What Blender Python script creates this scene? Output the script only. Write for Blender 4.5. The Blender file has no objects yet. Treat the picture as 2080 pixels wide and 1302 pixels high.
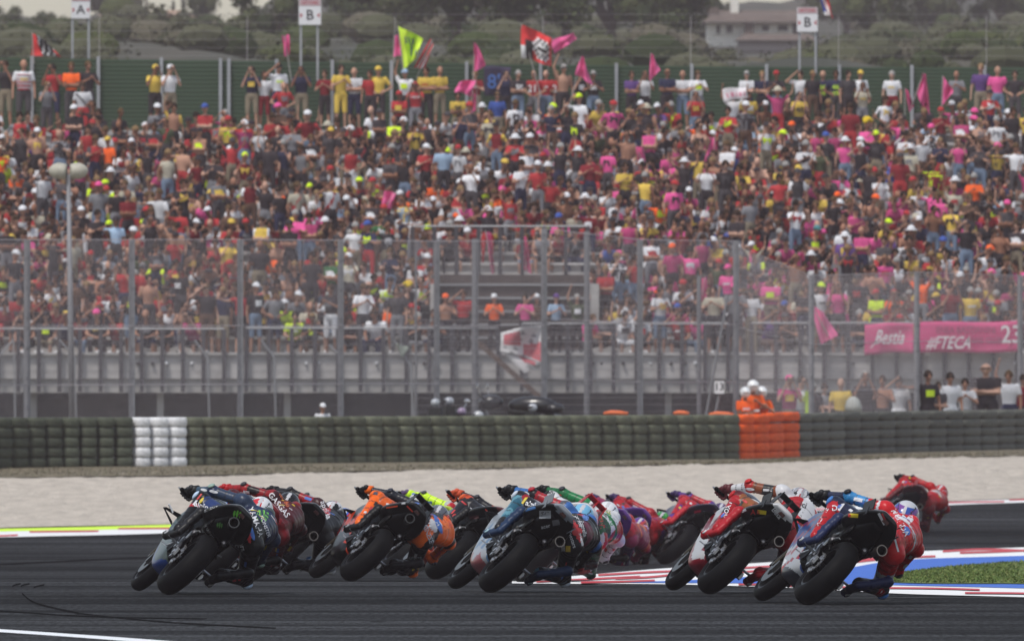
import bpy, bmesh, math, random
import numpy as np
from mathutils import Vector, Matrix, Euler
from mathutils.bvhtree import BVHTree
R = math.radians
S = bpy.context.scene
C = S.collection
rnd = random.Random(7)
nrs = np.random.RandomState(11)

# ------------------------------------------------------------ camera, world, sun, exposure
F = 28000.0          # focal length in photo pixels (a 485 mm lens on full frame)
HC = 2.0             # camera height, metres
HAZE_D = 0.00020; HAZE_C = (1.0, .84, .88, 1)
YH = 746.0           # photo row of the horizon
cam = bpy.data.objects.new('camera', bpy.data.cameras.new('camera'))
C.objects.link(cam); S.camera = cam
cam.location = (0, 0, HC); cam.rotation_euler = (R(90), 0, 0)
cam.data.sensor_width = 36.0
cam.data.lens = F / 2080 * 36
cam.data.shift_y = (YH - 651) / 2080
cam.data.clip_start = 1.0; cam.data.clip_end = 20000
cam.data.dof.use_dof = True
cam.data.dof.focus_distance = 122.0
cam.data.dof.aperture_fstop = 11.0

SUN_EL, SUN_AZ = 62.0, 215.0       # high, from the left and slightly behind the camera
w = bpy.data.worlds.new('World'); S.world = w; w.use_nodes = True
nt = w.node_tree; nt.nodes.clear()
sky = nt.nodes.new('ShaderNodeTexSky'); sky.sky_type = 'NISHITA'; sky.sun_disc = False
sky.sun_elevation = R(SUN_EL); sky.sun_rotation = R(SUN_AZ)
sky.dust_density = 1.2; sky.air_density = 1.3; sky.ozone_density = 1.0
hs = nt.nodes.new('ShaderNodeHueSaturation'); hs.inputs['Saturation'].default_value = 0.6
bg = nt.nodes.new('ShaderNodeBackground'); bg.inputs['Strength'].default_value = 0.115
wo = nt.nodes.new('ShaderNodeOutputWorld')
nt.links.new(sky.outputs[0], hs.inputs['Color']); nt.links.new(hs.outputs[0], bg.inputs[0]); nt.links.new(bg.outputs[0], wo.inputs[0])

sun = bpy.data.objects.new('sun', bpy.data.lights.new('sun', 'SUN')); C.objects.link(sun)
sun.data.energy = 2.2; sun.data.angle = R(11); sun.data.color = (1.0, 0.955, 0.90)
az = R(SUN_AZ); el = R(SUN_EL)
sdir = Vector((math.sin(az) * math.cos(el), math.cos(az) * math.cos(el), math.sin(el)))
sun.rotation_euler = sdir.to_track_quat('Z', 'Y').to_euler()

vs = S.view_settings
S.display_settings.display_device = 'sRGB'
vs.view_transform = 'Standard'; vs.look = 'None'; vs.gamma = 1.0; vs.exposure = 0.24; vs.use_curve_mapping = False
S.render.engine = 'CYCLES'
S.cycles.max_bounces = 5; S.cycles.diffuse_bounces = 2; S.cycles.glossy_bounces = 2
S.cycles.transmission_bounces = 3; S.cycles.volume_bounces = 1; S.cycles.transparent_max_bounces = 8
S.cycles.caustics_reflective = False; S.cycles.caustics_refractive = False

# ------------------------------------------------------------ pixel <-> place
def at(x, y, Y):
    "the point at distance Y seen at photo pixel (x, y)"
    return Vector(((x - 1040) / F * Y, Y, HC + (YH - y) / F * Y))
# the track dips gently beyond the near bend and the gravel climbs back to the barrier
_gy = np.arange(0, 3000, .5)
_gz = np.interp(_gy, [0, 113, 123, 139, 160, 183, 200, 215, 226, 237, 257, 268, 278], [0, 0, -.017, -.15, -.385, -.60, -.665, -.67, -.64, -.57, -.33, -.13, 0])
_k = np.hanning(15); _k /= _k.sum(); _gz = np.convolve(np.pad(_gz, 7, mode='edge'), _k, mode='valid')
_gp = YH + (HC - _gz[20:]) * F / _gy[20:]          # photo row of each ground distance
_gp = np.minimum.accumulate(_gp)
_gc = {}
def zg(Y): return float(np.interp(Y, _gy, _gz))
def gnd(x, y, z=0.0):
    "the point of the ground (raised by z) seen at photo pixel (x, y)"
    if z not in _gc: _gc[z] = -np.minimum.accumulate(YH + (HC - _gz[20:] - z) * F / _gy[20:])
    Y = float(np.interp(-y, _gc[z], _gy[20:])) if y > 790 else F * (HC - z) / (y - YH)
    return Vector(((x - 1040) / F * Y, Y, zg(Y) + z))
def lin(c):
    "sRGB 0-255 to linear"
    out = []
    for v in c[:3]:
        v = v / 255
        out.append(v / 12.92 if v <= 0.04045 else ((v + 0.055) / 1.055) ** 2.4)
    return tuple(out) + (1.0,)

# ------------------------------------------------------------ materials
MATS = {}
def mat(name, col=(.5, .5, .5), rough=.6, metal=0.0, spec=.5, noise=None, bump=None, attr=None, objcol=False, coat=0.0, sheen=0.0):
    """noise=(scale, amount[, (sx,sy,sz)]) varies the base colour; bump=(scale, strength, dist)"""
    if name in MATS: return MATS[name]
    m = bpy.data.materials.new(name); m.use_nodes = True; MATS[name] = m
    n = m.node_tree.nodes; l = m.node_tree.links
    b = n['Principled BSDF']
    b.inputs['Roughness'].default_value = rough; b.inputs['Metallic'].default_value = metal
    b.inputs['Specular IOR Level'].default_value = spec
    b.inputs['Coat Weight'].default_value = coat
    if coat: b.inputs['Coat Roughness'].default_value = .08
    if len(col) == 3: col = tuple(col) + (1,)
    src = None
    if attr:
        a = n.new('ShaderNodeAttribute'); a.attribute_name = attr; src = a.outputs['Color']
    elif objcol:
        a = n.new('ShaderNodeObjectInfo'); src = a.outputs['Color']
    else:
        b.inputs['Base Color'].default_value = col
    tc = None
    if noise:
        tc = n.new('ShaderNodeTexCoord'); mp = n.new('ShaderNodeMapping'); l.new(tc.outputs['Object'], mp.inputs[0])
        if len(noise) > 2: mp.inputs['Scale'].default_value = noise[2]
        tx = n.new('ShaderNodeTexNoise'); tx.inputs['Scale'].default_value = noise[0]; tx.inputs['Detail'].default_value = 5
        l.new(mp.outputs[0], tx.inputs['Vector'])
        mr = n.new('ShaderNodeMapRange'); l.new(tx.outputs[0], mr.inputs[0])
        mr.inputs[1].default_value = .3; mr.inputs[2].default_value = .7
        mr.inputs[3].default_value = 1 - noise[1]; mr.inputs[4].default_value = 1 + noise[1]
        mx = n.new('ShaderNodeVectorMath'); mx.operation = 'SCALE'
        if src: l.new(src, mx.inputs[0])
        else: mx.inputs[0].default_value = col[:3]
        l.new(mr.outputs[0], mx.inputs['Scale']); l.new(mx.outputs[0], b.inputs['Base Color'])
    elif src: l.new(src, b.inputs['Base Color'])
    if bump:
        tc = n.new('ShaderNodeTexCoord')
        tx = n.new('ShaderNodeTexNoise'); tx.inputs['Scale'].default_value = bump[0]; tx.inputs['Detail'].default_value = 4
        l.new(tc.outputs['Object'], tx.inputs['Vector'])
        bp = n.new('ShaderNodeBump'); bp.inputs['Strength'].default_value = bump[1]; bp.inputs['Distance'].default_value = bump[2]
        l.new(tx.outputs[0], bp.inputs['Height']); l.new(bp.outputs[0], b.inputs['Normal'])
    return m

# ------------------------------------------------------------ objects
def tag(o, label=None, cat=None, group=None, kind=None):
    if label: o['label'] = label
    if cat: o['category'] = cat
    if group: o['group'] = group
    if kind: o['kind'] = kind
    return o
def empty(name, loc=(0, 0, 0), rot=None):
    o = bpy.data.objects.new(name, None); C.objects.link(o); o.location = loc
    if rot: o.rotation_euler = rot
    o.empty_display_size = .2
    return o
def link(name, me, m=None, parent=None, loc=None, rot=None, col=None):
    o = bpy.data.objects.new(name, me); C.objects.link(o)
    if m is not None and len(me.materials) == 0:
        for q in (m if isinstance(m, (list, tuple)) else [m]): me.materials.append(q)
    if parent: o.parent = parent
    if loc is not None: o.location = loc
    if rot is not None: o.rotation_euler = rot
    if col is not None: o.color = tuple(col[:3]) + (1,)
    return o

class MB:
    "collects shapes and builds them as one mesh"
    def __init__(s): s.v = []; s.f = []; s.m = []; s.c = []; s.cm = 0; s.cc = (1, 1, 1, 1)
    def add(s, vs, fs, m=None, c=None):
        o = len(s.v); s.v.extend([tuple(p) for p in vs])
        for f in fs:
            s.f.append(tuple(i + o for i in f)); s.m.append(s.cm if m is None else m); s.c.append(s.cc if c is None else c)
        return s
    def box(s, c, d, rot=None, m=None, col=None, taper=1.0):
        x, y, z = d[0] / 2, d[1] / 2, d[2] / 2
        P = [Vector((a * x * (taper if e > 0 else 1), b * y * (taper if e > 0 else 1), e * z)) for e in (-1, 1) for b in (-1, 1) for a in (-1, 1)]
        M = Euler(rot).to_matrix() if rot else Matrix.Identity(3)
        c = Vector(c)
        s.add([M @ p + c for p in P], [(0, 2, 3, 1), (4, 5, 7, 6), (0, 1, 5, 4), (2, 6, 7, 3), (0, 4, 6, 2), (1, 3, 7, 5)], m, col)
        return s
    def tube(s, pts, r, n=8, cap=True, m=None, col=None, flat=1.0, up=(0, 0, 1)):
        pts = [Vector(p) for p in pts]; k = len(pts)
        rr = r if isinstance(r, (list, tuple)) else [r] * k
        V = []; 
        for i, p in enumerate(pts):
            d = (pts[min(i + 1, k - 1)] - pts[max(i - 1, 0)])
            if d.length < 1e-9: d = Vector((0, 0, 1))
            d.normalize(); u = Vector(up)
            if abs(d.dot(u)) > .97: u = Vector((1, 0, 0)) if abs(d.x) < .9 else Vector((0, 1, 0))
            a = d.cross(u).normalized(); b = a.cross(d).normalized()
            for j in range(n):
                t = 2 * math.pi * j / n
                V.append(p + a * (math.cos(t) * rr[i]) + b * (math.sin(t) * rr[i] * flat))
        Fs = [(i * n + j, i * n + (j + 1) % n, (i + 1) * n + (j + 1) % n, (i + 1) * n + j) for i in range(k - 1) for j in range(n)]
        if cap: Fs += [tuple(range(n - 1, -1, -1)), tuple((k - 1) * n + j for j in range(n))]
        return s.add(V, Fs, m, col)
    def ball(s, c, r, n=10, k=6, rot=None, m=None, col=None):
        if not isinstance(r, (list, tuple)): r = (r, r, r)
        M = Euler(rot).to_matrix() if rot else Matrix.Identity(3); c = Vector(c)
        V = [c + M @ Vector((0, 0, -r[2]))]
        for i in range(1, k):
            ph = -math.pi / 2 + math.pi * i / k
            for j in range(n):
                t = 2 * math.pi * j / n
                V.append(c + M @ Vector((r[0] * math.cos(ph) * math.cos(t), r[1] * math.cos(ph) * math.sin(t), r[2] * math.sin(ph))))
        V.append(c + M @ Vector((0, 0, r[2]))); L = len(V) - 1
        Fs = [(0, 1 + (j + 1) % n, 1 + j) for j in range(n)]
        for i in range(k - 2):
            o = 1 + i * n
            Fs += [(o + j, o + (j + 1) % n, o + n + (j + 1) % n, o + n + j) for j in range(n)]
        o = 1 + (k - 2) * n
        Fs += [(o + j, o + (j + 1) % n, L) for j in range(n)]
        return s.add(V, Fs, m, col)
    def lathe(s, prof, n=32, axis='Y', m=None, col=None, close=True, c=(0, 0, 0)):
        "prof: list of (radius, along) closed loop; spun round the axis"
        V = []; k = len(prof); c = Vector(c)
        for i in range(n):
            t = 2 * math.pi * i / n; ct, st = math.cos(t), math.sin(t)
            for r_, a in prof:
                V.append(c + (Vector((r_ * ct, a, r_ * st)) if axis == 'Y' else Vector((r_ * ct, r_ * st, a)) if axis == 'Z' else Vector((a, r_ * ct, r_ * st))))
        Fs = []
        for i in range(n):
            for j in range(k if close else k - 1):
                a, b = i * k + j, i * k + (j + 1) % k; e = ((i + 1) % n) * k
                Fs.append((a, b, e + (j + 1) % k, e + j))
        return s.add(V, Fs, m, col)
    def loft(s, secs, cap=True, m=None, col=None):
        "secs: list of rings of equal length"
        n = len(secs[0]); V = [p for q in secs for p in q]; k = len(secs)
        Fs = [(i * n + j, i * n + (j + 1) % n, (i + 1) * n + (j + 1) % n, (i + 1) * n + j) for i in range(k - 1) for j in range(n)]
        if cap: Fs += [tuple(range(n - 1, -1, -1)), tuple((k - 1) * n + j for j in range(n))]
        return s.add(V, Fs, m, col)
    def mesh(s, name, colors=False, smooth=False, fix=True):
        me = bpy.data.meshes.new(name); me.from_pydata(s.v, [], s.f)
        if any(s.m): me.polygons.foreach_set('material_index', s.m)
        if colors:
            a = me.attributes.new('Col', 'FLOAT_COLOR', 'FACE')
            a.data.foreach_set('color', np.array([tuple(c[:3]) + (1,) for c in s.c], dtype=np.float32).ravel())
        if fix:
            bm = bmesh.new(); bm.from_mesh(me); bmesh.ops.recalc_face_normals(bm, faces=bm.faces); bm.to_mesh(me); bm.free()
        if smooth: me.polygons.foreach_set('use_smooth', [True] * len(me.polygons))
        me.update(); return me
    def build(s, name, m=None, parent=None, loc=None, rot=None, colors=False, smooth=False, col=None, fix=True):
        me = s.mesh(name, colors, smooth, fix)
        for q in (m if isinstance(m, (list, tuple)) else [m]): me.materials.append(q)
        return link(name, me, None, parent, loc, rot, col)

def crom(P, n):
    "Catmull-Rom through rows of numbers, n steps per span"
    P = np.array(P, float); k = len(P); out = []
    for i in range(k - 1):
        a, b, c, d = P[max(i - 1, 0)], P[i], P[i + 1], P[min(i + 2, k - 1)]
        for j in range(n):
            t = j / n
            out.append(.5 * ((2 * b) + (-a + c) * t + (2 * a - 5 * b + 4 * c - d) * t * t + (-a + 3 * b - 3 * c + d) * t ** 3))
    out.append(P[-1]); return out

_txt = {}
def text_tris(s, bold=True):
    "triangles of a line of lettering, height 1, centred; list of verts (x,y) and faces"
    if s in _txt: return _txt[s]
    cu = bpy.data.curves.new('t', 'FONT'); cu.body = s; cu.size = 1.35; cu.align_x = 'CENTER'; cu.align_y = 'CENTER'
    cu.resolution_u = 2; cu.offset = .018 if bold else 0
    o = bpy.data.objects.new('t', cu); C.objects.link(o)
    dg = bpy.context.evaluated_depsgraph_get(); me = o.evaluated_get(dg).to_mesh()
    bm = bmesh.new(); bm.from_mesh(me); bmesh.ops.triangulate(bm, faces=bm.faces)
    V = [(v.co.x, v.co.y) for v in bm.verts]; Fs = [tuple(v.index for v in f.verts) for f in bm.faces]
    bm.free(); o.evaluated_get(dg).to_mesh_clear(); bpy.data.objects.remove(o); bpy.data.curves.remove(cu)
    _txt[s] = (V, Fs); return _txt[s]
def text_obj(s, origin, ux, uy, h, m, parent=None, name='lettering', col=None, sq=1.0, depth=.0):
    "flat lettering at origin, spanned by unit vectors ux, uy, cap height h"
    V, Fs = text_tris(s); ux = Vector(ux); uy = Vector(uy); o = Vector(origin)
    mb = MB(); mb.add([o + ux * (x * h * sq) + uy * (y * h) for x, y in V], Fs)
    ob = mb.build(name, m, parent, fix=False)
    if col: ob.color = tuple(col[:3]) + (1,)
    return ob
# ============================================================ setting
rough_ground = mat('rough_ground', (.16, .15, .10), .95, noise=(.35, .35), bump=(3, .6, .05))
def sheet(name, pts, z, m, kind='structure', n=1):
    me = bpy.data.meshes.new(name)
    me.from_pydata([(p[0], p[1], z) for p in pts], [], [tuple(range(len(pts)))])
    bm = bmesh.new(); bm.from_mesh(me); bmesh.ops.triangulate(bm, faces=bm.faces); bmesh.ops.recalc_face_normals(bm, faces=bm.faces)
    for f in bm.faces:
        if f.normal.z < 0: f.normal_flip()
    bm.to_mesh(me); bm.free()
    o = link(name, me, m); tag(o, kind=kind); return o
def band(name, top, bot, z, m):
    "a ground strip between two edges given in photo pixels; resampled so it curves smoothly"
    T = crom(top, 10); B = crom(bot, 10)
    if len(T) != len(B): raise ValueError(name)
    V = []; K = 1 if max(abs(t[1] - b[1]) for t, b in zip(T, B)) < 2.5 else 14
    for t, b in zip(T, B):
        for k in range(K + 1):
            q = k / K; V.append(gnd(t[0] + (b[0] - t[0]) * q, t[1] + (b[1] - t[1]) * q, z))
    n_ = K + 1
    Fs = [(i * n_ + k, i * n_ + k + 1, (i + 1) * n_ + k + 1, (i + 1) * n_ + k) for i in range(len(T) - 1) for k in range(K)]
    mb = MB(); mb.add(V, Fs); o = mb.build(name, m, smooth=True)
    if o.data.polygons[0].normal.z < 0: o.data.flip_normals()
    tag(o, kind='structure'); return o

# ground to the horizon
mb = MB(); _ys = [-200, 0, 60] + list(np.arange(100, 290, 4.0)) + [400, 2000, 9000]; _xs = [-3000, -60, 60, 3000]
mb.add([(x, y, zg(max(y, 0)) - .06) for y in _ys for x in _xs], [(j * 4 + i, j * 4 + i + 1, j * 4 + i + 5, j * 4 + i + 4) for j in range(len(_ys) - 1) for i in range(3)])
o = mb.build('ground', rough_ground, smooth=True)
if o.data.polygons[0].normal.z < 0: o.data.flip_normals()
tag(o, kind='structure')

# asphalt
am = bpy.data.materials.new('asphalt'); am.use_nodes = True
n = am.node_tree.nodes; l = am.node_tree.links; b = n['Principled BSDF']
tc = n.new('ShaderNodeTexCoord')
def nz(scale, sc, det=4, rot=0):
    mp = n.new('ShaderNodeMapping'); mp.inputs['Scale'].default_value = sc; mp.inputs['Rotation'].default_value = (0, 0, rot)
    l.new(tc.outputs['Object'], mp.inputs[0])
    t = n.new('ShaderNodeTexNoise'); t.inputs['Scale'].default_value = scale; t.inputs['Detail'].default_value = det; t.inputs['Roughness'].default_value = .65
    l.new(mp.outputs[0], t.inputs['Vector']); return t.outputs[0]
def rng(s, a, b_, c, d):
    r = n.new('ShaderNodeMapRange'); l.new(s, r.inputs[0]); r.inputs[1].default_value = a; r.inputs[2].default_value = b_; r.inputs[3].default_value = c; r.inputs[4].default_value = d; return r.outputs[0]
def mul(a, b_):
    r = n.new('ShaderNodeMath'); r.operation = 'MULTIPLY'; l.new(a, r.inputs[0]); l.new(b_, r.inputs[1]); return r.outputs[0]
streak = rng(nz(1.0, (.010, .16, 1), 5, R(-1.5)), .40, .60, .45, 1.85)      # broad bands left by the racing line
streak2 = rng(nz(1.0, (.022, .55, 1), 5, R(1.2)), .38, .62, .62, 1.5)
streak3 = rng(nz(1.0, (.06, 2.2, 1), 3, R(-2.5)), .40, .60, .66, 1.45)
grain = rng(nz(22, (1, .10, 1), 4), .36, .64, .55, 1.55)
patch = rng(nz(.05, (1, .35, 1), 3), .35, .65, .8, 1.25)
dots = rng(nz(3.2, (1, .35, 1), 2), .30, .34, .35, 1.0)
v = mul(mul(mul(streak, streak2), mul(grain, patch)), mul(streak3, dots))
sc = n.new('ShaderNodeVectorMath'); sc.operation = 'SCALE'; sc.inputs[0].default_value = (.0150, .0157, .0170); l.new(v, sc.inputs['Scale'])
l.new(sc.outputs[0], b.inputs['Base Color']); b.inputs['Roughness'].default_value = .72; b.inputs['Specular IOR Level'].default_value = .015
bp = n.new('ShaderNodeBump'); bp.inputs['Strength'].default_value = .5; bp.inputs['Distance'].default_value = .01
l.new(nz(45, (1, 1, 1), 3), bp.inputs['Height']); l.new(bp.outputs[0], b.inputs['Normal'])
edge = [(-700, 1115), (-300, 1100), (0, 1087), (320, 1079), (720, 1064), (1040, 1055), (1350, 1046), (1700, 1035), (1960, 1023), (2080, 1019), (2400, 1005), (2900, 985)]
E = [gnd(p[0], p[1]) for p in crom(edge, 8)]
V = []; NK = 150; Fs = []
for i, p in enumerate(E):
    u = (p.x / p.y)
    for k in range(NK + 1):
        Y = 40 + (p.y - 40) * (k / NK) ** .72; V.append((u * Y if k > 20 else u * Y * (1 + (20 - k) * .2), Y, zg(Y)))
Fs = [(i * (NK + 1) + k, i * (NK + 1) + k + 1, (i + 1) * (NK + 1) + k + 1, (i + 1) * (NK + 1) + k) for i in range(len(E) - 1) for k in range(NK)]
mb = MB(); mb.add(V, Fs); o = mb.build('track_asphalt', am, smooth=True)
if o.data.polygons[0].normal.z < 0: o.data.flip_normals()
tag(o, kind='structure')
sheet('pit_side_asphalt', [(-40, -40), (40, -40), (40, 39.9), (-40, 39.9)], 0, am)

# gravel trap with raked relief, real small displacement
gm = mat('gravel', (.49, .434, .368), .95, noise=(3.5, .15, (1, .22, 1)), bump=(9, 1.0, .12))
base = [(-700, 968), (-300, 957), (0, 951), (375, 949), (700, 946), (1100, 942), (1490, 938), (1614, 933), (1800, 925), (2080, 917), (2400, 905), (2900, 885)]
gtop = [(-700, 990), (-300, 982), (0, 979), (375, 975), (700, 967), (1100, 958), (1490, 950), (1614, 946), (1800, 940), (2080, 935), (2400, 925), (2900, 905)]
kerb_in = [(p[0], p[1] - 6 if p[0] > 400 else p[1] - 20) for p in edge]
def gravel_bed():
    T = [gnd(p[0], p[1] - 14) for p in crom(gtop, 24)]; B = [gnd(p[0], p[1]) for p in crom([(e[0], e[1] - float(np.interp(e[0], [0, 330, 560, 900], [14, 13, 7, 6]))) for e in edge], 24)]
    B = [B[int(i * (len(B) - 1) / (len(T) - 1))] for i in range(len(T))]
    # rows spread evenly by depth
    K = 60; V = []; 
    for i, (t, b_) in enumerate(zip(T, B)):
        for k in range(K + 1):
            p = b_.lerp(t, k / K); p = Vector((p.x, p.y, 0)); g_ = zg(p.y)
            s_ = 1 if 1 < k < K - 2 else 0
            h = .012 + s_ * (.03 * (math.sin(p.y * 1.9 + math.sin(p.x * .4) * 1.2) * .5 + .5) + .025 * rnd.random())
            V.append((p.x, p.y, g_ + h))
    Fs = [(i * (K + 1) + k, (i + 1) * (K + 1) + k, (i + 1) * (K + 1) + k + 1, i * (K + 1) + k + 1) for i in range(len(T) - 1) for k in range(K)]
    mb = MB(); mb.add(V, Fs); o = mb.build('gravel_trap', gm, smooth=True)
    if o.data.polygons[5].normal.z < 0: o.data.flip_normals()
    tag(o, kind='structure')
gravel_bed()
# dry grass verge between the gravel and the barrier
vm = mat('dry_grass', (.155, .130, .085), .95, noise=(1.4, .35), bump=(8, .8, .1))
vm2 = vm
verge_b = [(p[0], p[1] - 14) for p in base]
band('grass_verge', verge_b, [(p[0], p[1] - 10) for p in gtop], .06, vm)

def tufts(name, pts_fn, N, h, mats, cols, label, seed=3, spread=.03):
    "thin grass blades, one object"
    r = random.Random(seed); mb = MB()
    for i in range(N):
        p = pts_fn(r)
        if p is None: continue
        hh = h * r.uniform(.5, 1.25); a = r.uniform(0, math.pi); wd = r.uniform(.008, .02)
        dx, dy = math.cos(a) * wd, math.sin(a) * wd; lx, ly = r.uniform(-1, 1) * spread * 2, r.uniform(-1, 1) * spread * 2
        c = r.choice(cols); q = r.uniform(.75, 1.25); c = (c[0] * q, c[1] * q, c[2] * q)
        mb.add([(p.x - dx, p.y - dy, p.z), (p.x + dx, p.y + dy, p.z), (p.x + lx, p.y + ly, p.z + hh)], [(0, 1, 2)], c=c)
    o = mb.build(name, mats, colors=True, fix=False); tag(o, label=label, cat='grass', kind='stuff'); return o
gb = mat('grass_blade', rough=.8, attr='Col')
tl = crom(base, 16); bl_ = crom([(q[0], q[1] - 11) for q in gtop], 16)
def verge_pt(r):
    i = r.randrange(len(tl) - 1); t = r.random(); a = Vector(tl[i]).lerp(Vector(tl[i + 1]), t); b_ = Vector(bl_[i]).lerp(Vector(bl_[i + 1]), t)
    if not -80 < a.x < 2160: return None
    y = a.y + (b_.y - a.y) * (r.random() ** .8) + 1 + r.gauss(0, 1.2)
    return gnd(a.x + r.uniform(-1, 1), y, .05)
tufts('verge_grass', verge_pt, 12000, .05, gb, [(.16, .135, .085), (.13, .125, .07), (.19, .155, .105), (.11, .11, .06)], 'dry brown and olive grass along the foot of the tyre barrier')

# kerbs: painted strips, each a hair above the one below
white = mat('kerb_white_paint', (.80, .80, .79), .6, noise=(4, .07))
red = mat('kerb_red_paint', (.52, .035, .05), .6, noise=(4, .18))
blue = mat('kerb_blue_paint', (.025, .12, .52), .6, noise=(4, .12))
neon = mat('kerb_neon_paint', (.62, .90, .03), .6)
X = [e[0] for e in edge]
band('outer_kerb', [(x, y - (11 if x < 400 else 7 if x < 1000 else 6)) for x, y in edge], [(x, y + (4 if x < 400 else 1)) for x, y in edge], .008, white)
def stripe(name, pts, hw, z, m):
    return band(name, [(x, y - hw) for x, y in pts], [(x, y + hw) for x, y in pts], z, m)
ey = lambda x: float(np.interp(x, X, [e[1] for e in edge]))
for x0, x1, a, b_, hw in ((-160, 36, 3, 0, 1.6), (60, 200, -6, -4, 1.6), (240, 460, -8, -3, 1.7), (520, 760, -3, -1, 2.2), (1000, 1300, -4, -2, 1.6), (1330, 1372, -4, -2, 1.8), (1500, 1700, -4, -2, 1.4), (1900, 2040, -5, -2, 1.4), (2050, 2300, -5, -2, 1.4)):
    stripe('kerb_stripe', [(x0, ey(x0) + a), ((x0 + x1) / 2, ey((x0 + x1) / 2) + (a + b_) / 2), (x1, ey(x1) + b_)], hw, .012, red)
band('neon_runoff_strip', [(-700, 1092), (-300, 1082), (0, 1073.5), (180, 1069.5), (330, 1065.5), (420, 1063), (520, 1065)], [(-700, 1104), (-300, 1090), (0, 1079), (180, 1076), (330, 1071.5), (420, 1067), (520, 1066)], .010, neon)

# apex kerb on the right: white, red, blue, with grass inside
band('apex_kerb', [(1040, 1180), (1180, 1168), (1360, 1153), (1600, 1139), (1830, 1121), (2080, 1111), (2500, 1094)],
     [(1040, 1184), (1180, 1185), (1360, 1186), (1600, 1193), (1830, 1205), (2080, 1212), (2500, 1226)], .008, white)
band('apex_kerb_blue', [(1240, 1181), (1360, 1179), (1530, 1170), (1700, 1156), (1830, 1137), (2080, 1128), (2500, 1114)],
     [(1240, 1182.5), (1360, 1183), (1530, 1184), (1700, 1185), (1830, 1188), (2080, 1194), (2500, 1206)], .012, blue)
for p in ([(1090, 1180), (1180, 1176), (1300, 1170)], [(1215, 1167), (1300, 1162), (1372, 1159)], [(1250, 1174), (1320, 1171), (1380, 1165)], [(1180, 1182), (1250, 1180.5), (1330, 1178)],
          [(1400, 1158), (1520, 1152), (1600, 1147)], [(1480, 1163), (1600, 1154), (1680, 1148)], [(1700, 1137), (1780, 1133), (1900, 1129)],
          [(1690, 1146), (1760, 1138), (1840, 1130)], [(1915, 1119), (2000, 1115), (2090, 1118)], [(1950, 1122), (2040, 1119), (2120, 1115)],
          [(1500, 1186), (1560, 1186.5), (1640, 1188)], [(1600, 1189), (1700, 1191), (1800, 1194)], [(1795, 1193), (1900, 1194), (1990, 1196.5)],
          [(1960, 1203), (2080, 1204), (2200, 1208)], [(2120, 1197), (2200, 1200), (2300, 1203)]):
    stripe('kerb_stripe', p, 1.9 if p[0][1] < 1185 else 1.6, .016, red)
gi = mat('infield_grass', (.11, .15, .03), .9, noise=(1.2, .45), bump=(10, .8, .05))
IT = [(1785, 1171), (1850, 1161), (1920, 1152), (2000, 1145), (2080, 1139), (2300, 1128), (2500, 1120)]
IB = [(1785, 1180), (1850, 1183), (1920, 1184), (2000, 1184), (2080, 1184.5), (2300, 1190), (2500, 1196)]
band('infield_grass', IT, IB, .020, gi)
itl = crom(IT, 12); ibl = crom(IB, 12)
def inf_pt(r):
    i = r.randrange(len(itl) - 1); t = r.random(); a = Vector(itl[i]).lerp(Vector(itl[i + 1]), t); b_ = Vector(ibl[i]).lerp(Vector(ibl[i + 1]), t)
    if a.x > 2200: return None
    return gnd(a.x + r.uniform(-2, 2), a.y + (b_.y - a.y) * r.random(), .015)
tufts('infield_grass_blades', inf_pt, 14000, .03, gb, [(.11, .16, .03), (.08, .13, .022), (.16, .18, .05), (.07, .12, .022)], 'short green grass patch inside the blue apex kerb', 9, .02)
# white edge line lower left and the thin joint on the right
wl = mat('line_paint', (.78, .80, .82), .5)
band('edge_line', [(-400, 1250), (-100, 1270), (0, 1277), (120, 1285), (330, 1300), (700, 1330)], [(-400, 1256), (-100, 1276), (0, 1283), (120, 1291), (330, 1307), (700, 1338)], .004, wl)
jm = mat('joint_sealant', (.075, .078, .08), .8, spec=0)
band('asphalt_joint', [(1650, 1213.3), (1900, 1212.5), (2300, 1212)], [(1650, 1214), (1900, 1213.7), (2300, 1213.2)], .004, jm)
rb = mat('rubber_mark', (.0075, .008, .0085), .7, spec=0, noise=(2, .35)); rb2 = mat('rubber_mark_faint', (.0130, .0137, .0148), .7, spec=0, noise=(1, .3))
for p, hw in (([(45, 1205), (75, 1225), (160, 1245)], 1.5), ([(160, 1245), (330, 1262), (560, 1275)], .8), ([(-40, 1148), (120, 1140), (330, 1130)], 1.1), ([(0, 1240), (200, 1252), (420, 1256)], .7),
              ([(25, 1190), (32, 1187), (42, 1185)], 1.2), ([(42, 1190), (49, 1187), (60, 1185)], 1.2), ([(68, 1193), (76, 1190), (90, 1187)], 1.2)):
    stripe('tyre_mark', p, hw * 1.3, .004, rb2)

# ============================================================ tyre barrier
def barrier_line():
    return crom(base, 12)
tm = mat('barrier_cover', rough=.75, spec=.1, objcol=True, noise=(5, .16), bump=(9, .5, .03))
def tyre_mesh():
    "one bulging covered tyre, unit box with rounded sides"
    mb = MB(); rings = []
    for z, s_ in ((-.5, .80), (-.46, .92), (-.28, .99), (0, 1.03), (.28, .99), (.46, .92), (.5, .80)):
        ring = []
        for i in range(16):
            t = 2 * math.pi * i / 16; cx, cy = math.cos(t), math.sin(t)
            e = .58
            ring.append(Vector((.5 * s_ * math.copysign(abs(cx) ** e, cx), .5 * s_ * math.copysign(abs(cy) ** .8, cy), z)))
        rings.append(ring)
    mb.loft(rings); return mb.mesh('tyre', smooth=True)
TYM = tyre_mesh(); TYM.materials.append(tm)
bx_ = [p[0] for p in base]; by_ = [p[1] for p in base]
def bY(x):
    "distance of the barrier front at photo column x"
    return F * HC / (float(np.interp(x, [q[0] for q in BL], [q[1] for q in BL])) - YH)
BL = crom(base, 12)
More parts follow.
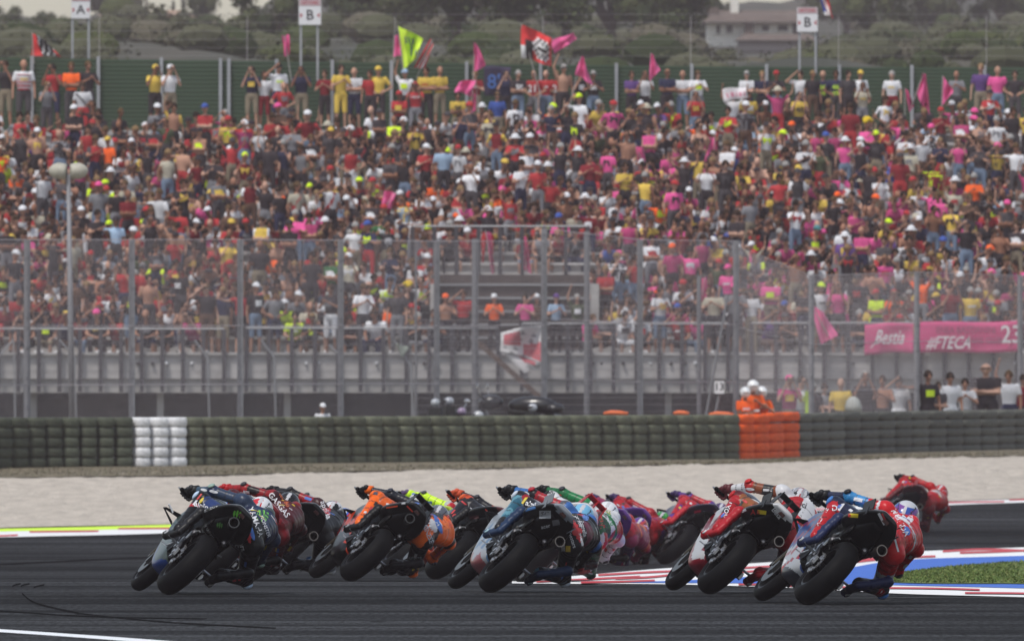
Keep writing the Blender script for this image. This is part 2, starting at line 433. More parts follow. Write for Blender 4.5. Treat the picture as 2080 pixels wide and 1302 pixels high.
def barrier_run(xs, col, label, var=.15, H=1.0, lift=None):
    root = empty('tyre_barrier', (0, 0, 0))
    p0 = at(xs[0], 900, bY(xs[0])); root.location = (p0.x, p0.y, 0)
    tag(root, label, 'tyre barrier', 'tyre barrier sections along the gravel trap')
    ps = [Vector((*(at(x, 900, bY(x)).xy), 0)) for x in xs]
    for i in range(len(ps) - 1):
        a, b_ = ps[i], ps[i + 1]; wd = (b_ - a).length; c = (a + b_) / 2
        ang = math.atan2(b_.y - a.y, b_.x - a.x)
        cq = rnd.uniform(1 - var, 1 + var)
        for k in range(5):
            o = link('tyre', TYM, None, root)
            hz = H / 5
            q = cq * rnd.uniform(.9, 1.1)
            o.location = (c.x - p0.x + rnd.uniform(-.008, .008), c.y - p0.y + .25 + rnd.uniform(-.012, .012), hz * (k + .5)); o.rotation_euler = (0, 0, ang)
            o.scale = (wd * rnd.uniform(.905, .935), .38, hz * (rnd.uniform(.99, 1.03)))
            if lift and i in lift and k == 4: o.location.z += .03
            o.color = (col[0] * q, col[1] * q, col[2] * q, 1)
    return root
gdk = (.078, .088, .064); gmd = (.118, .126, .088); ggr = (.125, .128, .108)
barrier_run([-306, -270, -234, -198, -162, -126, -90, -54, -18, 16, 51, 86, 122, 158, 194, 230, 268], gdk, 'dark green tyre barrier section left of the white block')
barrier_run([268, 303, 338, 374], (.72, .72, .73), 'white tyre barrier block three stacks wide', .03)
barrier_run([374 + (934 - 374) * i / 17 for i in range(18)], gmd, 'long dark green tyre barrier section right of the white block')
barrier_run([934 + (1494 - 934) * i / 18 for i in range(19)], gmd, 'mossy green tyre barrier section ending at the orange block')
barrier_run([1494, 1524, 1554, 1584, 1615], (.86, .12, .022), 'orange tyre barrier block four stacks wide', .04, lift=(2, 3))
barrier_run([1615, 1640, 1676, 1708, 1740, 1778, 1811, 1845, 1880, 1915, 1950, 1985, 2020, 2055, 2090, 2125], ggr, 'grey green tyre barrier section right of the orange block')
# the backing wall of the barrier (low steel rail on posts behind the tyres)
steel = mat('galvanised_steel', (.36, .37, .39), .5, .3, noise=(3, .1))
rail = MB()
for i in range(22):
    x0, x1 = -90 + i * 102, -90 + (i + 1) * 102
    a, b_ = at(x0, 900, bY(x0) + .95), at(x1, 900, bY(x1) + .95)
    ang = math.atan2(b_.y - a.y, b_.x - a.x)
    for z in (.45, .78): rail.box(((a.x + b_.x) / 2, (a.y + b_.y) / 2, z), ((b_ - a).xy.length + .01, .06, .26), (0, 0, ang))
    rail.box((a.x, a.y + .08, .45), (.12, .1, .9), (0, 0, ang))
o = rail.build('guard_rail', steel); tag(o, 'low steel guard rail running behind the whole tyre barrier', 'guard rail')
# service ground behind the barrier
sm = mat('service_road', (.10, .098, .09), .9, noise=(1, .3))
sheet('service_road', [(-14, 283), (-14, 420), (16, 420), (16, 332), (9, 305)], .002, sm)

# ============================================================ catch fence
galv = mat('fence_post_steel', (.21, .21, .225), .55, .1, noise=(6, .12))
wirem = mat('fence_wire', (.48, .44, .46), .5, .2)  # grey mauve tone and close mesh also stand in for part of the haze
def fence_run(cols, label, tops, Yo=3.0, wires=True, bottom=.0, pitch=.055):
    root = empty('catch_fence'); P = []
    tag(root, label, 'fence', 'catch fences behind the tyre barrier')
    p0 = None
    for x, ty in zip(cols, tops):
        Y = bY(x) + Yo; p = at(x, ty, Y); P.append(p)
    root.location = (P[0].x, P[0].y, 0); off = Vector((P[0].x, P[0].y, 0))
    for x, p in zip(cols, P):
        if -60 <= x <= 2140:
            mb = MB(); q = p - off
            # an I-beam: two flanges and a web
            for dy in (-.055, .055): mb.box((q.x, q.y + dy, q.z / 2), (.125, .012, q.z))
            mb.box((q.x, q.y, q.z / 2), (.014, .096, q.z))
            for z in np.arange(.6, q.z, .6): mb.box((q.x, q.y - .07, z), (.05, .02, .035))
            mb.build('fence_post', galv, root)
    for i in range(len(P) - 1):
        a, b_ = P[i] - off, P[i + 1] - off
        a = a + Vector((0, -.08, 0)); b_ = b_ + Vector((0, -.08, 0))
        d = b_ - a; Lh = d.xy.length; mb = MB(); ang = math.atan2(d.y, d.x)
        z = bottom + .9
        ztop = min(a.z, b_.z)
        while z < ztop:
            t = 1.0
            mb.box(((a.x + b_.x) / 2, (a.y + b_.y) / 2, z), (Lh, .004, .0042), (0, 0, ang)); z += pitch
        k = int(Lh / pitch)
        for j in range(k):
            t = (j + .5) / k; q = a.lerp(b_, t); zt = a.z + (b_.z - a.z) * t
            mb.box((q.x, q.y, (zt + .85) / 2), (.0036, .004, zt - .85))
        # top, middle and lower cables
        for zz in (1.0, .62, .36): mb.tube([(a.x, a.y, a.z * zz), (b_.x, b_.y, b_.z * zz)], .008, 5)
        w_ = mb.build('wire_mesh', wirem, root, fix=False); w_['kind'] = 'stuff'
    return root
fence_run([-380, -160, 55, 268, 488, 692, 887, 1105], 'tall grey mesh catch fence behind the left half of the barrier', [487, 487, 487, 487, 487, 488, 490, 490])
fence_run([1105.5, 1300, 1495], 'mesh catch fence with grey posts behind the middle of the barrier', [465, 487, 490], Yo=3.3)
fence_run([1495.5, 1648, 1862, 2072, 2290], 'lower mesh catch fence behind the right end of the barrier', [500, 560, 553, 560, 560], Yo=3.6, pitch=.085)
# second posts seen a little further back
root = empty('inner_fence'); tag(root, 'second grey fence line just behind the catch fence in the middle', 'fence')
for x, ty, bw in ((965, 485, .14), (1192, 470, .12), (1420, 560, .1), (845, 500, .05)):
    Y = bY(x) + 9; p = at(x, ty, Y); mb = MB(); mb.box((p.x, p.y, p.z / 2), (bw, .12, p.z)); mb.box((p.x, p.y - .08, p.z / 2), (bw * .3, .05, p.z)); mb.build('fence_post', galv, root)
mb = MB(); A, B_ = at(845, 560, bY(845) + 8.9), at(1420, 560, bY(1420) + 8.9)
for z in np.arange(.6, 3.6, .15): mb.box(((A.x + B_.x) / 2, (A.y + B_.y) / 2, z), ((B_ - A).length, .006, .006), (0, 0, math.atan2(B_.y - A.y, B_.x - A.x)))
o = mb.build('wire_mesh', wirem, root, fix=False); o['kind'] = 'stuff'

# ============================================================ loudspeaker mast
def horn_mast():
    x, Y = 145, bY(145) + 5
    base_ = at(148, 850, Y); top = at(139, 355, Y)
    root = empty('loudspeaker_mast', (base_.x, Y, 0)); tag(root, 'slim grey mast carrying two cream horn loudspeakers by the left fence', 'loudspeaker')
    mb = MB(); mb.tube([(0, 0, 0), (top.x - base_.x, 0, top.z)], [.075, .045], 10); mb.build('pole', galv, root, smooth=True)
    mb = MB(); mb.tube([(top.x - base_.x - .32, 0, top.z - .02), (top.x - base_.x + .32, 0, top.z - .02)], .03, 6); mb.build('bracket', galv, root)
    cream = mat('horn_cream', (.42, .40, .33), .6, noise=(8, .15))
    for s_, z in ((-1, 0), (1, 0)):
        mb = MB(); cx = top.x - base_.x + s_ * .20
        mb.lathe([(.10, 0), (.15, .02), (.165, .10), (.17, .20), (.12, .30), (.06, .36), (.02, .37), (.02, .30), (.09, .05)], 16, 'X')
        o = mb.build('horn', cream, root, smooth=True); o.location = (cx - s_ * .17, 0, top.z + .06); o.rotation_euler = (0, R(-4), R(0 if s_ > 0 else 180) + R(6 * s_))
horn_mast()

# ============================================================ grandstand
Y0, NR, DY, DZ, Z0 = 336.0, 22, 1.10, .267, 2.25
def rowY(i): return Y0 + i * DY
def rowZ(i): return Z0 + i * DZ
conc = mat('stand_concrete', (.38, .365, .35), .9, noise=(2.2, .22), bump=(12, .4, .02))
concL = mat('stand_concrete_light', (.46, .44, .43), .9, noise=(2.2, .15), bump=(12, .4, .02))
dark = mat('undercroft', (.075, .066, .066), .95, noise=(3, .3))  # dark tone raised so the colour carries some of the distant haze
XL, XR = at(-160, 0, 345).x, at(2240, 0, 345).x
stand = empty('grandstand', (0, Y0, 0)); tag(stand, 'wide concrete terrace grandstand packed with spectators', 'grandstand')
def gx(x, Y): return (x - 1040) / F * Y
VX0, VX1 = gx(893, 344), gx(1197, 344)
for i in range(NR):
    segs = [(XL, XR)] if i == 0 or i > 7 else [(XL, VX0), (VX1, XR)]
    mb = MB()
    for a, b_ in segs:
        yb = rowY(i); last = (i == NR - 1)
        dpt = DY if not last else 5.0
        mb.box(((a + b_) / 2, yb + dpt / 2 - Y0, rowZ(i) / 2 + .7 - .001 * i), (b_ - a, dpt, rowZ(i) - 1.4 ))
    mb.build('terrace_step', conc, stand)
    if i > 0:
        mb = MB()
        for a, b_ in segs: mb.box(((a + b_) / 2, rowY(i) + .24 - Y0, rowZ(i) + .20), (b_ - a, .42, .06)); mb.box(((a + b_) / 2, rowY(i) + .24 - Y0, rowZ(i) + .085), (b_ - a, .12, .17))
        mb.build('bench', concL, stand)
# front parapet, band and dark recess below
mb = MB(); mb.box(((XL + XR) / 2, -.10, 2.02), (XR - XL, .2, .60)); mb.box(((XL + XR) / 2, -.14, 2.33), (XR - XL, .3, .07)); mb.build('parapet', concL, stand)
mb = MB(); mb.box(((XL + XR) / 2, .03, 1.55), (XR - XL, .3, .34)); mb.build('lower_band', conc, stand)
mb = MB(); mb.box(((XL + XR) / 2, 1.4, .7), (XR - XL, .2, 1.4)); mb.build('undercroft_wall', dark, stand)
mb = MB()
x = XL
while x < XR:
    mb.box((x, .5, .7), (.16, .3, 1.4)); x += 3.1
mb.build('undercroft_column', conc, stand)
# front railing: top rail, mid wires, posts
darksteel = mat('rail_post_paint', (.05, .045, .052), .6)
railm = mat('rail_tube', (.30, .30, .31), .5, .2)
def railing(xs, Y, zb, zt, label, name='railing', post_w=.10, nw=5):
    root = empty(name, (gx(xs[0], Y), Y, zb)); tag(root, label, 'railing', 'tube railings of the stand')
    o0 = gx(xs[0], Y)
    mb = MB(); mb.tube([(0, 0, zt - zb), (gx(xs[-1], Y) - o0, 0, zt - zb)], .028, 6); mb.build('top_rail', railm, root)
    for x in xs:
        mb = MB(); mb.box((gx(x, Y) - o0, -.03, (zt - zb) / 2), (post_w, .05, zt - zb - .02)); mb.build('post', darksteel, root)
    mb = MB()
    for k in range(nw):
        z = (zt - zb) * (1 - .13 * (k + 1)); mb.box(((gx(xs[-1], Y) - o0) / 2, .01, z), (gx(xs[-1], Y) - o0, .008, .008))
    mb.build('rail_wire', railm, root); return root
yr = Y0 - .32
sc_ = F / yr
zrl = HC + (YH - 668) / sc_; zrr = HC + (YH - 657) / sc_; zb = HC + (YH - 797) / sc_
railing([-130 + 41.8 * i for i in range(15)], yr, zb, zrl, 'tube railing along the front walkway, left stretch')
railing([500 + 46.5 * i for i in range(12)], yr, zb, zrl + .02, 'tube railing along the front walkway left of the hanging banner')
railing([1060 + 46.5 * i for i in range(10)], yr, zb, zrr, 'tube railing along the front walkway right of the hanging banner')
railing([1527 + 49 * i for i in range(14)], yr, zb, zrr + .01, 'tube railing along the front walkway behind the pink banners')
# stanchion struts leaning forward under the rail
st = empty('rail_struts', (0, yr, 0)); tag(st, 'short bright struts and thin poles propped in front of the walkway railing', 'strut')
for x0, y0, x1, y1, yb in ((120, 690, 152, 725, 850), (395, 690, 422, 728, 850), (530, 690, 557, 726, 850), (668, 700, 690, 722, 850), (800, 690, 835, 745, 840), (-12, 735, 28, 690, 850)):
    mb = MB(); a = at(x0, y0, yr - .5); b_ = at(x1, y1, yr - .5); c_ = at(x1 + 3, yb, yr - .5)
    for p in (a, b_, c_): p.y -= yr
    mb.tube([a, b_], .022, 5); mb.build('strut', railm, st)
    mb = MB(); mb.tube([b_, c_], .02, 5); mb.build('strut_pole', railm, st)
# vomitory in the middle: dark passage, side walls, balcony slab with its railing
vom = empty('vomitory', ((VX0 + VX1) / 2, rowY(1), 0)); tag(vom, 'dark stair passage opening in the middle of the stand under a balcony', 'passage')
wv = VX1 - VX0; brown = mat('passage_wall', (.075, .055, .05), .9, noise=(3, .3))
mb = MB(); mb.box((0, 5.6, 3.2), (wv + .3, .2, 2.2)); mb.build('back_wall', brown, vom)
mb = MB(); mb.box((0, 2.6, 2.18), (wv, 6.2, .12)); mb.build('floor_slab', conc, vom)
for s_ in (-1, 1):
    mb = MB(); mb.box((s_ * (wv / 2 + .1), 3.2, 3.0), (.2, 5.6, 2.1)); mb.build('side_wall', conc, vom)
mb = MB()
for k in range(6): mb.box((0, 5.45, 2.4 + k * .33), (wv, .06, .05))
mb.build('wall_rail', railm, vom)
bY0 = 343.2; s2 = F / bY0
bal = empty('balcony', (gx(1015, bY0), bY0, 0)); tag(bal, 'concrete balcony slab over the stair passage', 'balcony')
zt_, zb_ = HC + (YH - 556) / s2, HC + (YH - 580) / s2
mb = MB(); mb.box((0, .9, (zt_ + zb_) / 2), (gx(1197, bY0) - gx(735, bY0) - .6, 2.0, zt_ - zb_)); o = mb.build('slab', concL, bal)
o.location.x = gx(966, bY0) - gx(1015, bY0) + .1
railing([838 + 44.5 * i for i in range(9)], bY0 - .12, HC + (YH - 575) / s2, HC + (YH - 460) / s2, 'tube railing of the balcony above the stair passage', nw=6)
# diagonal strut and crumpled banner
dg_ = MB(); a, b_ = at(965, 690, yr - 2.2), at(1128, 835, yr - 2.2); dg_.box(((a + b_) / 2), ((b_ - a).length, .06, .13), (0, math.atan2(a.z - b_.z, b_.x - a.x), 0)); o = dg_.build('diagonal_brace', mat('rusty_steel', (.10, .065, .05), .8), None); tag(o, 'dark rusty diagonal brace below the crumpled red and white banner', 'brace')

# ============================================================ slatted back wall
wallY = rowY(NR - 1) + 4.2
bw = empty('back_wall', (0, wallY, 0)); tag(bw, 'dark green horizontal slat wall along the top of the stand', 'wall')
slatm = mat('green_slat', (.030, .060, .030), .8, noise=(.6, .15))
sw = F / wallY
postx = [-70, 65, 200, 328, 448, 465, 562, 675, 795, 948, 1098, 1252, 1405, 1557, 1705, 1852, 2000, 2150]
slat_me = {}
topy = lambda x: float(np.interp(x, [-100, 0, 700, 1400, 2200], [116, 118, 127, 135, 139]))
for i in range(len(postx) - 1):
    x0, x1 = postx[i], postx[i + 1]; a, b_ = gx(x0, wallY) + .04, gx(x1, wallY) - .04
    if x1 - x0 < 30: b_ += .01
    zt = HC + (YH - topy((x0 + x1) / 2)) / sw; zb2 = rowZ(NR - 1) + .05; N = 20; h = (zt - zb2) / N
    key = round(b_ - a, 2)
    mb = MB(); 
    # rounded slat profile: three facets
    L = (b_ - a); prof = [(-.03, -.47 * h), (-.040, 0), (-.03, .47 * h), (.03, .47 * h), (.03, -.47 * h)]
    mb.loft([[Vector((xx, py, pz)) for py, pz in prof] for xx in (-L / 2, L / 2)])
    me = mb.mesh('slat'); me.materials.append(slatm)
    for k in range(N): link('slat', me, None, bw, loc=((a + b_) / 2, 0, zb2 + h * (k + .5)))
for x in postx:
    mb = MB(); zt = HC + (YH - topy(x)) / sw + .06; mb.box((gx(x, wallY), -.09, (zt + rowZ(NR - 1)) / 2), (.085, .1, zt - rowZ(NR - 1))); mb.build('post', steel, bw)
mb = MB(); mb.box((0, .06, (10 + 7.9) / 2), (XR - XL, .03, 1.9)); mb.build('backing_sheet', slatm, bw)
# net above the wall
mb = MB()
for z in np.arange(10.2, 11.3, .22): mb.box((0, wallY + .3, z), (XR - XL, .004, .004))
xx = XL
while xx < XR: mb.box((xx, wallY + .3, 10.6), (.012, .012, 1.3)); xx += 3.9
o = mb.build('wire_net', wirem, fix=False); tag(o, 'thin wire net rising above the green slat wall', 'net')
# ============================================================ hills, scrub, trees and houses beyond the stand
def hz_(X, Y):
    u = X / Y * F + 1040
    left = 1 / (1 + math.exp((u - 455) / 22))
    top = 26.2 + .6 * left + (0.5 * math.exp(-((u - 250) / 90) ** 2))
    t = min(max((Y - 400) / 600, 0), 1)
    z = 10.2 + (top - 10.2) * t
    if Y > 1000: z = top - (Y - 1000) * .012 * left + (Y - 1000) * .032 * (1 - left)
    z -= 2.4 * math.exp(-((u - 1545) / 190) ** 2) * min(max((Y - 480) / 300, 0), 1) * (1 if Y < 950 else .3)
    z = min(z, (Y - 383) * .145)
    z += .35 * math.sin(X * .31 + Y * .05) + .3 * math.sin(X * .13 - Y * .021 + 2) + .25 * math.sin(X * .7 + Y * .11)
    return z
hm = bpy.data.materials.new('hillside'); hm.use_nodes = True
n = hm.node_tree.nodes; l = hm.node_tree.links; b = n['Principled BSDF']; b.inputs['Roughness'].default_value = 1
tc = n.new('ShaderNodeTexCoord'); t1 = n.new('ShaderNodeTexNoise'); t1.inputs['Scale'].default_value = .16; t1.inputs['Detail'].default_value = 8
mp = n.new('ShaderNodeMapping'); mp.inputs['Scale'].default_value = (1, .15, 2); l.new(tc.outputs['Object'], mp.inputs[0]); l.new(mp.outputs[0], t1.inputs[0])
cr = n.new('ShaderNodeValToRGB'); cr.color_ramp.elements[0].position = .36; cr.color_ramp.elements[0].color = (.032, .036, .022, 1); cr.color_ramp.elements[1].position = .66; cr.color_ramp.elements[1].color = (.068, .060, .043, 1)
e = cr.color_ramp.elements.new(.5); e.color = (.048, .048, .032, 1)
l.new(t1.outputs[0], cr.inputs[0]); l.new(cr.outputs[0], b.inputs['Base Color'])
mb = MB(); GX, GY = 220, 60; xs = np.linspace(-.2, .2, GX); ys = [385 + (1500 - 385) * (j / (GY - 1)) ** 1.3 for j in range(GY)]
V = [(x * Y, Y, hz_(x * Y, Y) if j else -1) for j, Y in enumerate(ys) for x in xs]
mb.add(V, [(j * GX + i, j * GX + i + 1, (j + 1) * GX + i + 1, (j + 1) * GX + i) for j in range(GY - 1) for i in range(GX - 1)])
o = mb.build('hillside', hm, smooth=True, fix=False); tag(o, kind='structure')

leafm = mat('leaf', rough=.9, attr='Col', spec=.05)
barkm = mat('bark', (.07, .055, .04), .9)
def leaf_quads(mb, c, rad, N, size, cols, r, squash=1.0):
    k0 = r.choice(cols); mb.ball(c, [q * .60 for q in rad], 8, 5, rot=(r.uniform(0, 3), 0, 0), col=tuple(v * .9 for v in k0))
    for i in range(N):
        # near the surface of the lobe
        d = Vector((r.gauss(0, 1), r.gauss(0, 1), r.gauss(0, 1))).normalized() * (r.random() ** .4)
        p = Vector(c) + Vector((d.x * rad[0], d.y * rad[1], d.z * rad[2]))
        a = Vector((r.gauss(0, 1), r.gauss(0, 1), r.gauss(0, 1))).normalized(); b_ = a.cross(Vector((r.gauss(0, 1), r.gauss(0, 1), r.gauss(0, 1)))).normalized()
        s_ = size * r.uniform(.5, 1.3); col = r.choice(cols); q = r.uniform(.82, 1.18)
        mb.add([p - a * s_, p + b_ * s_ * .6, p + a * s_, p - b_ * s_ * .6], [(0, 1, 2, 3)], c=(col[0] * q, col[1] * q, col[2] * q))
GREENS = [(.045, .06, .026), (.058, .075, .03), (.038, .05, .024), (.075, .088, .036)]
OLIVE = [(.095, .098, .062), (.088, .092, .055), (.115, .105, .075), (.075, .08, .048)]
PINE = [(.03, .042, .024), (.04, .052, .028), (.025, .036, .02)]
def tree_proto(kind, seed):
    r = random.Random(seed); cr_ = MB(); tk = MB()
    if kind == 'round':
        for k in range(9):
            a = r.uniform(0, 6.28); d = r.uniform(.3, 2.0); c = (math.cos(a) * d, math.sin(a) * d, 3.0 + r.uniform(-.9, 1.4) - d * .25)
            rr = r.uniform(.8, 1.35); leaf_quads(cr_, c, (rr, rr, rr * .85), 300, .12, GREENS, r)
            tk.tube([(0, 0, 1.2), (c[0] * .5, c[1] * .5, 2.0 + c[2] * .15), (c[0] * .9, c[1] * .9, c[2])], [.13, .08, .03], 6)
        tk.tube([(0, 0, -.5), (.05, 0, .8), (0, .05, 2.2)], [.26, .2, .14], 8)
    elif kind == 'pine':
        for k in range(8):
            a = r.uniform(0, 6.28); d = r.uniform(.2, 2.2); c = (math.cos(a) * d, math.sin(a) * d, 4.3 + r.uniform(-.35, .6) - d * .15)
            leaf_quads(cr_, c, (1.1, 1.1, .5), 260, .11, PINE, r)
            tk.tube([(0, 0, 3.0), (c[0] * .6, c[1] * .6, 3.7), c], [.1, .07, .03], 6)
        tk.tube([(0, 0, -.5), (.15, 0, 1.5), (.1, .05, 3.4)], [.24, .18, .13], 8)
    elif kind == 'cypress':
        for k in range(7):
            z = .5 + k * .75; rr = .55 * (1 - (k / 7.6) ** 2) + .1
            leaf_quads(cr_, (r.uniform(-.1, .1), r.uniform(-.1, .1), z), (rr, rr, .6), 160, .09, PINE, r)
        tk.tube([(0, 0, -.4), (0, 0, 4.5)], [.14, .03], 6)
    else:
        for k in range(7):
            a = r.uniform(0, 6.28); d = r.uniform(.1, 1.3); c = (math.cos(a) * d, math.sin(a) * d, .8 + r.uniform(-.3, .6))
            rr = r.uniform(.5, .85); leaf_quads(cr_, c, (rr, rr, rr * .75), 200, .09, OLIVE, r)
            tk.tube([(0, 0, -.2), (c[0] * .7, c[1] * .7, c[2] * .8)], [.07, .03], 5)
    cm_ = cr_.mesh('crown', colors=True, fix=False); cm_.materials.append(leafm); tm_ = tk.mesh('trunk'); tm_.materials.append(barkm)
    return cm_, tm_
PROTO = {k: [tree_proto(k, 10 * i + j) for j in range(2)] for i, k in enumerate(('round', 'pine', 'cypress', 'bush'))}
def tree(kind, x, ybase, Y, h, label, group='trees on the hillside'):
    X = gx(x, Y); z = hz_(X, Y) - .3
    o = empty({'round': 'broadleaf_tree', 'pine': 'pine_tree', 'cypress': 'cypress_tree', 'bush': 'olive_bush'}[kind], (X, Y, z), (0, 0, rnd.uniform(0, 6)))
    base_h = {'round': 5.0, 'pine': 5.0, 'cypress': 5.8, 'bush': 2.0}[kind]
    k = h / base_h; o.scale = (k, k, k)
    tag(o, label, 'bush' if kind == 'bush' else 'tree', group)
    c_, t_ = rnd.choice(PROTO[kind]); link('crown', c_, None, o); link('trunk', t_, None, o)
# (kind, photo column, distance, height, label)
for a in (('bush', 235, 980, 3.6, 'domed dark bush against the sky just left of the tan hip roof'), ('round', 20, 900, 2.2, 'low bush at the far left end of the skyline'),
          ('round', 90, 860, 2.0, 'small round tree on the skyline left of the A sign'), ('cypress', 352, 990, 2.6, 'spiky small conifer right above the tan roof, leftmost of its clump'),
          ('cypress', 372, 985, 3.0, 'tallest spiky conifer of the clump above the tan roof'), ('cypress', 395, 990, 2.4, 'spiky conifer at the right of the clump above the tan roof'),
          ('round', 410, 900, 3.0, 'rounded tree between the tan roof and the tall dark pines'), ('pine', 500, 820, 7.0, 'tall dark pine at the right edge of the open sky'),
          ('pine', 565, 800, 8.0, 'tall dark pine left of the B sign beside the sky gap'), ('pine', 640, 760, 7.0, 'dark pine right behind the first B sign'),
          ('round', 560, 640, 4.0, 'grey green tree below the tall pines left of the B sign'), ('round', 740, 700, 5.2, 'pale green rounded tree right of the first B sign'),
          ('round', 835, 650, 6.2, 'dark green tree above the neon yellow flag'), ('pine', 880, 820, 8.4, 'dark umbrella pine against the top edge right of the neon flag'),
          ('round', 925, 600, 5.6, 'large dark green tree left of the big red flag'), ('pine', 985, 700, 8.2, 'dark umbrella pine above the pink flags in the middle'),
          ('round', 1040, 590, 6.0, 'large green tree right behind the big red flag'), ('pine', 1110, 800, 7.5, 'dark pine above the big red flag'),
          ('round', 1150, 620, 5.4, 'green tree right of the big red flag'), ('round', 1240, 680, 5.5, 'broad green tree midway between red flag and villa'),
          ('pine', 1300, 850, 7.8, 'dark pine on the ridge left of the villa'), ('round', 1345, 640, 4.6, 'yellow green tree left of the villa'),
          ('round', 1385, 900, 5.6, 'tree touching the left end of the villa'), ('bush', 1420, 560, 1.8, 'low scrub bush in front of the left end of the villa'),
          ('bush', 1530, 520, 1.6, 'low scrub bush below the middle of the villa'), ('round', 1720, 980, 6.2, 'green tree behind the tricolour flag'),
          ('round', 1790, 760, 4.0, 'grey green tree right of the tricolour flag'), ('bush', 1860, 600, 2.6, 'brown scrub bush above the pink flags on the right'),
          ('round', 1900, 900, 5.0, 'tree on the ridge above the right end of the wall'), ('bush', 1975, 700, 3.0, 'olive bush left of the low pale building'),
          ('round', 2040, 880, 5.5, 'tree at the right edge above the low pale building'), ('bush', 1650, 560, 2.0, 'small scrub bush under the second B sign'),
          ('bush', 300, 620, 2.6, 'scrub bush in front of the tan roofed house'), ('bush', 180, 560, 2.2, 'scrub bush between the posts of the A sign'),
          ('bush', 60, 600, 2.2, 'scrub bush above the small red flag on the left'), ('bush', 420, 560, 2.4, 'scrub bush in the hollow left of the pines')):
    tree(a[0], a[1], 0, a[2], a[3], a[4])
r_ = random.Random(5); mb = MB()
for i in range(620):
    Y = r_.uniform(410, 1050); u = r_.uniform(-120, 2200); X = gx(u, Y); z = hz_(X, Y); s_ = r_.uniform(.5, 1.5)
    if 1400 < u < 1680 and Y > 560: continue
    if u < 480 and Y > 820: continue
    leaf_quads(mb, (X, Y, z + s_ * .3), (s_ * 1.4, s_, s_ * .75), 150, .085, OLIVE if r_.random() < .65 else GREENS, r_)
o = mb.build('scrub', leafm, colors=True, fix=False); tag(o, 'olive and brown scrub covering the hillside', 'scrub', kind='stuff')

# houses
plaster = mat('cream_plaster', (.82, .79, .72), .9, noise=(.8, .1)); roofm = mat('clay_roof', (.125, .095, .078), .9, noise=(2.5, .3)); tanroof = mat('tan_roof', (.34, .23, .165), .9, noise=(2, .25))
shade = mat('window_dark', (.05, .045, .04), .5); stone = mat('terrace_wall', (.26, .23, .22), .9)
def roof(mb, x0, x1, y0, y1, z, h, over=.3, inset=1.2):
    x0 -= over; x1 += over; y0 -= over; y1 += over; ym = (y0 + y1) / 2
    mb.add([(x0, y0, z), (x1, y0, z), (x1, y1, z), (x0, y1, z), (x0 + inset, ym, z + h), (x1 - inset, ym, z + h)], [(0, 1, 5, 4), (1, 2, 5), (2, 3, 4, 5), (3, 0, 4), (0, 3, 2, 1)])
def villa():
    Y = 860; s_ = F / Y; X = gx(1545, Y); zg = HC + (YH - 96) / s_
    root = empty('villa', (X, Y, zg)); tag(root, 'cream two storey villa with brown tiled roofs on the hillside', 'house')
    m = lambda x: gx(x, Y) - X; z = lambda y: HC + (YH - y) / s_ - zg
    mb = MB(); mb.box(((m(1436) + m(1630)) / 2, 2.5, (z(46) + z(96)) / 2), (m(1630) - m(1436), 5, z(46) - z(96))); mb.build('wall', plaster, root)
    mb = MB(); mb.box(((m(1512) + m(1530)) / 2, -.4, (z(44) + z(80)) / 2), (m(1530) - m(1512), .6, z(44) - z(80))); mb.build('pillar', roofm, root)
    mb = MB(); roof(mb, m(1436), m(1640), -.6, 5.5, z(46), z(20) - z(46), .35, 1.0); rf = mb.build('roof', roofm, root)
    mb = MB(); mb.box((m(1493), 2, z(14)), (.5, .5, 1.0)); mb.build('chimney', plaster, rf)
    mb = MB(); mb.box((m(1450), 1.5, z(24)), (.6, .6, .6)); mb.build('chimney', roofm, rf)
    for x0, x1, y0, y1 in ((1455, 1463, 52, 70), (1475, 1488, 52, 68), (1548, 1562, 52, 64), (1580, 1600, 52, 64), (1610, 1622, 50, 70)):
        mb = MB(); mb.box(((m(x0) + m(x1)) / 2, -.02, (z(y0) + z(y1)) / 2), (m(x1) - m(x0), .06, z(y0) - z(y1))); f = mb.build('window', shade, root)
        mb = MB(); mb.box(((m(x0) + m(x1)) / 2, -.07, z(y1) - .04), (m(x1) - m(x0) + .2, .08, .07)); mb.build('sill', plaster, f)
    mb = MB(); mb.box((m(1572), -3.0, (z(84) + z(110)) / 2), (m(1650) - m(1500), 2.6, z(84) - z(110))); mb.build('lower_wing', stone, root)
    mb = MB(); roof(mb, m(1500), m(1650), -4.4, -1.6, z(86), z(72) - z(86), .3, .6); mb.build('lower_roof', roofm, root)
villa()
def tanhouse():
    Y = 985; s_ = F / Y; X = gx(300, Y); zg = HC + (YH - 50) / s_
    root = empty('farmhouse', (X, Y, zg)); tag(root, 'long farmhouse with a pale tan hip roof on the left skyline', 'house')
    m = lambda x: gx(x, Y) - X; z = lambda y: HC + (YH - y) / s_ - zg
    mb = MB(); mb.box(((m(200) + m(390)) / 2, 1.5, (z(36) + z(60)) / 2), (m(390) - m(200), 3, z(36) - z(60))); mb.build('wall', stone, root)
    mb = MB(); roof(mb, m(200), m(300), 0, 3, z(36), z(15) - z(36), .25, 1.4); mb.build('roof', tanroof, root)
    mb = MB(); roof(mb, m(286), m(394), .2, 3.1, z(36), z(20) - z(36), .25, 1.2); mb.build('roof', tanroof, root)
    for x0 in (225, 260, 320, 355):
        mb = MB(); mb.box((m(x0), -.02, z(42)), (.35, .06, .3)); mb.build('window', shade, root)
tanhouse()
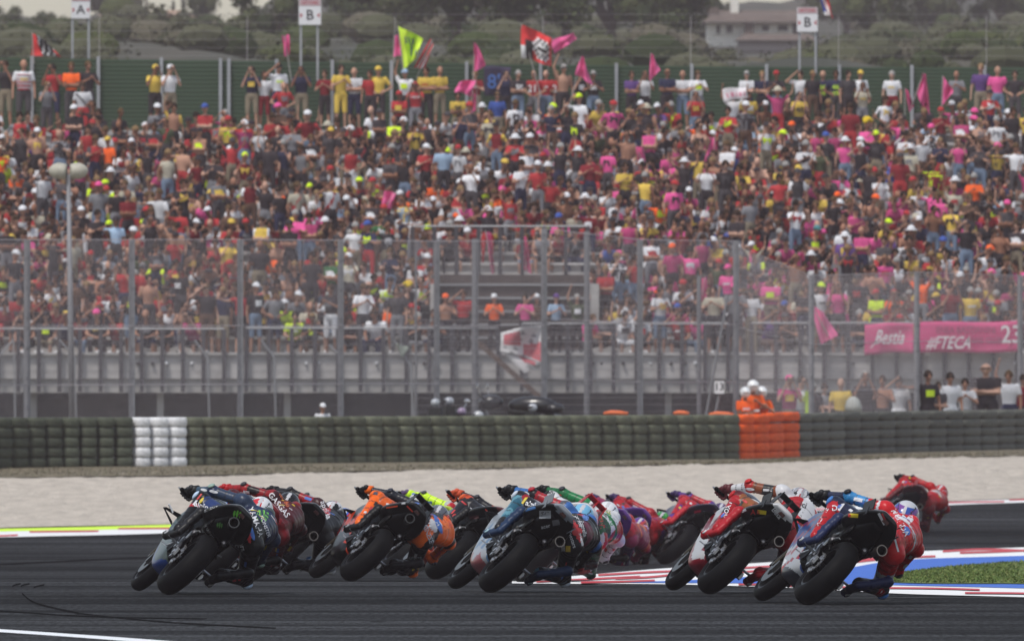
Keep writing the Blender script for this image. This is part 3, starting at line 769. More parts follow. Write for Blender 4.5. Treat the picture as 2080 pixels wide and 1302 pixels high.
def shed():
    Y = 560; s_ = F / Y; X = gx(2085, Y); zg = HC + (YH - 140) / s_
    root = empty('outbuilding', (X, Y, zg)); tag(root, 'low pale outbuilding with ribbed wall at the right edge above the slat wall', 'building')
    m = lambda x: gx(x, Y) - X; z = lambda y: HC + (YH - y) / s_ - zg
    mb = MB(); mb.box(((m(2028) + m(2150)) / 2, 1.5, (z(92) + z(150)) / 2), (m(2150) - m(2028), 3, z(92) - z(150))); mb.build('wall', plaster, root)
    mb = MB(); mb.box(((m(2026) + m(2152)) / 2, 1.5, z(91)), (m(2152) - m(2026), 3.3, .08)); mb.build('roof', stone, root)
    for k in range(9):
        mb = MB(); mb.box((m(2036 + 12 * k), -.03, (z(97) + z(145)) / 2), (.05, .08, z(97) - z(145))); mb.build('rib', stone, root)
shed()

# ============================================================ sector signs
spm = mat('sign_white', (.74, .74, .76), .6); sred = mat('sign_red', (.42, .06, .08), .6); sblk = mat('sign_black', (.03, .03, .035), .6)
def sign(letter, x0, x1, y0, y1, Y, ypost, label, head='SETTORE', px_=None):
    a = at(x0, y1, Y); b_ = at(x1, y0, Y); wd = b_.x - a.x; ht = b_.z - a.z
    zb_ = at(0, ypost, Y).z
    root = empty('sector_sign', ((a.x + b_.x) / 2, Y, zb_)); tag(root, label, 'sign', 'lettered sector signs above the stand')
    zc = (a.z + b_.z) / 2 - zb_
    mb = MB(); mb.box((0, 0, zc), (wd, .05, ht)); mb.build('panel', spm, root)
    hb = ht * .26
    mb = MB(); mb.box((0, -.028, zc + ht / 2 - hb / 2), (wd * .96, .01, hb * .9)); mb.build('header_band', mat('sign_header', (.50, .36, .38), .7), root)
    text_obj(head, (0, -.036, zc + ht / 2 - hb / 2), (1, 0, 0), (0, 0, 1), hb * .55, sred, root, sq=.8)
    text_obj(letter, (0, -.031, zc - hb / 2), (1, 0, 0), (0, 0, 1), ht * .42, sblk, root)
    for s_ in (-1, 1):
        mb = MB(); q = s_ * wd * .44; e_ = s_ * .05
        mb.add([(q, -.03, zc - hb / 2 + .07), (q, -.03, zc - hb / 2 - .07), (q - e_ * 1.4, -.03, zc - hb / 2)], [(0, 1, 2)]); mb.build('arrow', sred, root, fix=False)
    for xp in (px_ or ((x0 + 2), (x1 - 3))):
        mb = MB(); q = gx(xp, Y) - (a.x + b_.x) / 2; mb.box((q, .05, (zc + ht / 2) / 2), (.06, .05, zc + ht / 2)); mb.build('post', steel, root)
sign('A', 145, 183, -8, 38, wallY + 1.5, 128, 'white sign with letter A on two posts, leftmost sector sign')
sign('B', 607, 652, 0, 51, wallY - 1.2, 165, 'white sign with letter B on two posts in front of the tall pines', px_=(611, 645))
sign('B', 1619, 1661, 16, 65, wallY - 1.0, 150, 'white sign with letter B beside the tricolour flag', px_=(1624, 1657))
# ============================================================ people: bodies grown from limbs into one continuous skin
def capsule(mb, a, b, ra, rb, n=8, tagi=0):
    a = Vector(a); b = Vector(b); d = (b - a); L = d.length
    if L < 1e-4: return mb.ball(a, ra, n, 6)
    d.normalize(); u = Vector((0, 0, 1)) if abs(d.z) < .9 else Vector((1, 0, 0)); e = d.cross(u).normalized(); f = e.cross(d).normalized()
    rings = []
    for t in (-90, -55, -20): 
        c, s = math.cos(R(t)), math.sin(R(t)); rings.append((a + d * (ra * s), max(ra * c, ra * .05)))
    for t in (20, 55, 90):
        c, s = math.cos(R(t)), math.sin(R(t)); rings.append((b + d * (rb * s), max(rb * c, rb * .05)))
    secs = [[c + (e * math.cos(2 * math.pi * j / n) + f * math.sin(2 * math.pi * j / n)) * r for j in range(n)] for c, r in rings]
    mb.loft(secs)
def fuse(name, caps, voxel, smooth=4, ratio=None, extra=None):
    """caps: (a, b, ra, rb, region[, (sx, sy, sz)]); returns one closed mesh and the region of every face and the position along the limb"""
    mb = MB()
    for c in caps:
        if len(c) > 5 and c[5]:
            A, B = Vector(c[0]), Vector(c[1]); k = 3
            for i in range(k + 1):
                t = i / k; p = A.lerp(B, t); r = c[2] + (c[3] - c[2]) * t
                mb.ball(p, (r * c[5][0], r * c[5][1], r * c[5][2]), 12, 8, rot=c[6] if len(c) > 6 else None)
        else: capsule(mb, c[0], c[1], c[2], c[3], 10)
    me = mb.mesh(name)
    o = bpy.data.objects.new(name, me); C.objects.link(o)
    m = o.modifiers.new('r', 'REMESH'); m.mode = 'VOXEL'; m.voxel_size = voxel; m.use_smooth_shade = True
    if smooth: s = o.modifiers.new('s', 'SMOOTH'); s.factor = .5; s.iterations = smooth
    if ratio: d = o.modifiers.new('d', 'DECIMATE'); d.ratio = ratio
    dg = bpy.context.evaluated_depsgraph_get(); me2 = bpy.data.meshes.new_from_object(o.evaluated_get(dg))
    bpy.data.objects.remove(o); bpy.data.meshes.remove(me)
    me2.name = name; me2.materials.clear()
    me2.polygons.foreach_set('use_smooth', [True] * len(me2.polygons))
    return me2
def face_centers(me):
    a = np.empty(len(me.polygons) * 3, np.float32); me.polygons.foreach_get('center', a); return a.reshape(-1, 3)
def classify(P, caps):
    "index of the nearest limb and the position along it"
    best = np.full(len(P), 1e9); idx = np.zeros(len(P), int); tt = np.zeros(len(P))
    for i, c in enumerate(caps):
        a, b = np.array(c[0], float), np.array(c[1], float); d = b - a; L2 = max((d * d).sum(), 1e-9)
        t = np.clip(((P - a) @ d) / L2, 0, 1); q = a + t[:, None] * d; r = c[2] + (c[3] - c[2]) * t
        if len(c) > 5 and c[5]: r = r * (sum(c[5]) / 3)
        dist = (np.linalg.norm(P - q, axis=1) - r) + .25 * np.linalg.norm(P - q, axis=1)
        m = dist < best; best[m] = dist[m]; idx[m] = i; tt[m] = t[m]
    return idx, tt
def sub_mesh(me, mask, off, name):
    "the masked faces, pushed out by off: a garment that follows the body"
    nv = len(me.vertices); co = np.empty(nv * 3, np.float32); me.vertices.foreach_get('co', co); co = co.reshape(-1, 3)
    no = np.empty(nv * 3, np.float32); me.vertices.foreach_get('normal', no); no = no.reshape(-1, 3)
    F_ = [tuple(p.vertices) for p, k in zip(me.polygons, mask) if k]
    used = sorted(set(i for f in F_ for i in f)); mp = {v: i for i, v in enumerate(used)}
    V = co[used] + no[used] * off
    m2 = bpy.data.meshes.new(name); m2.from_pydata([tuple(map(float, v)) for v in V], [], [tuple(mp[i] for i in f) for f in F_])
    m2.polygons.foreach_set('use_smooth', [True] * len(m2.polygons)); m2.update(); return m2

SKIN, SHIRT, PANTS, SHOE = 0, 1, 2, 3
def body_caps(pose, lean=0.0, female=False, longs=False):
    "facing -Y; returns limbs"
    st = not pose.startswith('sit')
    c = []
    sw_ = .16 if female else .172
    if st:
        hip = Vector((0, 0, .95)); chest = Vector((0, -.02 - lean, 1.30)); neck = Vector((0, -.02 - lean * 1.2, 1.47)); head = Vector((0, -.05 - lean * 1.4, 1.635))
        for s in (-1, 1):
            h = hip + Vector((s * .09, 0, -.03)); k = Vector((s * .11, -.02, .50)); a = Vector((s * .12, .02, .09))
            c.append((h, k, .088, .06, PANTS)); c.append((k, a, .056, .038, SKIN if not longs else PANTS)); c.append((a + Vector((0, .02, -.04)), a + Vector((s * .02, -.16, -.055)), .042, .034, SHOE))
    else:
        hip = Vector((0, .05, .52)); tilt = .10 + lean; chest = Vector((0, .02 - tilt, .86)); neck = Vector((0, -.01 - tilt * 1.5, 1.03)); head = Vector((0, -.05 - tilt * 1.8, 1.19))
        for s in (-1, 1):
            h = hip + Vector((s * .09, 0, 0)); k = Vector((s * .15, -.38, .54)); a = Vector((s * .14, -.36, .10))
            c.append((h, k, .088, .062, PANTS)); c.append((k, a, .056, .038, SKIN if not longs else PANTS)); c.append((a + Vector((0, .02, -.04)), a + Vector((s * .02, -.17, -.055)), .042, .034, SHOE))
    c.append((hip, hip + Vector((0, 0, .02)), .12, .12, PANTS, (1.25, .9, .9)))
    c.append((hip + Vector((0, 0, .14)), chest, .115, .135, SHIRT, (1.2, .85, 1.0)))
    c.append((chest, chest + Vector((0, 0, .06)), .13, .12, SHIRT, (1.3, .85, .9)))
    c.append((neck - Vector((0, 0, .04)), neck + Vector((0, -.01, .07)), .055, .052, SKIN))
    c.append((head + Vector((0, 0, .015)), head + Vector((0, .0, .02)), .092, .092, SKIN, (.86, 1.02, 1.18)))
    c.append((head + Vector((0, -.045, -.065)), head + Vector((0, -.05, -.07)), .05, .045, SKIN, (.95, .9, .8)))
    c.append((head + Vector((0, -.10, .0)), head + Vector((0, -.115, -.03)), .016, .02, SKIN))
    for s in (-1, 1): c.append((head + Vector((s * .082, .01, -.0)), head + Vector((s * .084, .01, -.02)), .02, .018, SKIN))
    sh = [chest + Vector((s * sw_, .0, .11)) for s in (-1, 1)]
    H = head
    down = lambda s: (sh[s] + Vector(((s * 2 - 1) * .07, .02, -.28)), sh[s] + Vector(((s * 2 - 1) * .08, -.05, -.53)))
    if pose in ('stand',): arms = [down(0), down(1)]
    elif pose in ('crossed', 'sit_crossed'): arms = [(sh[0] + Vector((-.015, -.05, -.27)), chest + Vector((.13, -.18, -.15))), (sh[1] + Vector((.015, -.05, -.27)), chest + Vector((-.13, -.18, -.12)))]
    elif pose in ('phone', 'sit_phone'): arms = [(sh[0] + Vector((-.06, -.14, -.20)), H + Vector((-.05, -.25, .0))), (sh[1] + Vector((.06, -.14, -.20)), H + Vector((.05, -.25, .0)))]
    elif pose in ('clap', 'sit_clap'): arms = [(sh[0] + Vector((-.10, -.06, -.24)), chest + Vector((-.02, -.30, .02))), (sh[1] + Vector((.10, -.06, -.24)), chest + Vector((.03, -.30, .04)))]
    elif pose in ('brow', 'sit_brow'): arms = [(sh[0] + Vector((-.20, -.10, .02)), H + Vector((-.09, -.13, .05))), down(1) if st else (sh[1] + Vector((.06, -.05, -.27)), Vector((.14, -.30, .64)))]
    elif pose in ('raise', 'sit_raise'): arms = [(sh[0] + Vector((-.16, -.04, .20)), sh[0] + Vector((-.14, -.06, .48))), (sh[1] + Vector((.17, -.04, .18)), sh[1] + Vector((.20, -.04, .46)))]
    elif pose in ('point', 'sit_point'): arms = [(sh[0] + Vector((-.26, -.08, -.03)), sh[0] + Vector((-.50, -.18, .02))), down(1) if st else (sh[1] + Vector((.06, -.05, -.27)), Vector((.14, -.30, .64)))]
    elif pose == 'hips': arms = [(sh[0] + Vector((-.17, .04, -.24)), hip + Vector((-.16, -.06, .12))), (sh[1] + Vector((.17, .04, -.24)), hip + Vector((.16, -.06, .12)))]
    elif pose == 'wave': arms = [(sh[0] + Vector((-.10, -.02, .26)), sh[0] + Vector((-.02, -.08, .52))), down(1)]
    elif pose == 'sit': arms = [(sh[s] + Vector(((s * 2 - 1) * .06, -.06, -.26)), Vector(((s * 2 - 1) * .14, -.32, .63))) for s in (0, 1)]
    elif pose == 'sit_lean': arms = [(sh[s] + Vector(((s * 2 - 1) * .07, -.10, -.24)), Vector(((s * 2 - 1) * .03, -.44, .66))) for s in (0, 1)]
    else: arms = [down(0), down(1)]
    for s in (0, 1):
        e, wv = arms[s]; S_ = sh[s]
        c.append((S_, e, .055, .042, SHIRT)); c.append((e, wv, .042, .028, SKIN))
        d = (wv - e).normalized(); c.append((wv + d * .03, wv + d * .09, .034, .028, SKIN))
    return c, head, chest, arms
def region_mask(me, caps, arms_t=.62):
    idx, t = classify(face_centers(me), caps)
    reg = np.array([caps[i][4] for i in idx])
    # short sleeves: the lower part of the upper arm is bare
    for i, c in enumerate(caps):
        if c[4] == SHIRT and len(c) == 5: reg[(idx == i) & (t > arms_t)] = SKIN
    return reg
def longer(me, caps): pass

skinm = mat('skin', rough=.6, spec=.15, objcol=True); clothm = mat('cloth', rough=.9, spec=.04, objcol=True); hairm = mat('hair', rough=.8, spec=.08, objcol=True)
crowdm = mat('crowd_colours', rough=.85, spec=.07, attr='Col')
SKC = [(.42, .22, .15), (.36, .18, .12), (.48, .27, .19), (.28, .135, .085), (.52, .31, .23), (.16, .08, .05)]
HRC = [(.02, .014, .01), (.035, .02, .013), (.05, .03, .018), (.10, .06, .03), (.22, .14, .07), (.30, .29, .28)]
COL = dict(black=(.048, .038, .043), charcoal=(.082, .072, .078), white=(.70, .70, .73), red=(.50, .02, .025), darkred=(.24, .012, .02), grey=(.22, .22, .24), yellow=(.78, .52, .03), neon=(.62, .82, .03), pink=(.72, .10, .30), magenta=(.48, .03, .16),  # dark cloth tones lifted, part of the haze veil put into the colour
           navy=(.035, .038, .085), blue=(.04, .10, .42), orange=(.90, .14, .03), teal=(.06, .25, .27), lightblue=(.34, .50, .70), olive=(.09, .11, .055), purple=(.14, .06, .26), brown=(.13, .07, .045), cream=(.55, .50, .38), green=(.05, .20, .06), denim=(.16, .23, .34), khaki=(.26, .21, .14), bare=None)
for _k, _c in list(COL.items()):
    if _c and _k not in ('orange', 'neon', 'pink'):
        _g = sum(_c) / 3; COL[_k] = tuple((v * .84 + _g * .16) * (.92 if _g < .5 else 1) for v in _c)
NAMES = dict(neon='neon yellow', charcoal='dark grey', darkred='dark red', lightblue='light blue', navy='navy', orange='bright orange')
# hats and hair, built round a head at the origin (r about .1)
def headgear():
    D = {}
    mb = MB(); secs = []
    def dome(z0, r, k=5, up=.115, back=0):
        mb = MB(); rings = []
        for i in range(k):
            t = i / (k - 1) * 88; rings.append([Vector((math.cos(a) * r * .92 * math.cos(R(t)), math.sin(a) * r * 1.06 * math.cos(R(t)) + back, z0 + up * math.sin(R(t)))) for a in [2 * math.pi * j / 12 for j in range(12)]])
        mb.loft(rings); return mb
    mb = dome(.025, .107); mb.add([(-.075, -.06, .032), (.075, -.06, .032), (.065, -.175, .02), (-.065, -.175, .02), (-.075, -.06, .045), (.075, -.06, .045), (.065, -.175, .03), (-.065, -.175, .03)], [(0, 1, 2, 3), (7, 6, 5, 4), (0, 4, 5, 1), (1, 5, 6, 2), (2, 6, 7, 3), (3, 7, 4, 0)])
    D['cap'] = mb
    mb = dome(.02, .108); rings = [[Vector((math.cos(a) * r, math.sin(a) * r, z)) for a in [2 * math.pi * j / 12 for j in range(12)]] for r, z in ((.10, .035), (.165, .012), (.165, .004), (.10, .022))]
    mb.loft(rings, cap=False); D['sun_hat'] = mb
    mb = dome(-.01, .103, up=.145, back=.012); D['hair'] = mb
    mb = dome(-.01, .106, up=.15, back=.012); mb.tube([(0, .06, .03), (0, .09, -.08), (0, .085, -.22)], [.09, .075, .04], 8, flat=.5); D['long_hair'] = mb
    mb = MB()
    for i in range(22):
        a = rnd.uniform(0, 6.28); e_ = rnd.uniform(-.1, 1.4); mb.ball((math.cos(a) * math.cos(e_) * .12, math.sin(a) * math.cos(e_) * .12 + .03, .06 + math.sin(e_) * .1), .05, 6, 4)
    D['curly_wig'] = mb
    mb = MB(); mb.box((0, -.098, .022), (.135, .02, .032)); mb.box((-.078, -.05, .024), (.012, .1, .012)); mb.box((.078, -.05, .024), (.012, .1, .012)); D['sunglasses'] = mb
    D['bald'] = None
    return D
HG = headgear(); HGM = {}
for k, v in HG.items():
    if v:
        me = v.mesh(k, smooth=(k in ('hair', 'long_hair', 'cap', 'sun_hat', 'curly_wig'))); me.materials.append(hairm if 'hair' in k or 'wig' in k else clothm if k != 'sunglasses' else mat('dark_lens', (.01, .01, .012), .2)); HGM[k] = me

POSES = ['stand', 'crossed', 'phone', 'clap', 'brow', 'raise', 'point', 'hips', 'wave', 'sit', 'sit_lean', 'sit_clap', 'sit_phone', 'sit_brow', 'sit_crossed', 'sit_point', 'sit_raise']
POSEW = dict(stand='standing', crossed='standing, arms folded', phone='standing filming', clap='clapping on foot', brow='standing, hand at brow', raise_='', point='standing and pointing', hips='standing, hands on hips', wave='standing, one arm up',
             sit='seated', sit_lean='leaning forward', sit_clap='seated clapping', sit_phone='seated filming', sit_brow='seated hand at brow', sit_crossed='seated, arms folded', sit_point='seated and pointing', sit_raise='seated arms up')
POSEW['raise'] = 'standing, arms up'
BANK = {}
def bank(pose, longs=False):
    key = (pose, longs)
    if key in BANK: return BANK[key]
    caps, head, chest, arms = body_caps(pose, longs=longs, lean=.12 if pose == 'sit_lean' else .0)
    me = fuse('body', caps, .026, 3, .55); reg = region_mask(me, caps)
    me.materials.append(skinm)
    sh = sub_mesh(me, reg == SHIRT, .014, 'shirt'); sh.materials.append(clothm)
    pa = sub_mesh(me, reg == PANTS, .014, 'trousers'); pa.materials.append(clothm)
    so = sub_mesh(me, reg == SHOE, .012, 'shoes'); so.materials.append(clothm)
    lo = fuse('low', caps, .045, 2, .42); lreg = region_mask(lo, caps)
    nv = len(lo.vertices); co = np.empty(nv * 3, np.float32); lo.vertices.foreach_get('co', co)
    lo_f = [tuple(p.vertices) for p in lo.polygons]
    fc_ = face_centers(lo); BANK[key] = dict(fc=fc_, me=me, sh=sh, pa=pa, so=so, head=head, chest=chest, arms=arms, co=co.reshape(-1, 3), f=lo_f, reg=lreg)
    bpy.data.meshes.remove(lo)
    return BANK[key]
def person(x, Y, z, pose, shirt, pants='denim', hat=None, hatc=None, rz=None, h=None, label=None, group=None, longs=None, skin=None, hair=None, glasses=None, parts=()):
    r = rnd
    longs = (r.random() < .35) if longs is None else longs
    B = bank(pose, longs)
    X = gx(x, Y); o = link('person', B['me'], None)
    o.location = (X, Y, z); o.rotation_euler = (0, 0, r.uniform(-.5, .5) if rz is None else rz)
    k = h or r.uniform(.94, 1.05); o.scale = (k * r.uniform(.95, 1.12), k * r.uniform(.95, 1.15), k)
    sk = skin or r.choice(SKC[:5]); q = r.uniform(.85, 1.1); o.color = (sk[0] * q, sk[1] * q, sk[2] * q, 1)
    if shirt != 'bare':
        c = COL[shirt]; q = r.uniform(.8, 1.1); link('shirt', B['sh'], None, o, col=[v * q for v in c])
    link('trousers', B['pa'], None, o, col=COL[pants]); link('shoes', B['so'], None, o, col=COL[r.choice(('white', 'black', 'charcoal', 'white'))])
    hd = B['head']
    hr = hair or r.choice(HRC[:5] + HRC[:3] + HRC)
    if hat in (None, 'hair'): link('hair', HGM['hair'], None, o, loc=hd, col=hr)
    elif hat == 'long_hair': link('hair', HGM['long_hair'], None, o, loc=hd, col=hr)
    elif hat != 'bald': link(hat, HGM[hat], None, o, loc=hd, col=COL.get(hatc or 'white'))
    if glasses or (glasses is None and r.random() < .4): link('sunglasses', HGM['sunglasses'], None, o, loc=hd)
    if pose in ('phone', 'sit_phone'):
        mb = PHONE; ph = link('phone', mb, None, None); ph.parent = o; ph.location = hd + Vector((0, -.27, .05))
    if shirt != 'bare' and r.random() < .4:
        alt = COL[r.choice(['white', 'black', 'white', 'red', 'yellow', 'neon', 'grey'])]
        if alt != COL[shirt]: link('shirt_print', PRINT[r.randrange(3)], None, o, loc=Vector(B['chest']) + Vector((0, -.02, -.03)), col=alt)
    tag(o, label, 'person', group); o['_x'] = x
    if label and len(label.replace('-', ' ').split()) > 15:
        for q in (' and long hair', ', hand at brow', 'seated ', ' forward'): label = label.replace(q, '') if len(label.replace('-', ' ').split()) > 15 else label
        o['label'] = label
    return o
PRINT = []
for k in range(3):
    _p = MB()
    for a in range(6):
        for b in range(5):
            if (a * 7 + b * 5 + k * 3) % 4 == 0 and k: continue
            u0, u1 = -.09 + a * .03, -.09 + (a + 1) * .03; v0, v1 = (-.07 + b * .028) * (1 if k < 2 else .4), (-.07 + (b + 1) * .028) * (1 if k < 2 else .4)
            f = lambda u: -math.sqrt(max(0, 1 - (u / .20) ** 2)) * .145
            _p.add([(u0, f(u0), v0), (u1, f(u1), v0), (u1, f(u1), v1), (u0, f(u0), v1)], [(0, 1, 2, 3)])
    PRINT.append(_p.mesh('shirt_print', fix=False)); PRINT[-1].materials.append(clothm)
_p = MB(); _p.box((0, 0, 0), (.15, .012, .08)); PHONE = _p.mesh('phone'); PHONE.materials.append(mat('phone_black', (.012, .012, .014), .3))
ORD = ['zeroth', 'first', 'second', 'third', 'fourth', 'fifth', 'sixth', 'seventh', 'eighth', 'ninth', 'tenth', 'eleventh', 'twelfth', 'thirteenth', 'fourteenth', 'fifteenth', 'sixteenth', 'seventeenth', 'eighteenth', 'nineteenth', 'twentieth']
TENS = {2: 'twenty', 3: 'thirty', 4: 'forty', 5: 'fifty', 6: 'sixty'}
def ordn(i):
    if i <= 20: return ORD[i]
    return {20: 'twentieth', 30: 'thirtieth', 40: 'fortieth', 50: 'fiftieth', 60: 'sixtieth'}[i] if i % 10 == 0 else TENS[i // 10] + '-' + ORD[i % 10]
def cname(c): return NAMES.get(c, c)
def hname(hat, hatc): return '' if hat in (None, 'hair', 'bald') else (' and long hair' if hat == 'long_hair' else ' and yellow wig' if hat == 'curly_wig' else ' and ' + cname(hatc or 'white') + ' ' + {'cap': 'cap', 'sun_hat': 'sun hat'}.get(hat, hat))
def desc(pose, shirt, hat, hatc): return POSEW[pose] + ' in ' + ('bare chest' if shirt == 'bare' else cname(shirt) + ' top') + hname(hat, hatc)

# --- the people standing on the walkway along the slat wall, left to right
GT = 'spectators standing along the green slat wall'
WZ = 8.2
mb = MB(); mb.box(((XL + XR) / 2, rowY(NR - 1) + 2.95 - Y0, 8.0), (XR - XL, 2.4, .4)); mb.build('upper_walkway', conc, stand)
top = [ # x, head row, pose, shirt, trousers, hat, hat colour, extra words
 (12, 118, 'phone', 'black', 'khaki', 'hair', None, ''), (48, 120, 'stand', 'white', 'charcoal', 'bald', None, 'stripe'), (108, 130, 'phone', 'red', 'navy', 'hair', None, ''), (145, 126, 'crossed', 'orange', 'charcoal', 'hair', None, ''),
 (178, 124, 'clap', 'black', 'charcoal', 'hair', None, ''), (95, 166, 'phone', 'grey', 'charcoal', 'hair', None, ''), (168, 172, 'stand', 'white', 'red', 'hair', None, 'strap'), (315, 132, 'phone', 'yellow', 'black', 'cap', 'yellow', ''), (345, 132, 'phone', 'white', 'khaki', 'cap', 'white', ''),
 (512, 135, 'phone', 'navy', 'khaki', 'hair', None, ''), (537, 146, 'stand', 'white', 'darkred', 'hair', None, ''), (565, 128, 'brow', 'white', 'navy', 'hair', None, ''), (575, 178, 'hips', 'red', 'grey', 'bald', None, ''), (612, 135, 'phone', 'navy', 'khaki', 'hair', None, ''),
 (660, 142, 'clap', 'darkred', 'black', 'hair', None, ''), (692, 131, 'clap', 'yellow', 'yellow', 'hair', None, ''), (720, 138, 'crossed', 'white', 'navy', 'bald', None, ''), (752, 150, 'stand', 'red', 'black', 'hair', None, ''), (769, 135, 'hips', 'yellow', 'black', 'cap', 'yellow', ''),
 (823, 141, 'wave', 'white', 'black', 'cap', 'lightblue', ''), (866, 136, 'crossed', 'yellow', 'black', 'hair', None, ''), (893, 135, 'crossed', 'yellow', 'khaki', 'bald', None, ''), (812, 185, 'crossed', 'red', 'black', 'cap', 'red', ''), (844, 168, 'phone', 'red', 'grey', 'cap', 'red', 'shirt'),
 (930, 190, 'crossed', 'yellow', 'khaki', 'hair', None, ''), (966, 150, 'clap', 'darkred', 'khaki', 'hair', None, ''), (1028, 145, 'phone', 'navy', 'black', 'hair', None, ''), (1052, 143, 'crossed', 'black', 'denim', 'hair', None, 'grey'), (1085, 150, 'hips', 'red', 'grey', 'bald', None, 'print'),
 (1110, 143, 'stand', 'red', 'denim', 'bald', None, ''), (1130, 155, 'crossed', 'red', 'grey', 'hair', None, 'print'), (1144, 130, 'wave', 'bare', 'black', 'hair', None, ''), (1178, 150, 'phone', 'black', 'black', 'hair', None, ''), (1205, 150, 'clap', 'black', 'denim', 'hair', None, ''),
 (1010, 190, 'stand', 'blue', 'khaki', 'hair', None, ''), (1283, 145, 'crossed', 'purple', 'black', 'hair', None, ''), (1310, 152, 'phone', 'white', 'black', 'hair', None, ''), (1355, 140, 'crossed', 'navy', 'black', 'bald', None, ''), (1387, 144, 'crossed', 'white', 'denim', 'bald', None, ''), (1417, 160, 'clap', 'white', 'grey', 'hair', None, ''),
 (1413, 196, 'phone', 'red', 'denim', 'hair', None, ''), (1517, 144, 'crossed', 'white', 'navy', 'hair', None, 'grey'), (1548, 151, 'crossed', 'navy', 'black', 'hair', None, ''), (1578, 155, 'clap', 'black', 'denim', 'cap', 'red', ''), (1491, 186, 'raise', 'white', 'grey', 'hair', None, ''), (1520, 200, 'stand', 'yellow', 'brown', 'hair', None, ''),
 (1627, 149, 'brow', 'white', 'navy', 'hair', None, ''), (1650, 160, 'stand', 'black', 'brown', 'hair', None, ''), (1672, 152, 'stand', 'navy', 'black', 'bald', None, 'neonprint'), (1698, 143, 'hips', 'navy', 'charcoal', 'hair', None, 'neonprint'), (1747, 146, 'stand', 'white', 'black', 'cap', 'yellow', ''), (1623, 190, 'phone', 'yellow', 'black', 'hair', None, 'print46'),
 (1812, 156, 'stand', 'white', 'darkred', 'hair', None, ''), (1943, 155, 'clap', 'grey', 'charcoal', 'bald', None, ''), (1993, 129, 'stand', 'purple', 'khaki', 'hair', None, ''), (2026, 135, 'stand', 'pink', 'denim', 'bald', None, ''), (2062, 145, 'hips', 'black', 'charcoal', 'hair', None, ''), (1752, 182, 'phone', 'cream', 'grey', 'hair', None, 'white costume'), (1722, 150, 'stand', 'charcoal', 'black', 'hair', None, ''),
]
top.sort(key=lambda q: q[0])
prm = mat('shirt_print', (.75, .75, .76), .8); prn = mat('shirt_print_neon', (.55, .80, .05), .8); prr = mat('shirt_print_red', (.5, .03, .04), .8); prb = mat('shirt_print_black', (.02, .02, .025), .8)
seen = {}
for i, (x, yh, pose, shirt, pants, hat, hc_, ex) in enumerate(top):
    if yh < 165: Y = rowY(NR - 1) + 2.6 + rnd.uniform(-.3, .5); z = WZ
    elif yh < 185: Y = rowY(NR - 1) + .75; z = rowZ(NR - 1)
    else: Y = rowY(NR - 2) + .75; z = rowZ(NR - 2)
    s_ = F / Y; hh = (HC + (YH - yh) / s_ - z) / 1.76; hh = min(max(hh, .9), 1.06)
    nb = top[i - 1][0] if i else None
    d = desc(pose, shirt, hat, hc_)
    wh = 'by the slat wall' if yh < 165 else 'in the last row'
    k = seen.get((d, wh), 0); seen[(d, wh)] = k + 1
    pos = 'left end' if x < 250 else 'left part' if x < 620 else 'near the yellow flag' if x < 910 else 'near the big red flag' if x < 1230 else 'right of the red flag' if x < 1460 else 'near the B sign' if x < 1760 else 'right end'
    lab = d + ', ' + ordn(i + 1) + ' by slat wall'
    hr = (.32, .31, .30) if ex == 'grey' else None
    if ex == 'stripe': lab = 'standing man in red and white striped top by the slat wall, left end'
    if ex == 'white costume': lab = 'person filming in pale cream top in the last row by the second B sign'
    o = person(x, Y, z, pose, shirt, pants, hat, hc_, rz=rnd.uniform(-.35, .35), h=hh, label=lab, group=GT, hair=hr, longs=pants in ('denim', 'charcoal', 'black') and rnd.random() < .5)
    o['_lab'] = lab
    B = BANK[(pose, o.data is BANK.get((pose, True), {}).get('me'))] if (pose, True) in BANK else BANK[(pose, False)]
    ch = Vector(B['chest'])
    if ex == 'stripe':
        mb = MB()
        for k in range(5): mb.ball((0, ch.y + .005, ch.z + .08 - k * .09), (.20 if k < 4 else .17, .142, .022), 16, 4)
        mb.build('shirt_stripe', prr, o, smooth=True)
    if ex == 'print': text_obj('21', ch + Vector((0, -.17, -.08)), (1, 0, 0), (0, 0, 1), .22, prm, o, 'shirt_print')
    if ex == 'print46': text_obj('46', ch + Vector((0, -.17, -.08)), (1, 0, 0), (0, 0, 1), .18, prb, o, 'shirt_print')
    if ex == 'neonprint': text_obj('46', ch + Vector((0, -.17, -.04)), (1, 0, 0), (0, 0, 1), .15, prn, o, 'shirt_print'); text_obj('VR', ch + Vector((0, -.165, -.22)), (1, 0, 0), (0, 0, 1), .12, prn, o, 'shirt_print')
    if ex == 'shirt': text_obj('ITALIA', ch + Vector((0, -.17, .02)), (1, 0, 0), (0, 0, 1), .09, prm, o, 'shirt_print')
    if ex == 'strap': mb = MB(); mb.tube([(-.17, -.10, ch.z + .14), (0, -.16, ch.z - .05), (.16, -.10, ch.z - .25)], .018, 6); mb.build('bag_strap', prb, o)

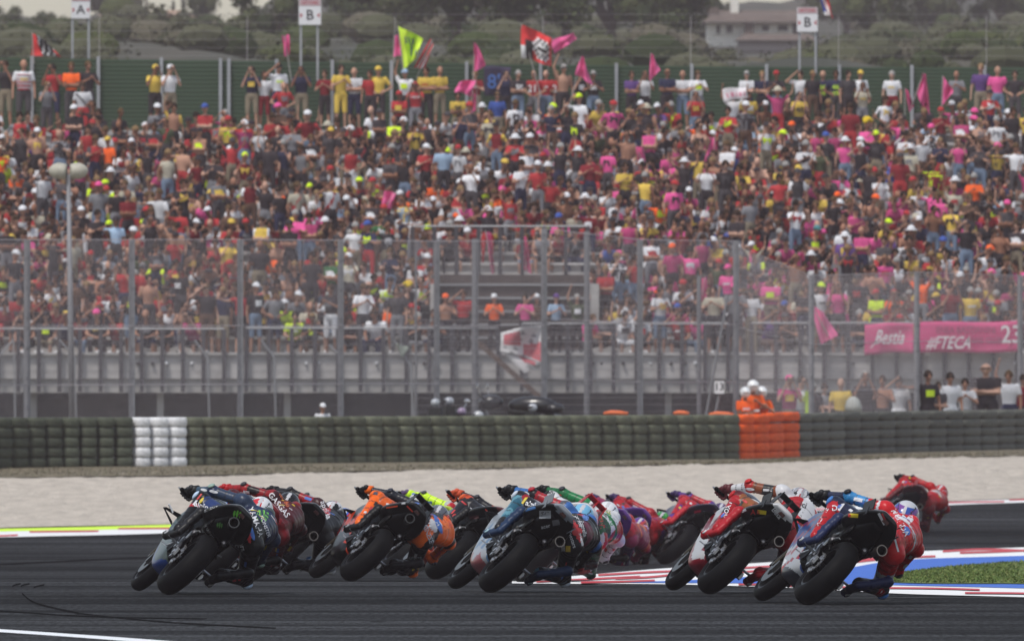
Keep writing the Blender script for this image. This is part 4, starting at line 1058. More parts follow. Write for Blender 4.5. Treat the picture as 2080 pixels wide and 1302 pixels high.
# --- random choice of clothes, by where in the stand
def pick(r, u):
    "u = photo column"
    right = min(max((u - 850) / 900, 0), 1)
    W = dict(black=36, charcoal=13, white=23, red=23 - 7 * right, darkred=10 - 4 * right, grey=6, yellow=4 + 2 * right, neon=1.0, pink=3 + 15 * right, magenta=3 + 10 * right, navy=4, blue=1, orange=2.6, lightblue=1.2, olive=1.5, purple=.8 + 1.0 * right, brown=4, cream=2.5, bare=8, teal=.3, green=.2)
    k = list(W); s_ = r.choices(k, [W[q] for q in k])[0]
    p = r.choices(['denim', 'black', 'navy', 'khaki', 'charcoal', 'grey', 'brown', 'red', 'white'], [14, 22, 12, 10, 16, 8, 6, 4, 3])[0]
    h = r.choices(['hair', 'cap', 'long_hair', 'sun_hat', 'bald', 'curly_wig'], [48, 25, 16, 3, 7, .3])[0]
    hc_ = r.choices(['white', 'black', 'red', 'neon', 'pink', 'blue', 'yellow', 'orange', 'charcoal', 'teal'], [17, 24, 16, 6, 2 + 12 * right, 3, 6, 3, 12, 1])[0]
    if h == 'sun_hat': hc_ = r.choice(('cream', 'white', 'white'))
    if h == 'curly_wig': hc_ = None
    return s_, p, h, hc_
ST = ['stand', 'crossed', 'phone', 'clap', 'brow', 'raise', 'point', 'hips', 'wave']; STW = [5, 4, 4, 4, 3, .7, 1, 2, 1.2]
SI = ['sit', 'sit_lean', 'sit_clap', 'sit_phone', 'sit_brow', 'sit_crossed', 'sit_point', 'sit_raise']; SIW = [6, 5, 4, 3, 2.4, 3, .8, .5]
GR = 'spectators in the front rows of the stand'
mass = []
NIND = 3
rowname = {0: 'front row', 1: 'second row', 2: 'third row', 3: 'fourth row'}
for i in range(NR):
    rr = random.Random(100 + i); X = XL + .5; c = 0; used = {}
    while X < XR - .3:
        X += rr.uniform(.34, .50) if rr.random() > .03 else rr.uniform(.6, 1.0)
        Y = rowY(i) + rr.uniform(.25, .5); u = X / Y * F + 1040
        if 1 <= i <= 7 and VX0 - .25 < X < VX1 + .25: continue
        if i == 0 and 905 < u < 1180: continue
        if u < -60 or u > 2140: 
            if i < 1 or rr.random() < .5: continue
        if i == NR - 1 and (215 < u < 290 or 365 < u < 470) and rr.random() < .8: continue
        if i >= NR - 2 and any(abs(u - t[0]) < 16 for t in top if t[1] > 165): continue
        if i >= NR - 2 and rr.random() < .40: continue
        pst = .15 if i < 6 else .20 if i < 14 else .36
        if i == 0: pst = .42
        if i >= NR - 3: pst = .04
        if rr.random() < pst: pose = rr.choices(ST, STW)[0]; z = rowZ(i); Y += .22
        else: pose = rr.choices(SI, SIW)[0]; z = rowZ(i) - .22 + rr.uniform(-.05, .08)
        shirt, pants, hat, hc_ = pick(rr, u); longs = rr.random() < .3
        if i < NIND:
            z0 = z if not pose.startswith('sit') else rowZ(i) - .20
            c += 1 if -10 < u < 2090 else 0
            ordw = ordn(c) if c else ordn(1)
            lab = desc(pose, shirt, hat, hc_) + ', ' + ordw + ' in ' + rowname[i]
            if not (-10 < u < 2090): lab = desc(pose, shirt, hat, hc_) + ' past ' + ('left' if u < 0 else 'right') + ' picture edge, ' + rowname[i]
            person(u, Y, z0, pose, shirt, pants, hat, hc_, rz=rr.uniform(-.55, .55), label=lab, group=GR, longs=longs)
        else: mass.append((X, Y, z, pose, shirt, pants, hat, hc_, longs, rr.uniform(-.6, .6), rr.uniform(.92, 1.05)))
# people in the passage opening and at the balcony edge
GP = 'spectators leaning on the rail in the passage opening'
for x, yh, pose, shirt, pants, hat, hc_, lab in ((905, 598, 'clap', 'bare', 'black', 'cap', 'orange', 'bare shouldered person with orange cap at the left of the passage opening'), (941, 588, 'brow', 'red', 'black', 'hair', None, 'person in a red vest standing left in the passage opening'),
      (1004, 612, 'clap', 'orange', 'black', 'cap', 'white', 'person in faded red top and white cap leaning on the rail in the passage'), (1067, 620, 'clap', 'pink', 'black', 'hair', None, 'bareheaded person in pink top leaning on the rail in the passage'), (1091, 606, 'brow', 'brown', 'black', 'cap', 'white', 'person in brown top and white cap behind the pink one in the passage'),
      (1129, 618, 'clap', 'lightblue', 'black', 'cap', 'purple', 'person in light blue top leaning on the rail right in the passage'), (1172, 618, 'wave', 'olive', 'black', 'hair', None, 'person in olive top with one arm up at the right of the passage')):
    Y = 337.2; z = 2.25; s_ = F / Y; hh = (HC + (YH - yh) / s_ - z) / 1.76
    person(x, Y, z, pose, shirt, pants, hat, hc_, rz=rnd.uniform(-.3, .3), h=min(max(hh, .88), 1.06), label=lab, group=GP, longs=True)
# spectators on the ground behind the barrier on the right
GS = 'spectators standing behind the tyre barrier on the right'
for x, yh, pose, shirt, pants, hat, hc_, lab, k in ((1603, 762, 'phone', 'magenta', 'khaki', 'cap', 'pink', 'person with pink cap and crimson top filming just right of the orange block', 1), (1628, 765, 'phone', 'white', 'grey', 'hair', None, 'person in white and neon yellow top filming beside the pink cap', 1),
      (1652, 778, 'stand', 'black', 'black', 'hair', None, 'person in black half hidden by the fence post left of the yellow top', 1), (1674, 778, 'crossed', 'grey', 'grey', 'hair', None, 'person in grey and white top left of the yellow top', 1), (1708, 768, 'stand', 'yellow', 'black', 'bald', None, 'man in a bright yellow top behind the grey green tyres', 1.03),
      (1757, 754, 'phone', 'black', 'black', 'hair', None, 'tall person in black filming right of the yellow top', 1.05), (1793, 762, 'clap', 'bare', 'black', 'hair', None, 'bare armed person clapping between two people in black and white', 1), (1826, 764, 'brow', 'white', 'white', 'hair', None, 'person in white top with folded dark sash left of the fence post', 1),
      (1884, 752, 'point', 'black', 'black', 'hair', None, 'person in black pointing just right of the fence post', 1.02), (1905, 775, 'crossed', 'charcoal', 'black', 'hair', None, 'person in dark grey beside the fence post below the banner', .95), (1929, 756, 'stand', 'white', 'white', 'hair', None, 'slim person in long white top below the pink banner', 1),
      (1960, 768, 'clap', 'white', 'grey', 'hair', None, 'person in loose white top left of the large man in black', .97), (2003, 748, 'crossed', 'black', 'black', 'bald', None, 'large man in black top with folded arms behind the grey green tyres', 1.08), (2050, 752, 'wave', 'white', 'navy', 'hair', None, 'person in white top with one arm up at the far right behind the tyres', 1.02),
      (2078, 760, 'stand', 'darkred', 'black', 'hair', None, 'person in dark red at the right picture edge behind the tyres', 1)):
    Y = bY(x) + 2.4 + rnd.uniform(0, .8) + (6 if x < 1700 else 3 if x < 1850 else 0); s_ = F / Y; hh = (HC + (YH - yh) / s_) / 1.76
    o = person(x, Y, 0.002 if hh < 1.12 else .12, pose, shirt, pants, hat, hc_, rz=rnd.uniform(-.3, .3), h=min(max(hh, .86), 1.12), label=lab, group=GS, longs=True)
    if x == 2003: o.scale.x *= 1.35
    if x == 1628: mb = MB(); mb.box((.11, -.165, 1.2), (.12, .02, .5)); mb.box((.18, -.02, 1.35), (.05, .2, .2)); mb.build('neon_panel', prn, o)
# marshals
orm = COL['orange']
for x, yh, lab in ((1513, 800, 'track marshal in orange overalls and white helmet, left of three'), (1529, 786, 'track marshal in orange overalls and white helmet, tallest in the middle of three'), (1546, 799, 'track marshal in orange overalls and white helmet, right of three')):
    Y = bY(x) + (1.3 if x != 1529 else 1.9); s_ = F / Y; hh = (HC + (YH - yh + 14) / s_) / 1.8
    o = person(x, Y, 0.002, 'clap' if x != 1513 else 'crossed', 'orange', 'orange', 'bald', None, rz=rnd.uniform(-.3, .3), h=min(hh, 1.05), label=lab, group='track marshals behind the orange block', longs=True, glasses=False)
    hd = BANK[('clap' if x != 1513 else 'crossed', True)]['head']
    mb = MB(); mb.ball(hd + Vector((0, .01, .03)), (.135, .15, .14), 14, 9); mb.box(hd + Vector((0, -.15, .05)), (.18, .06, .02), (R(15), 0, 0)); mb.build('helmet', mat('helmet_white', (.78, .79, .80), .25, coat=.5), o, smooth=True)
    mb = MB(); mb.box((0, -.17, 1.12), (.24, .02, .05)); mb.build('reflective_band', mat('reflective', (.7, .7, .7), .4), o)
# --- the rest of the crowd as one mass
def build_mass():
    Vs, Fs, Cs = [], [], []; off = 0
    hatgeo = {}
    for k, mbh in HG.items():
        if mbh: hatgeo[k] = (np.array(mbh.v, np.float32), mbh.f)
    for (X, Y, z, pose, shirt, pants, hat, hc_, longs, rz, k) in mass:
        B = bank(pose, longs); q = rnd.uniform(.85, 1.1); sk = [v * q for v in rnd.choice(SKC[:5])]
        c, s = math.cos(rz), math.sin(rz); M = np.array([[c, -s, 0], [s, c, 0], [0, 0, 1]], np.float32); kx = k * rnd.uniform(.95, 1.14)
        P = (B['co'] * np.array([kx, kx, k])) @ M.T + np.array([X, Y, z])
        q = rnd.uniform(.7, 1.15); shc = [v * q for v in (COL[shirt] or sk)]
        pal = {SKIN: sk, SHIRT: shc, PANTS: COL[pants], SHOE: COL['white'] if rnd.random() < .4 else COL['black']}
        cols = np.array([pal[g] for g in range(4)], float)[B['reg']]; fcn = B['fc']; ch = B['chest']; kind = rnd.random(); shm = B['reg'] == SHIRT
        alt = np.array(COL[rnd.choice(['white', 'black', 'white', 'red', 'yellow', 'charcoal', 'neon', 'grey'])])
        if kind < .30: cols[shm & (np.abs(fcn[:, 0]) < .09) & (np.abs(fcn[:, 2] - ch.z + .02) < .07) & (fcn[:, 1] < ch.y - .05)] = alt
        elif kind < .36: cols[shm & (np.sin(fcn[:, 2] * 75) > .1)] = alt
        elif kind < .44: cols[shm & (np.abs(fcn[:, 0]) > .17)] = sk
        elif kind < .50: cols[shm & (np.abs(fcn[:, 0]) > .15)] = alt
        elif kind < .54: cols[shm & (np.abs(fcn[:, 0] - .5 * (fcn[:, 2] - ch.z)) < .03)] = alt
        Vs.append(P); Fs += [tuple(i + off for i in f) for f in B['f']]; Cs += [tuple(c) for c in cols]; off += len(P)
        if hat and hat != 'bald':
            hv, hf = hatgeo[hat]; P = ((hv + np.array(B['head'])) * np.array([kx, kx, k])) @ M.T + np.array([X, Y, z])
            cc = COL[hc_] if hat in ('cap', 'sun_hat') else (.7, .5, .03) if hat == 'curly_wig' else rnd.choice(HRC[:5] + HRC[:3] + HRC)
            Vs.append(P); Fs += [tuple(i + off for i in f) for f in hf]; Cs += [tuple(cc)] * len(hf); off += len(P)
    me = bpy.data.meshes.new('crowd'); V = np.concatenate(Vs); me.from_pydata(V.tolist(), [], Fs)
    a = me.attributes.new('Col', 'FLOAT_COLOR', 'FACE'); a.data.foreach_set('color', np.array([tuple(c) + (1,) for c in Cs], np.float32).ravel())
    me.polygons.foreach_set('use_smooth', [True] * len(me.polygons)); me.materials.append(crowdm); me.update()
    o = link('crowd', me); tag(o, 'dense mass of spectators filling the upper rows of the stand', 'crowd', kind='stuff')
    print('mass people', len(mass), 'faces', len(Fs))
build_mass()

# ============================================================ flags
fm_p = mat('flag_pink', (.74, .11, .30), .8, noise=(4, .15)); fm_r = mat('flag_red', (.62, .03, .03), .8, noise=(4, .12)); fm_n = mat('flag_neon', (.62, .86, .04), .7); fm_w = mat('flag_white', (.72, .72, .72), .8); fm_b = mat('flag_black', (.02, .02, .022), .8); fm_bl = mat('flag_blue', (.03, .06, .30), .8); polem = mat('flag_pole', (.35, .33, .31), .5)
def cloth_grid(P, nu=14, nv=10, amp=.05, seed=0, Y=0, fold=3.0):
    "P: outline corners in photo pixels (4 points), returned as a rippled grid of world points"
    r = random.Random(seed); a, b, c, d = [Vector((*p, 0)) for p in P]; ph = r.uniform(0, 6); G = []
    for i in range(nu + 1):
        u = i / nu; row = []
        for j in range(nv + 1):
            v = j / nv; p = a.lerp(b, u).lerp(d.lerp(c, u), v)
            w_ = math.sin(u * fold * 3.1 + v * 2 + ph) * amp + math.sin(v * fold * 2.3 + u * 4 + ph * 2) * amp * .5
            row.append(at(p.x + math.sin(u * 7 + v * 3 + ph) * 1.2, p.y + math.sin(u * 6 + ph) * 1.5, Y + w_ * (.3 + u) * 2.2))
        G.append(row)
    return G
def flag(P, mats, paint, pole, Y, label, seed=0, group=None, amp=.06):
    a = at(*pole[0], Y); b_ = at(*pole[1], Y + (pole[2] if len(pole) > 2 else 0))
    root = empty('flag', b_); tag(root, label, 'flag', group)
    G = cloth_grid(P, 14, 10, amp, seed, Y); V = [p - b_ for row in G for p in row]; nv = 11
    mb = MB(); Fs = []; M = []
    for i in range(14):
        for j in range(10):
            Fs.append((i * nv + j, (i + 1) * nv + j, (i + 1) * nv + j + 1, i * nv + j + 1)); M.append(paint(i / 14, j / 10) if paint else 0)
    mb.add(V, Fs); mb.m = M
    mb.build('cloth', mats, root, smooth=True, fix=False)
    mb = MB(); mb.tube([a - b_, Vector((0, 0, 0))], .014, 6); mb.build('pole', polem, root)
    return root
YF = rowY(NR - 1) + .9
GF = 'flags waved above the stand'
flag([(64, 66), (90, 82), (126, 116), (65, 112)], [fm_r, fm_b, fm_w], lambda u, v: 0 if u < .32 or (u > .8 and v > .5) else (2 if (int(u * 13) + int(v * 7)) % 3 == 0 else 1), ((65, 66), (69, 130)), wallY - .6, 'small red flag with black and white emblem at the left end of the wall', 1, GF)
flag([(573, 73), (587, 72), (588, 112), (577, 115)], [fm_p], None, ((578, 73), (592, 165)), YF, 'narrow pink flag held up left of the first B sign', 2, GF, .03)
flag([(801, 72), (818, 72), (818, 116), (800, 114)], [fm_p], None, ((800, 72), (797, 205)), YF + .4, 'pink flag half hidden behind the big neon yellow flag', 3, GF, .03)
o = flag([(808, 53), (858, 78), (846, 118), (822, 140)], [fm_n, fm_bl], lambda u, v: 1 if (.28 < u < .62 and .18 < v < .34 and int(u * 14) % 2 == 0) or (.3 < v < .8 and abs(u - .5) < .06) or (.72 < u < .85 and .55 < v < .8) else 0, ((808, 53), (820, 150)), YF - .2, 'big neon yellow flag with dark blue scrawl', 4, GF, .10)
flag([(876, 80), (881, 96), (862, 138), (840, 140)], [fm_r, fm_w], lambda u, v: int(u * 5) % 2, ((878, 80), (846, 160)), YF + .1, 'twisted red and white striped flag beside the neon yellow flag', 5, GF, .05)
flag([(964, 88), (968, 90), (986, 134), (961, 148)], [fm_p], None, ((964, 88), (960, 190)), YF, 'pointed pink flag above the two men in yellow', 6, GF, .04)
flag([(932, 166), (966, 163), (958, 196), (924, 186)], [fm_p], None, ((966, 163), (972, 230)), YF - 2.2, 'square pink flag in front of the last row left of the blue banner', 7, GF)
flag([(960, 192), (966, 192), (968, 224), (952, 236)], [fm_p], None, ((962, 190), (956, 260)), YF - 2.6, 'drooping pink flag below the square pink one', 8, GF, .03)
def emb(u, v):
    d = math.hypot((u - .62) / .30, (v - .5) / .36)
    if d < .45: return 1 if int(v * 10) % 2 else 2
    if d < 1.0: return 2 if (int(u * 14) + int(v * 10)) % 2 else 1
    return 1 if (.12 < u < .3 and v > .3) else 2 if (u < .12 and v > .55) else 0
flag([(1058, 50), (1122, 78), (1120, 134), (1060, 118)], [fm_r, fm_b, fm_w], emb, ((1058, 48), (1097, 190)), YF - .1, 'largest red flag with round black and white emblem', 9, GF, .10)
flag([(1120, 84), (1166, 66), (1170, 80), (1126, 110)], [fm_p], None, ((1122, 84), (1112, 150)), YF + .3, 'pink flag streaming right behind the largest red flag', 10, GF)
flag([(1181, 115), (1186, 117), (1204, 172), (1168, 152)], [fm_p], None, ((1181, 115), (1158, 212)), YF - .2, 'pink flag right of the largest red flag', 11, GF, .05)
flag([(1322, 109), (1327, 112), (1341, 142), (1320, 166)], [fm_p], None, ((1322, 108), (1320, 200)), YF, 'pointed pink flag midway between the red flag and the B sign', 12, GF, .04)
tri = flag([(1663, -6), (1682, -2), (1694, 38), (1676, 30)], [fm_bl, fm_w, fm_r], lambda u, v: 0 if u < .34 and v < .8 else 1 if u < .62 else 2, ((1662, -20), (1659, 165)), wallY - .8, 'blue white and red tricolour flag on a dark pole by the second B sign', 13, GF, .04)
tri.children[1].data.materials[0] = fm_b
for i, (P, pole, lab) in enumerate((([(1875, 150), (1880, 152), (1888, 236), (1861, 190)], ((1876, 150), (1850, 220)), 'tall pink flag right of the tricolour, first of the right end cluster'), ([(1915, 154), (1936, 184), (1930, 196), (1914, 214)], ((1915, 154), (1912, 240)), 'triangular pink flag beside the man in purple'),
                            ([(1838, 180), (1842, 184), (1856, 216), (1846, 230)], ((1838, 180), (1838, 250)), 'small pink flag low at the right of the B sign'), ([(1430, 275), (1452, 282), (1454, 338), (1424, 330)], ((1452, 275), (1448, 360)), 'pink flag hanging limp below the man filming in red'),
                            ([(1292, 300), (1308, 296), (1312, 350), (1298, 345)], ((1290, 290), (1318, 370)), 'pink flag in the middle of the upper right crowd'), ([(780, 388), (804, 392), (796, 424), (776, 420)], ((804, 388), (772, 440)), 'bright pink flag in the crowd left of centre'),
                            ([(318, 325), (328, 330), (330, 372), (312, 368)], ((320, 322), (316, 390)), 'pink flag in the crowd right of the loudspeakers'), ([(1316, 588), (1342, 576), (1334, 606), (1312, 612)], ((1342, 576), (1306, 630)), 'pink flag low in the crowd right of the passage'),
                            ([(1620, 512), (1632, 514), (1636, 548), (1616, 546)], ((1625, 510), (1628, 570)), 'pointed pink flag above the right railing'), ([(1648, 620), (1672, 632), (1702, 680), (1668, 700)], ((1648, 618), (1700, 715)), 'pink flag draped over the right front railing'),
                            ([(1420, 570), (1436, 560), (1440, 600), (1424, 640)], ((1432, 556), (1420, 660)), 'long pink flag behind the fence post right of centre'), ([(1060, 480), (1068, 482), (1080, 560), (1056, 540)], ((1060, 478), (1072, 566)), 'long pink flag hanging over the balcony rail'),
                            ([(985, 470), (996, 474), (1006, 560), (1000, 566)], ((986, 468), (1004, 566)), 'narrow pink flag behind the balcony rail, leftmost there'))):
    y = P[0][1]; Yp = 336 + max(0, min(21, (640 - y) / 21)) * 1.1 - .3
    if 'balcony' in lab: Yp = 343.6
    if 'railing' in lab and 'draped' in lab: Yp = 335.2
    flag(P, [fm_p], None, pole, Yp, lab, 20 + i, 'pink flags in the crowd', .05)
r_ = random.Random(77)
for i in range(26):
    x = 900 + 1150 * r_.random() ** .8; y = r_.uniform(265, 600)
    if 860 < x < 1230 and y > 440: continue
    Yp = 336 + max(0, min(21, (660 - y) / 21)) * 1.1 - .2; wd = r_.uniform(8, 18); ht = r_.uniform(26, 55); k = r_.choice((-1, 1))
    q = [(x, y), (x + wd * .5 * k, y + 3), (x + wd * k, y + ht), (x - 2 * k, y + ht * .9)]
    flag(q, [fm_p], None, ((x, y - 2), (x + r_.uniform(-12, 12), y + ht + 18)), Yp, 'limp pink flag in the right half of the crowd, ' + ordn(i + 1) + ' of many alike', 60 + i, 'pink flags in the crowd', .03)
# cloth banner held aloft, blue banner on the wall, hanging banners
def banner(P, Y, m, label, cat='banner', seed=0, amp=.02, nu=20, nv=8, name='banner', group=None, mats=None, paint=None):
    G = cloth_grid(P, nu, nv, amp, seed, Y, 2.2); o0 = G[0][0]; V = [p - o0 for row in G for p in row]; k = nv + 1
    root = empty(name, o0); tag(root, label, cat, group)
    mb = MB(); mb.add(V, [(i * k + j, (i + 1) * k + j, (i + 1) * k + j + 1, i * k + j + 1) for i in range(nu) for j in range(nv)])
    if paint: mb.m = [paint(i / nu, j / nv) for i in range(nu) for j in range(nv)]
    o = mb.build('cloth', mats or m, root, smooth=True, fix=False); s_ = o.modifiers.new('thickness', 'SOLIDIFY'); s_.thickness = .006
    return root, o0
pinkb = mat('banner_pink', (.60, .055, .20), .75, noise=(2, .12)); whm = mat('banner_white', (.74, .70, .72), .8); dkp = mat('banner_dark_print', (.22, .03, .09), .8)
yb_ = yr - .25; sb = F / yb_
rt, o0 = banner([(1755, 658), (1855, 656), (1857, 716), (1757, 720)], yb_, pinkb, 'pink cloth banner with white script, left of the two on the railing', seed=3, group='pink banners on the railing')
def btext(root, o0, s, x, y, h_px, m, sq=1.0, slant=0.0, Y=yb_, dy=.16, name='lettering'):
    p = at(x, y, Y) - o0; p.y = -dy; return text_obj(s, p, (1, 0, 0), (slant, 0, 1), h_px / (F / Y), m, root, name, sq=sq)
btext(rt, o0, 'Bestia', 1808, 686, 30, whm, .62, .3); btext(rt, o0, '/', 1776, 698, 20, whm, 1.2, .5)
rt, o0 = banner([(1870, 655), (2069, 652), (2070, 714), (1869, 718)], yb_, pinkb, 'long pink cloth banner with white script and number 23', seed=5, group='pink banners on the railing', nu=36)
btext(rt, o0, '#FTECA', 1928, 697, 26, whm, .72, .3); btext(rt, o0, '23', 2054, 681, 38, whm, .85); btext(rt, o0, 'ENEA BASTIANINI', 1962, 671, 14, dkp, .8); btext(rt, o0, 'FANS CLUB', 2000, 692, 13, dkp, .8)
def crump(u, v):
    if v < .10 or u < .05: return 0
    if u < .48 and .12 < v < .62: return 1
    if u > .5 and v > .55 + (.5 - u) * .3 and v < .88: return 1
    if (math.sin(u * 23 + v * 9) + math.sin(v * 31 - u * 7)) > .9: return 2
    return 0
rt, o0 = banner([(1016, 674), (1098, 660), (1100, 738), (1017, 712)], yr - 1.2, whm, 'crumpled red and white cloth banner tied to the railing in the middle', seed=8, amp=.09, nu=24, nv=16, mats=[mat('banner_offwhite', (.60, .58, .58), .8), mat('banner_washed_red', (.46, .10, .12), .8), mat('banner_grey_print', (.16, .15, .16), .8)], paint=crump)
G = cloth_grid([(1018, 712), (1100, 738), (1098, 748), (1066, 757)], 12, 4, .05, 9, yr - 1.2)
mb = MB(); mb.add([p - o0 for row in G for p in row], [(i * 5 + j, (i + 1) * 5 + j, (i + 1) * 5 + j + 1, i * 5 + j + 1) for i in range(12) for j in range(4)]); mb.m = [1 if .35 < i / 12 < .8 and j < 2 else 0 for i in range(12) for j in range(4)]
mb.build('lower_flap', [MATS['banner_offwhite'], MATS['banner_washed_red']], rt, smooth=True, fix=False)
rt, o0 = banner([(983, 135), (1038, 136), (1036, 200), (985, 196)], wallY - .5, mat('banner_purple', (.028, .02, .055), .8), 'dark blue banner with light blue number 8 hung on the slat wall', seed=11, nu=16)
btext(rt, o0, "8'", 1003, 168, 30, mat('banner_light_blue', (.05, .13, .38), .7), 1.0, 0, wallY - .5, .12)
rt, o0 = banner([(1467, 182), (1516, 177), (1520, 198), (1472, 209)], rowY(NR - 2) + .4, whm, 'white and pink paper banner held overhead left of the second B sign', seed=12, nu=14, amp=.03, mats=[MATS['banner_white'], mat('banner_rose', (.62, .25, .33), .8)], paint=lambda u, v: 1 if (int(u * 11) % 2 and .3 < v < .75) else 0)
rt, o0 = banner([(802, 695), (822, 708), (838, 696), (818, 726)], yr - .6, mat('banner_greyish', (.24, .27, .23), .8), 'small grey green cloth tied to a strut below the left railing', seed=13, nu=8)
# marshal post number board, umbrella, orange tops on the barrier
Y = bY(1460) + 2.0; p = at(1461, 786, Y); root = empty('number_board', (p.x, Y, 0)); tag(root, 'white number board reading 13 beside the marshals', 'sign')
h_ = 28 / (F / Y); mb = MB(); mb.box((0, 0, p.z), (22 / (F / Y), .03, h_)); mb.build('panel', spm, root)
text_obj('13', (0, -.02, p.z), (1, 0, 0), (0, 0, 1), h_ * .55, sblk, root)
mb = MB()
for s_ in (-1, 1): mb.box((s_ * 11 / (F / Y), -.018, p.z), (.012, .012, h_)); mb.box((0, -.018, p.z + s_ * h_ / 2), (22 / (F / Y), .012, .012))
mb.build('frame', sblk, root)
mb = MB(); mb.tube([(.0, .03, p.z - h_ / 2), (-.28, .03, 0)], .03, 6); mb.build('post', galv, root)
mb = MB(); mb.tube([at(1478, 600, Y) - root.location, at(1434, 845, Y) - root.location], .03, 6); o = mb.build('prop', galv, root)
Y = bY(1732) + 1.2; p = at(1733, 832, Y); root = empty('umbrella', (p.x, Y, p.z)); tag(root, 'folded down pale dome umbrella resting behind the tyres beside the yellow top', 'umbrella')
mb = MB(); rings = [[Vector((math.cos(a) * r, math.sin(a) * r, z)) for a in [2 * math.pi * j / 16 for j in range(16)]] for r, z in ((.19, -.05), (.185, .08), (.15, .2), (.09, .27), (.02, .30))]
mb.loft(rings); mb.build('canopy', mat('umbrella_cream', (.50, .50, .46), .7), root, smooth=True)
mb = MB(); mb.tube([(0, 0, .3), (0, 0, .36)], .012, 6); mb.build('tip', sblk, root)
for j, (x0, x1, yt) in enumerate(((1226, 1276, 838), (1368, 1400, 838), (1440, 1490, 840))):
    Y = bY((x0 + x1) / 2) + 1.35; a, b_ = at(x0, yt + 2, Y), at(x1, yt + 2, Y); mb = MB()
    mb.tube([a, a.lerp(b_, .3) + Vector((0, 0, .02)), a.lerp(b_, .7) + Vector((0, 0, .01)), b_], [.03, .05, .05, .03], 8, flat=1.0)
    o = mb.build('orange_pad', mat('pad_orange', (.75, .16, .05), .7), smooth=True); tag(o, ('orange pad lying on top of the guard rail, leftmost of three', 'shortest orange pad on the guard rail, middle of three', 'orange pad on the guard rail just left of the orange block')[j], 'pad', 'orange pads on the guard rail')
# scooters, and pale topped dark shapes built as helmets on boxes
blk = mat('scooter_black', (.014, .013, .014), .3, coat=.3); chrome = mat('chrome_bits', (.6, .6, .62), .25, .9); tyr = mat('scooter_tyre', (.02, .02, .02), .8)
def scooter(x, yt, label, sc_=1.0, rz=0):
    Y = bY(x) + 2.6; p = at(x, yt, Y); root = empty('parked_scooter', (p.x, Y, 0.0), (0, 0, rz)); k = sc_ * p.z / 1.25; root.scale = (k, k, k); tag(root, label, 'scooter', 'scooters parked behind the barrier')
    mb = MB(); mb.loft([[Vector((x_, w_ * math.cos(t), z_ + h2 * math.sin(t))) for t in [2 * math.pi * j / 12 for j in range(12)]] for x_, w_, z_, h2 in ((-.75, .05, .72, .06), (-.55, .16, .70, .16), (-.2, .19, .62, .2), (.15, .15, .45, .14), (.3, .13, .35, .1))]); mb.build('body', blk, root, smooth=True)
    mb = MB(); mb.loft([[Vector((x_ + .0, w_ * math.cos(t), z_ + h2 * math.sin(t))) for t in [2 * math.pi * j / 12 for j in range(12)]] for x_, w_, z_, h2 in ((.33, .18, .45, .2), (.48, .2, .72, .24), (.5, .16, .98, .1), (.46, .06, 1.05, .04))]); mb.build('front_shield', blk, root, smooth=True)
    mb = MB(); mb.ball((-.25, 0, .84), (.34, .15, .07), 12, 6); mb.build('seat', tyr, root, smooth=True)
    for xx in (-.6, .62):
        mb = MB(); mb.lathe([(.16, -.05), (.22, -.06), (.26, 0), (.22, .06), (.16, .05)], 18, c=(xx, 0, .26)); wl_ = mb.build('wheel', tyr, root, smooth=True)
        mb = MB(); mb.lathe([(.02, -.03), (.15, -.035), (.15, .035), (.02, .03)], 12, c=(xx, 0, .26)); mb.build('rim', chrome, wl_)
    mb = MB(); mb.tube([(.45, -.34, 1.1), (.42, 0, 1.02), (.45, .34, 1.1)], .018, 6); h = mb.build('handlebar', tyr, root)
    for s_ in (-1, 1): mb = MB(); mb.tube([(.45, s_ * .25, 1.08), (.5, s_ * .3, 1.22)], .008, 5); mb.ball((.5, s_ * .31, 1.25), (.02, .07, .05), 8, 5); mb.build('mirror', chrome, h)
    mb = MB(); mb.ball((-.72, 0, .90), (.17, .17, .09), 12, 8); mb.build('top_box', blk, root, smooth=True)
    mb = MB(); mb.ball((.36, 0, 1.0), (.22, .16, .13), 14, 9); mb.build('front_cowl', blk, root, smooth=True)
    mb = MB(); mb.ball((-.35, 0, .95), (.42, .18, .15), 14, 8); mb.build('seat_cover', blk, root, smooth=True)
    mb = MB(); mb.tube([(.45, 0, .6), (.62, 0, .26)], .04, 6); mb.build('fork', chrome, root)
scooter(1040, 806, 'large glossy black scooter parked behind the barrier under the crumpled banner', 1.15, R(165))
scooter(905, 815, 'glossy black scooter parked behind the barrier left of the middle', 1.0, R(75))
scooter(1120, 822, 'smaller black scooter half hidden at the right of the large one', .95, R(110))
for x, y, c, lab in ((884, 818, (.4, .42, .45), 'pale helmet on top of a dark box, leftmost'), (912, 815, (.35, .36, .4), 'pale helmet on a dark box behind the fence post left of centre'), (938, 836, (.30, .22, .33), 'dull purple helmet resting behind the barrier'), (972, 843, (.45, .46, .48), 'long pale helmet lying on the barrier top left of the big scooter'), (1082, 828, (.45, .46, .5), 'pale helmet hung at the right end of the big scooter')):
    Y = bY(x) + 1.4; p = at(x, y, Y); root = empty('helmet', p, (0, 0, rnd.uniform(0, 6))); tag(root, lab, 'helmet', 'helmets behind the barrier'); mm = mat('helm%d' % x, c, .2, coat=.6)
    mb = MB(); mb.ball((0, 0, 0), (.095, .11, .09), 14, 9); mb.build('shell', mm, root, smooth=True)
    mb = MB(); mb.ball((0, -.035, .01), (.082, .095, .042), 14, 7); mb.build('visor', blk, root, smooth=True)
    mb = MB(); mb.box((0, 0, -(p.z) / 2 - .05), (.27, .2, max(p.z - .1, .1))); mb.build('dark_figure_box', tyr, root)  # dark box added so the pale top reads as a dark figure
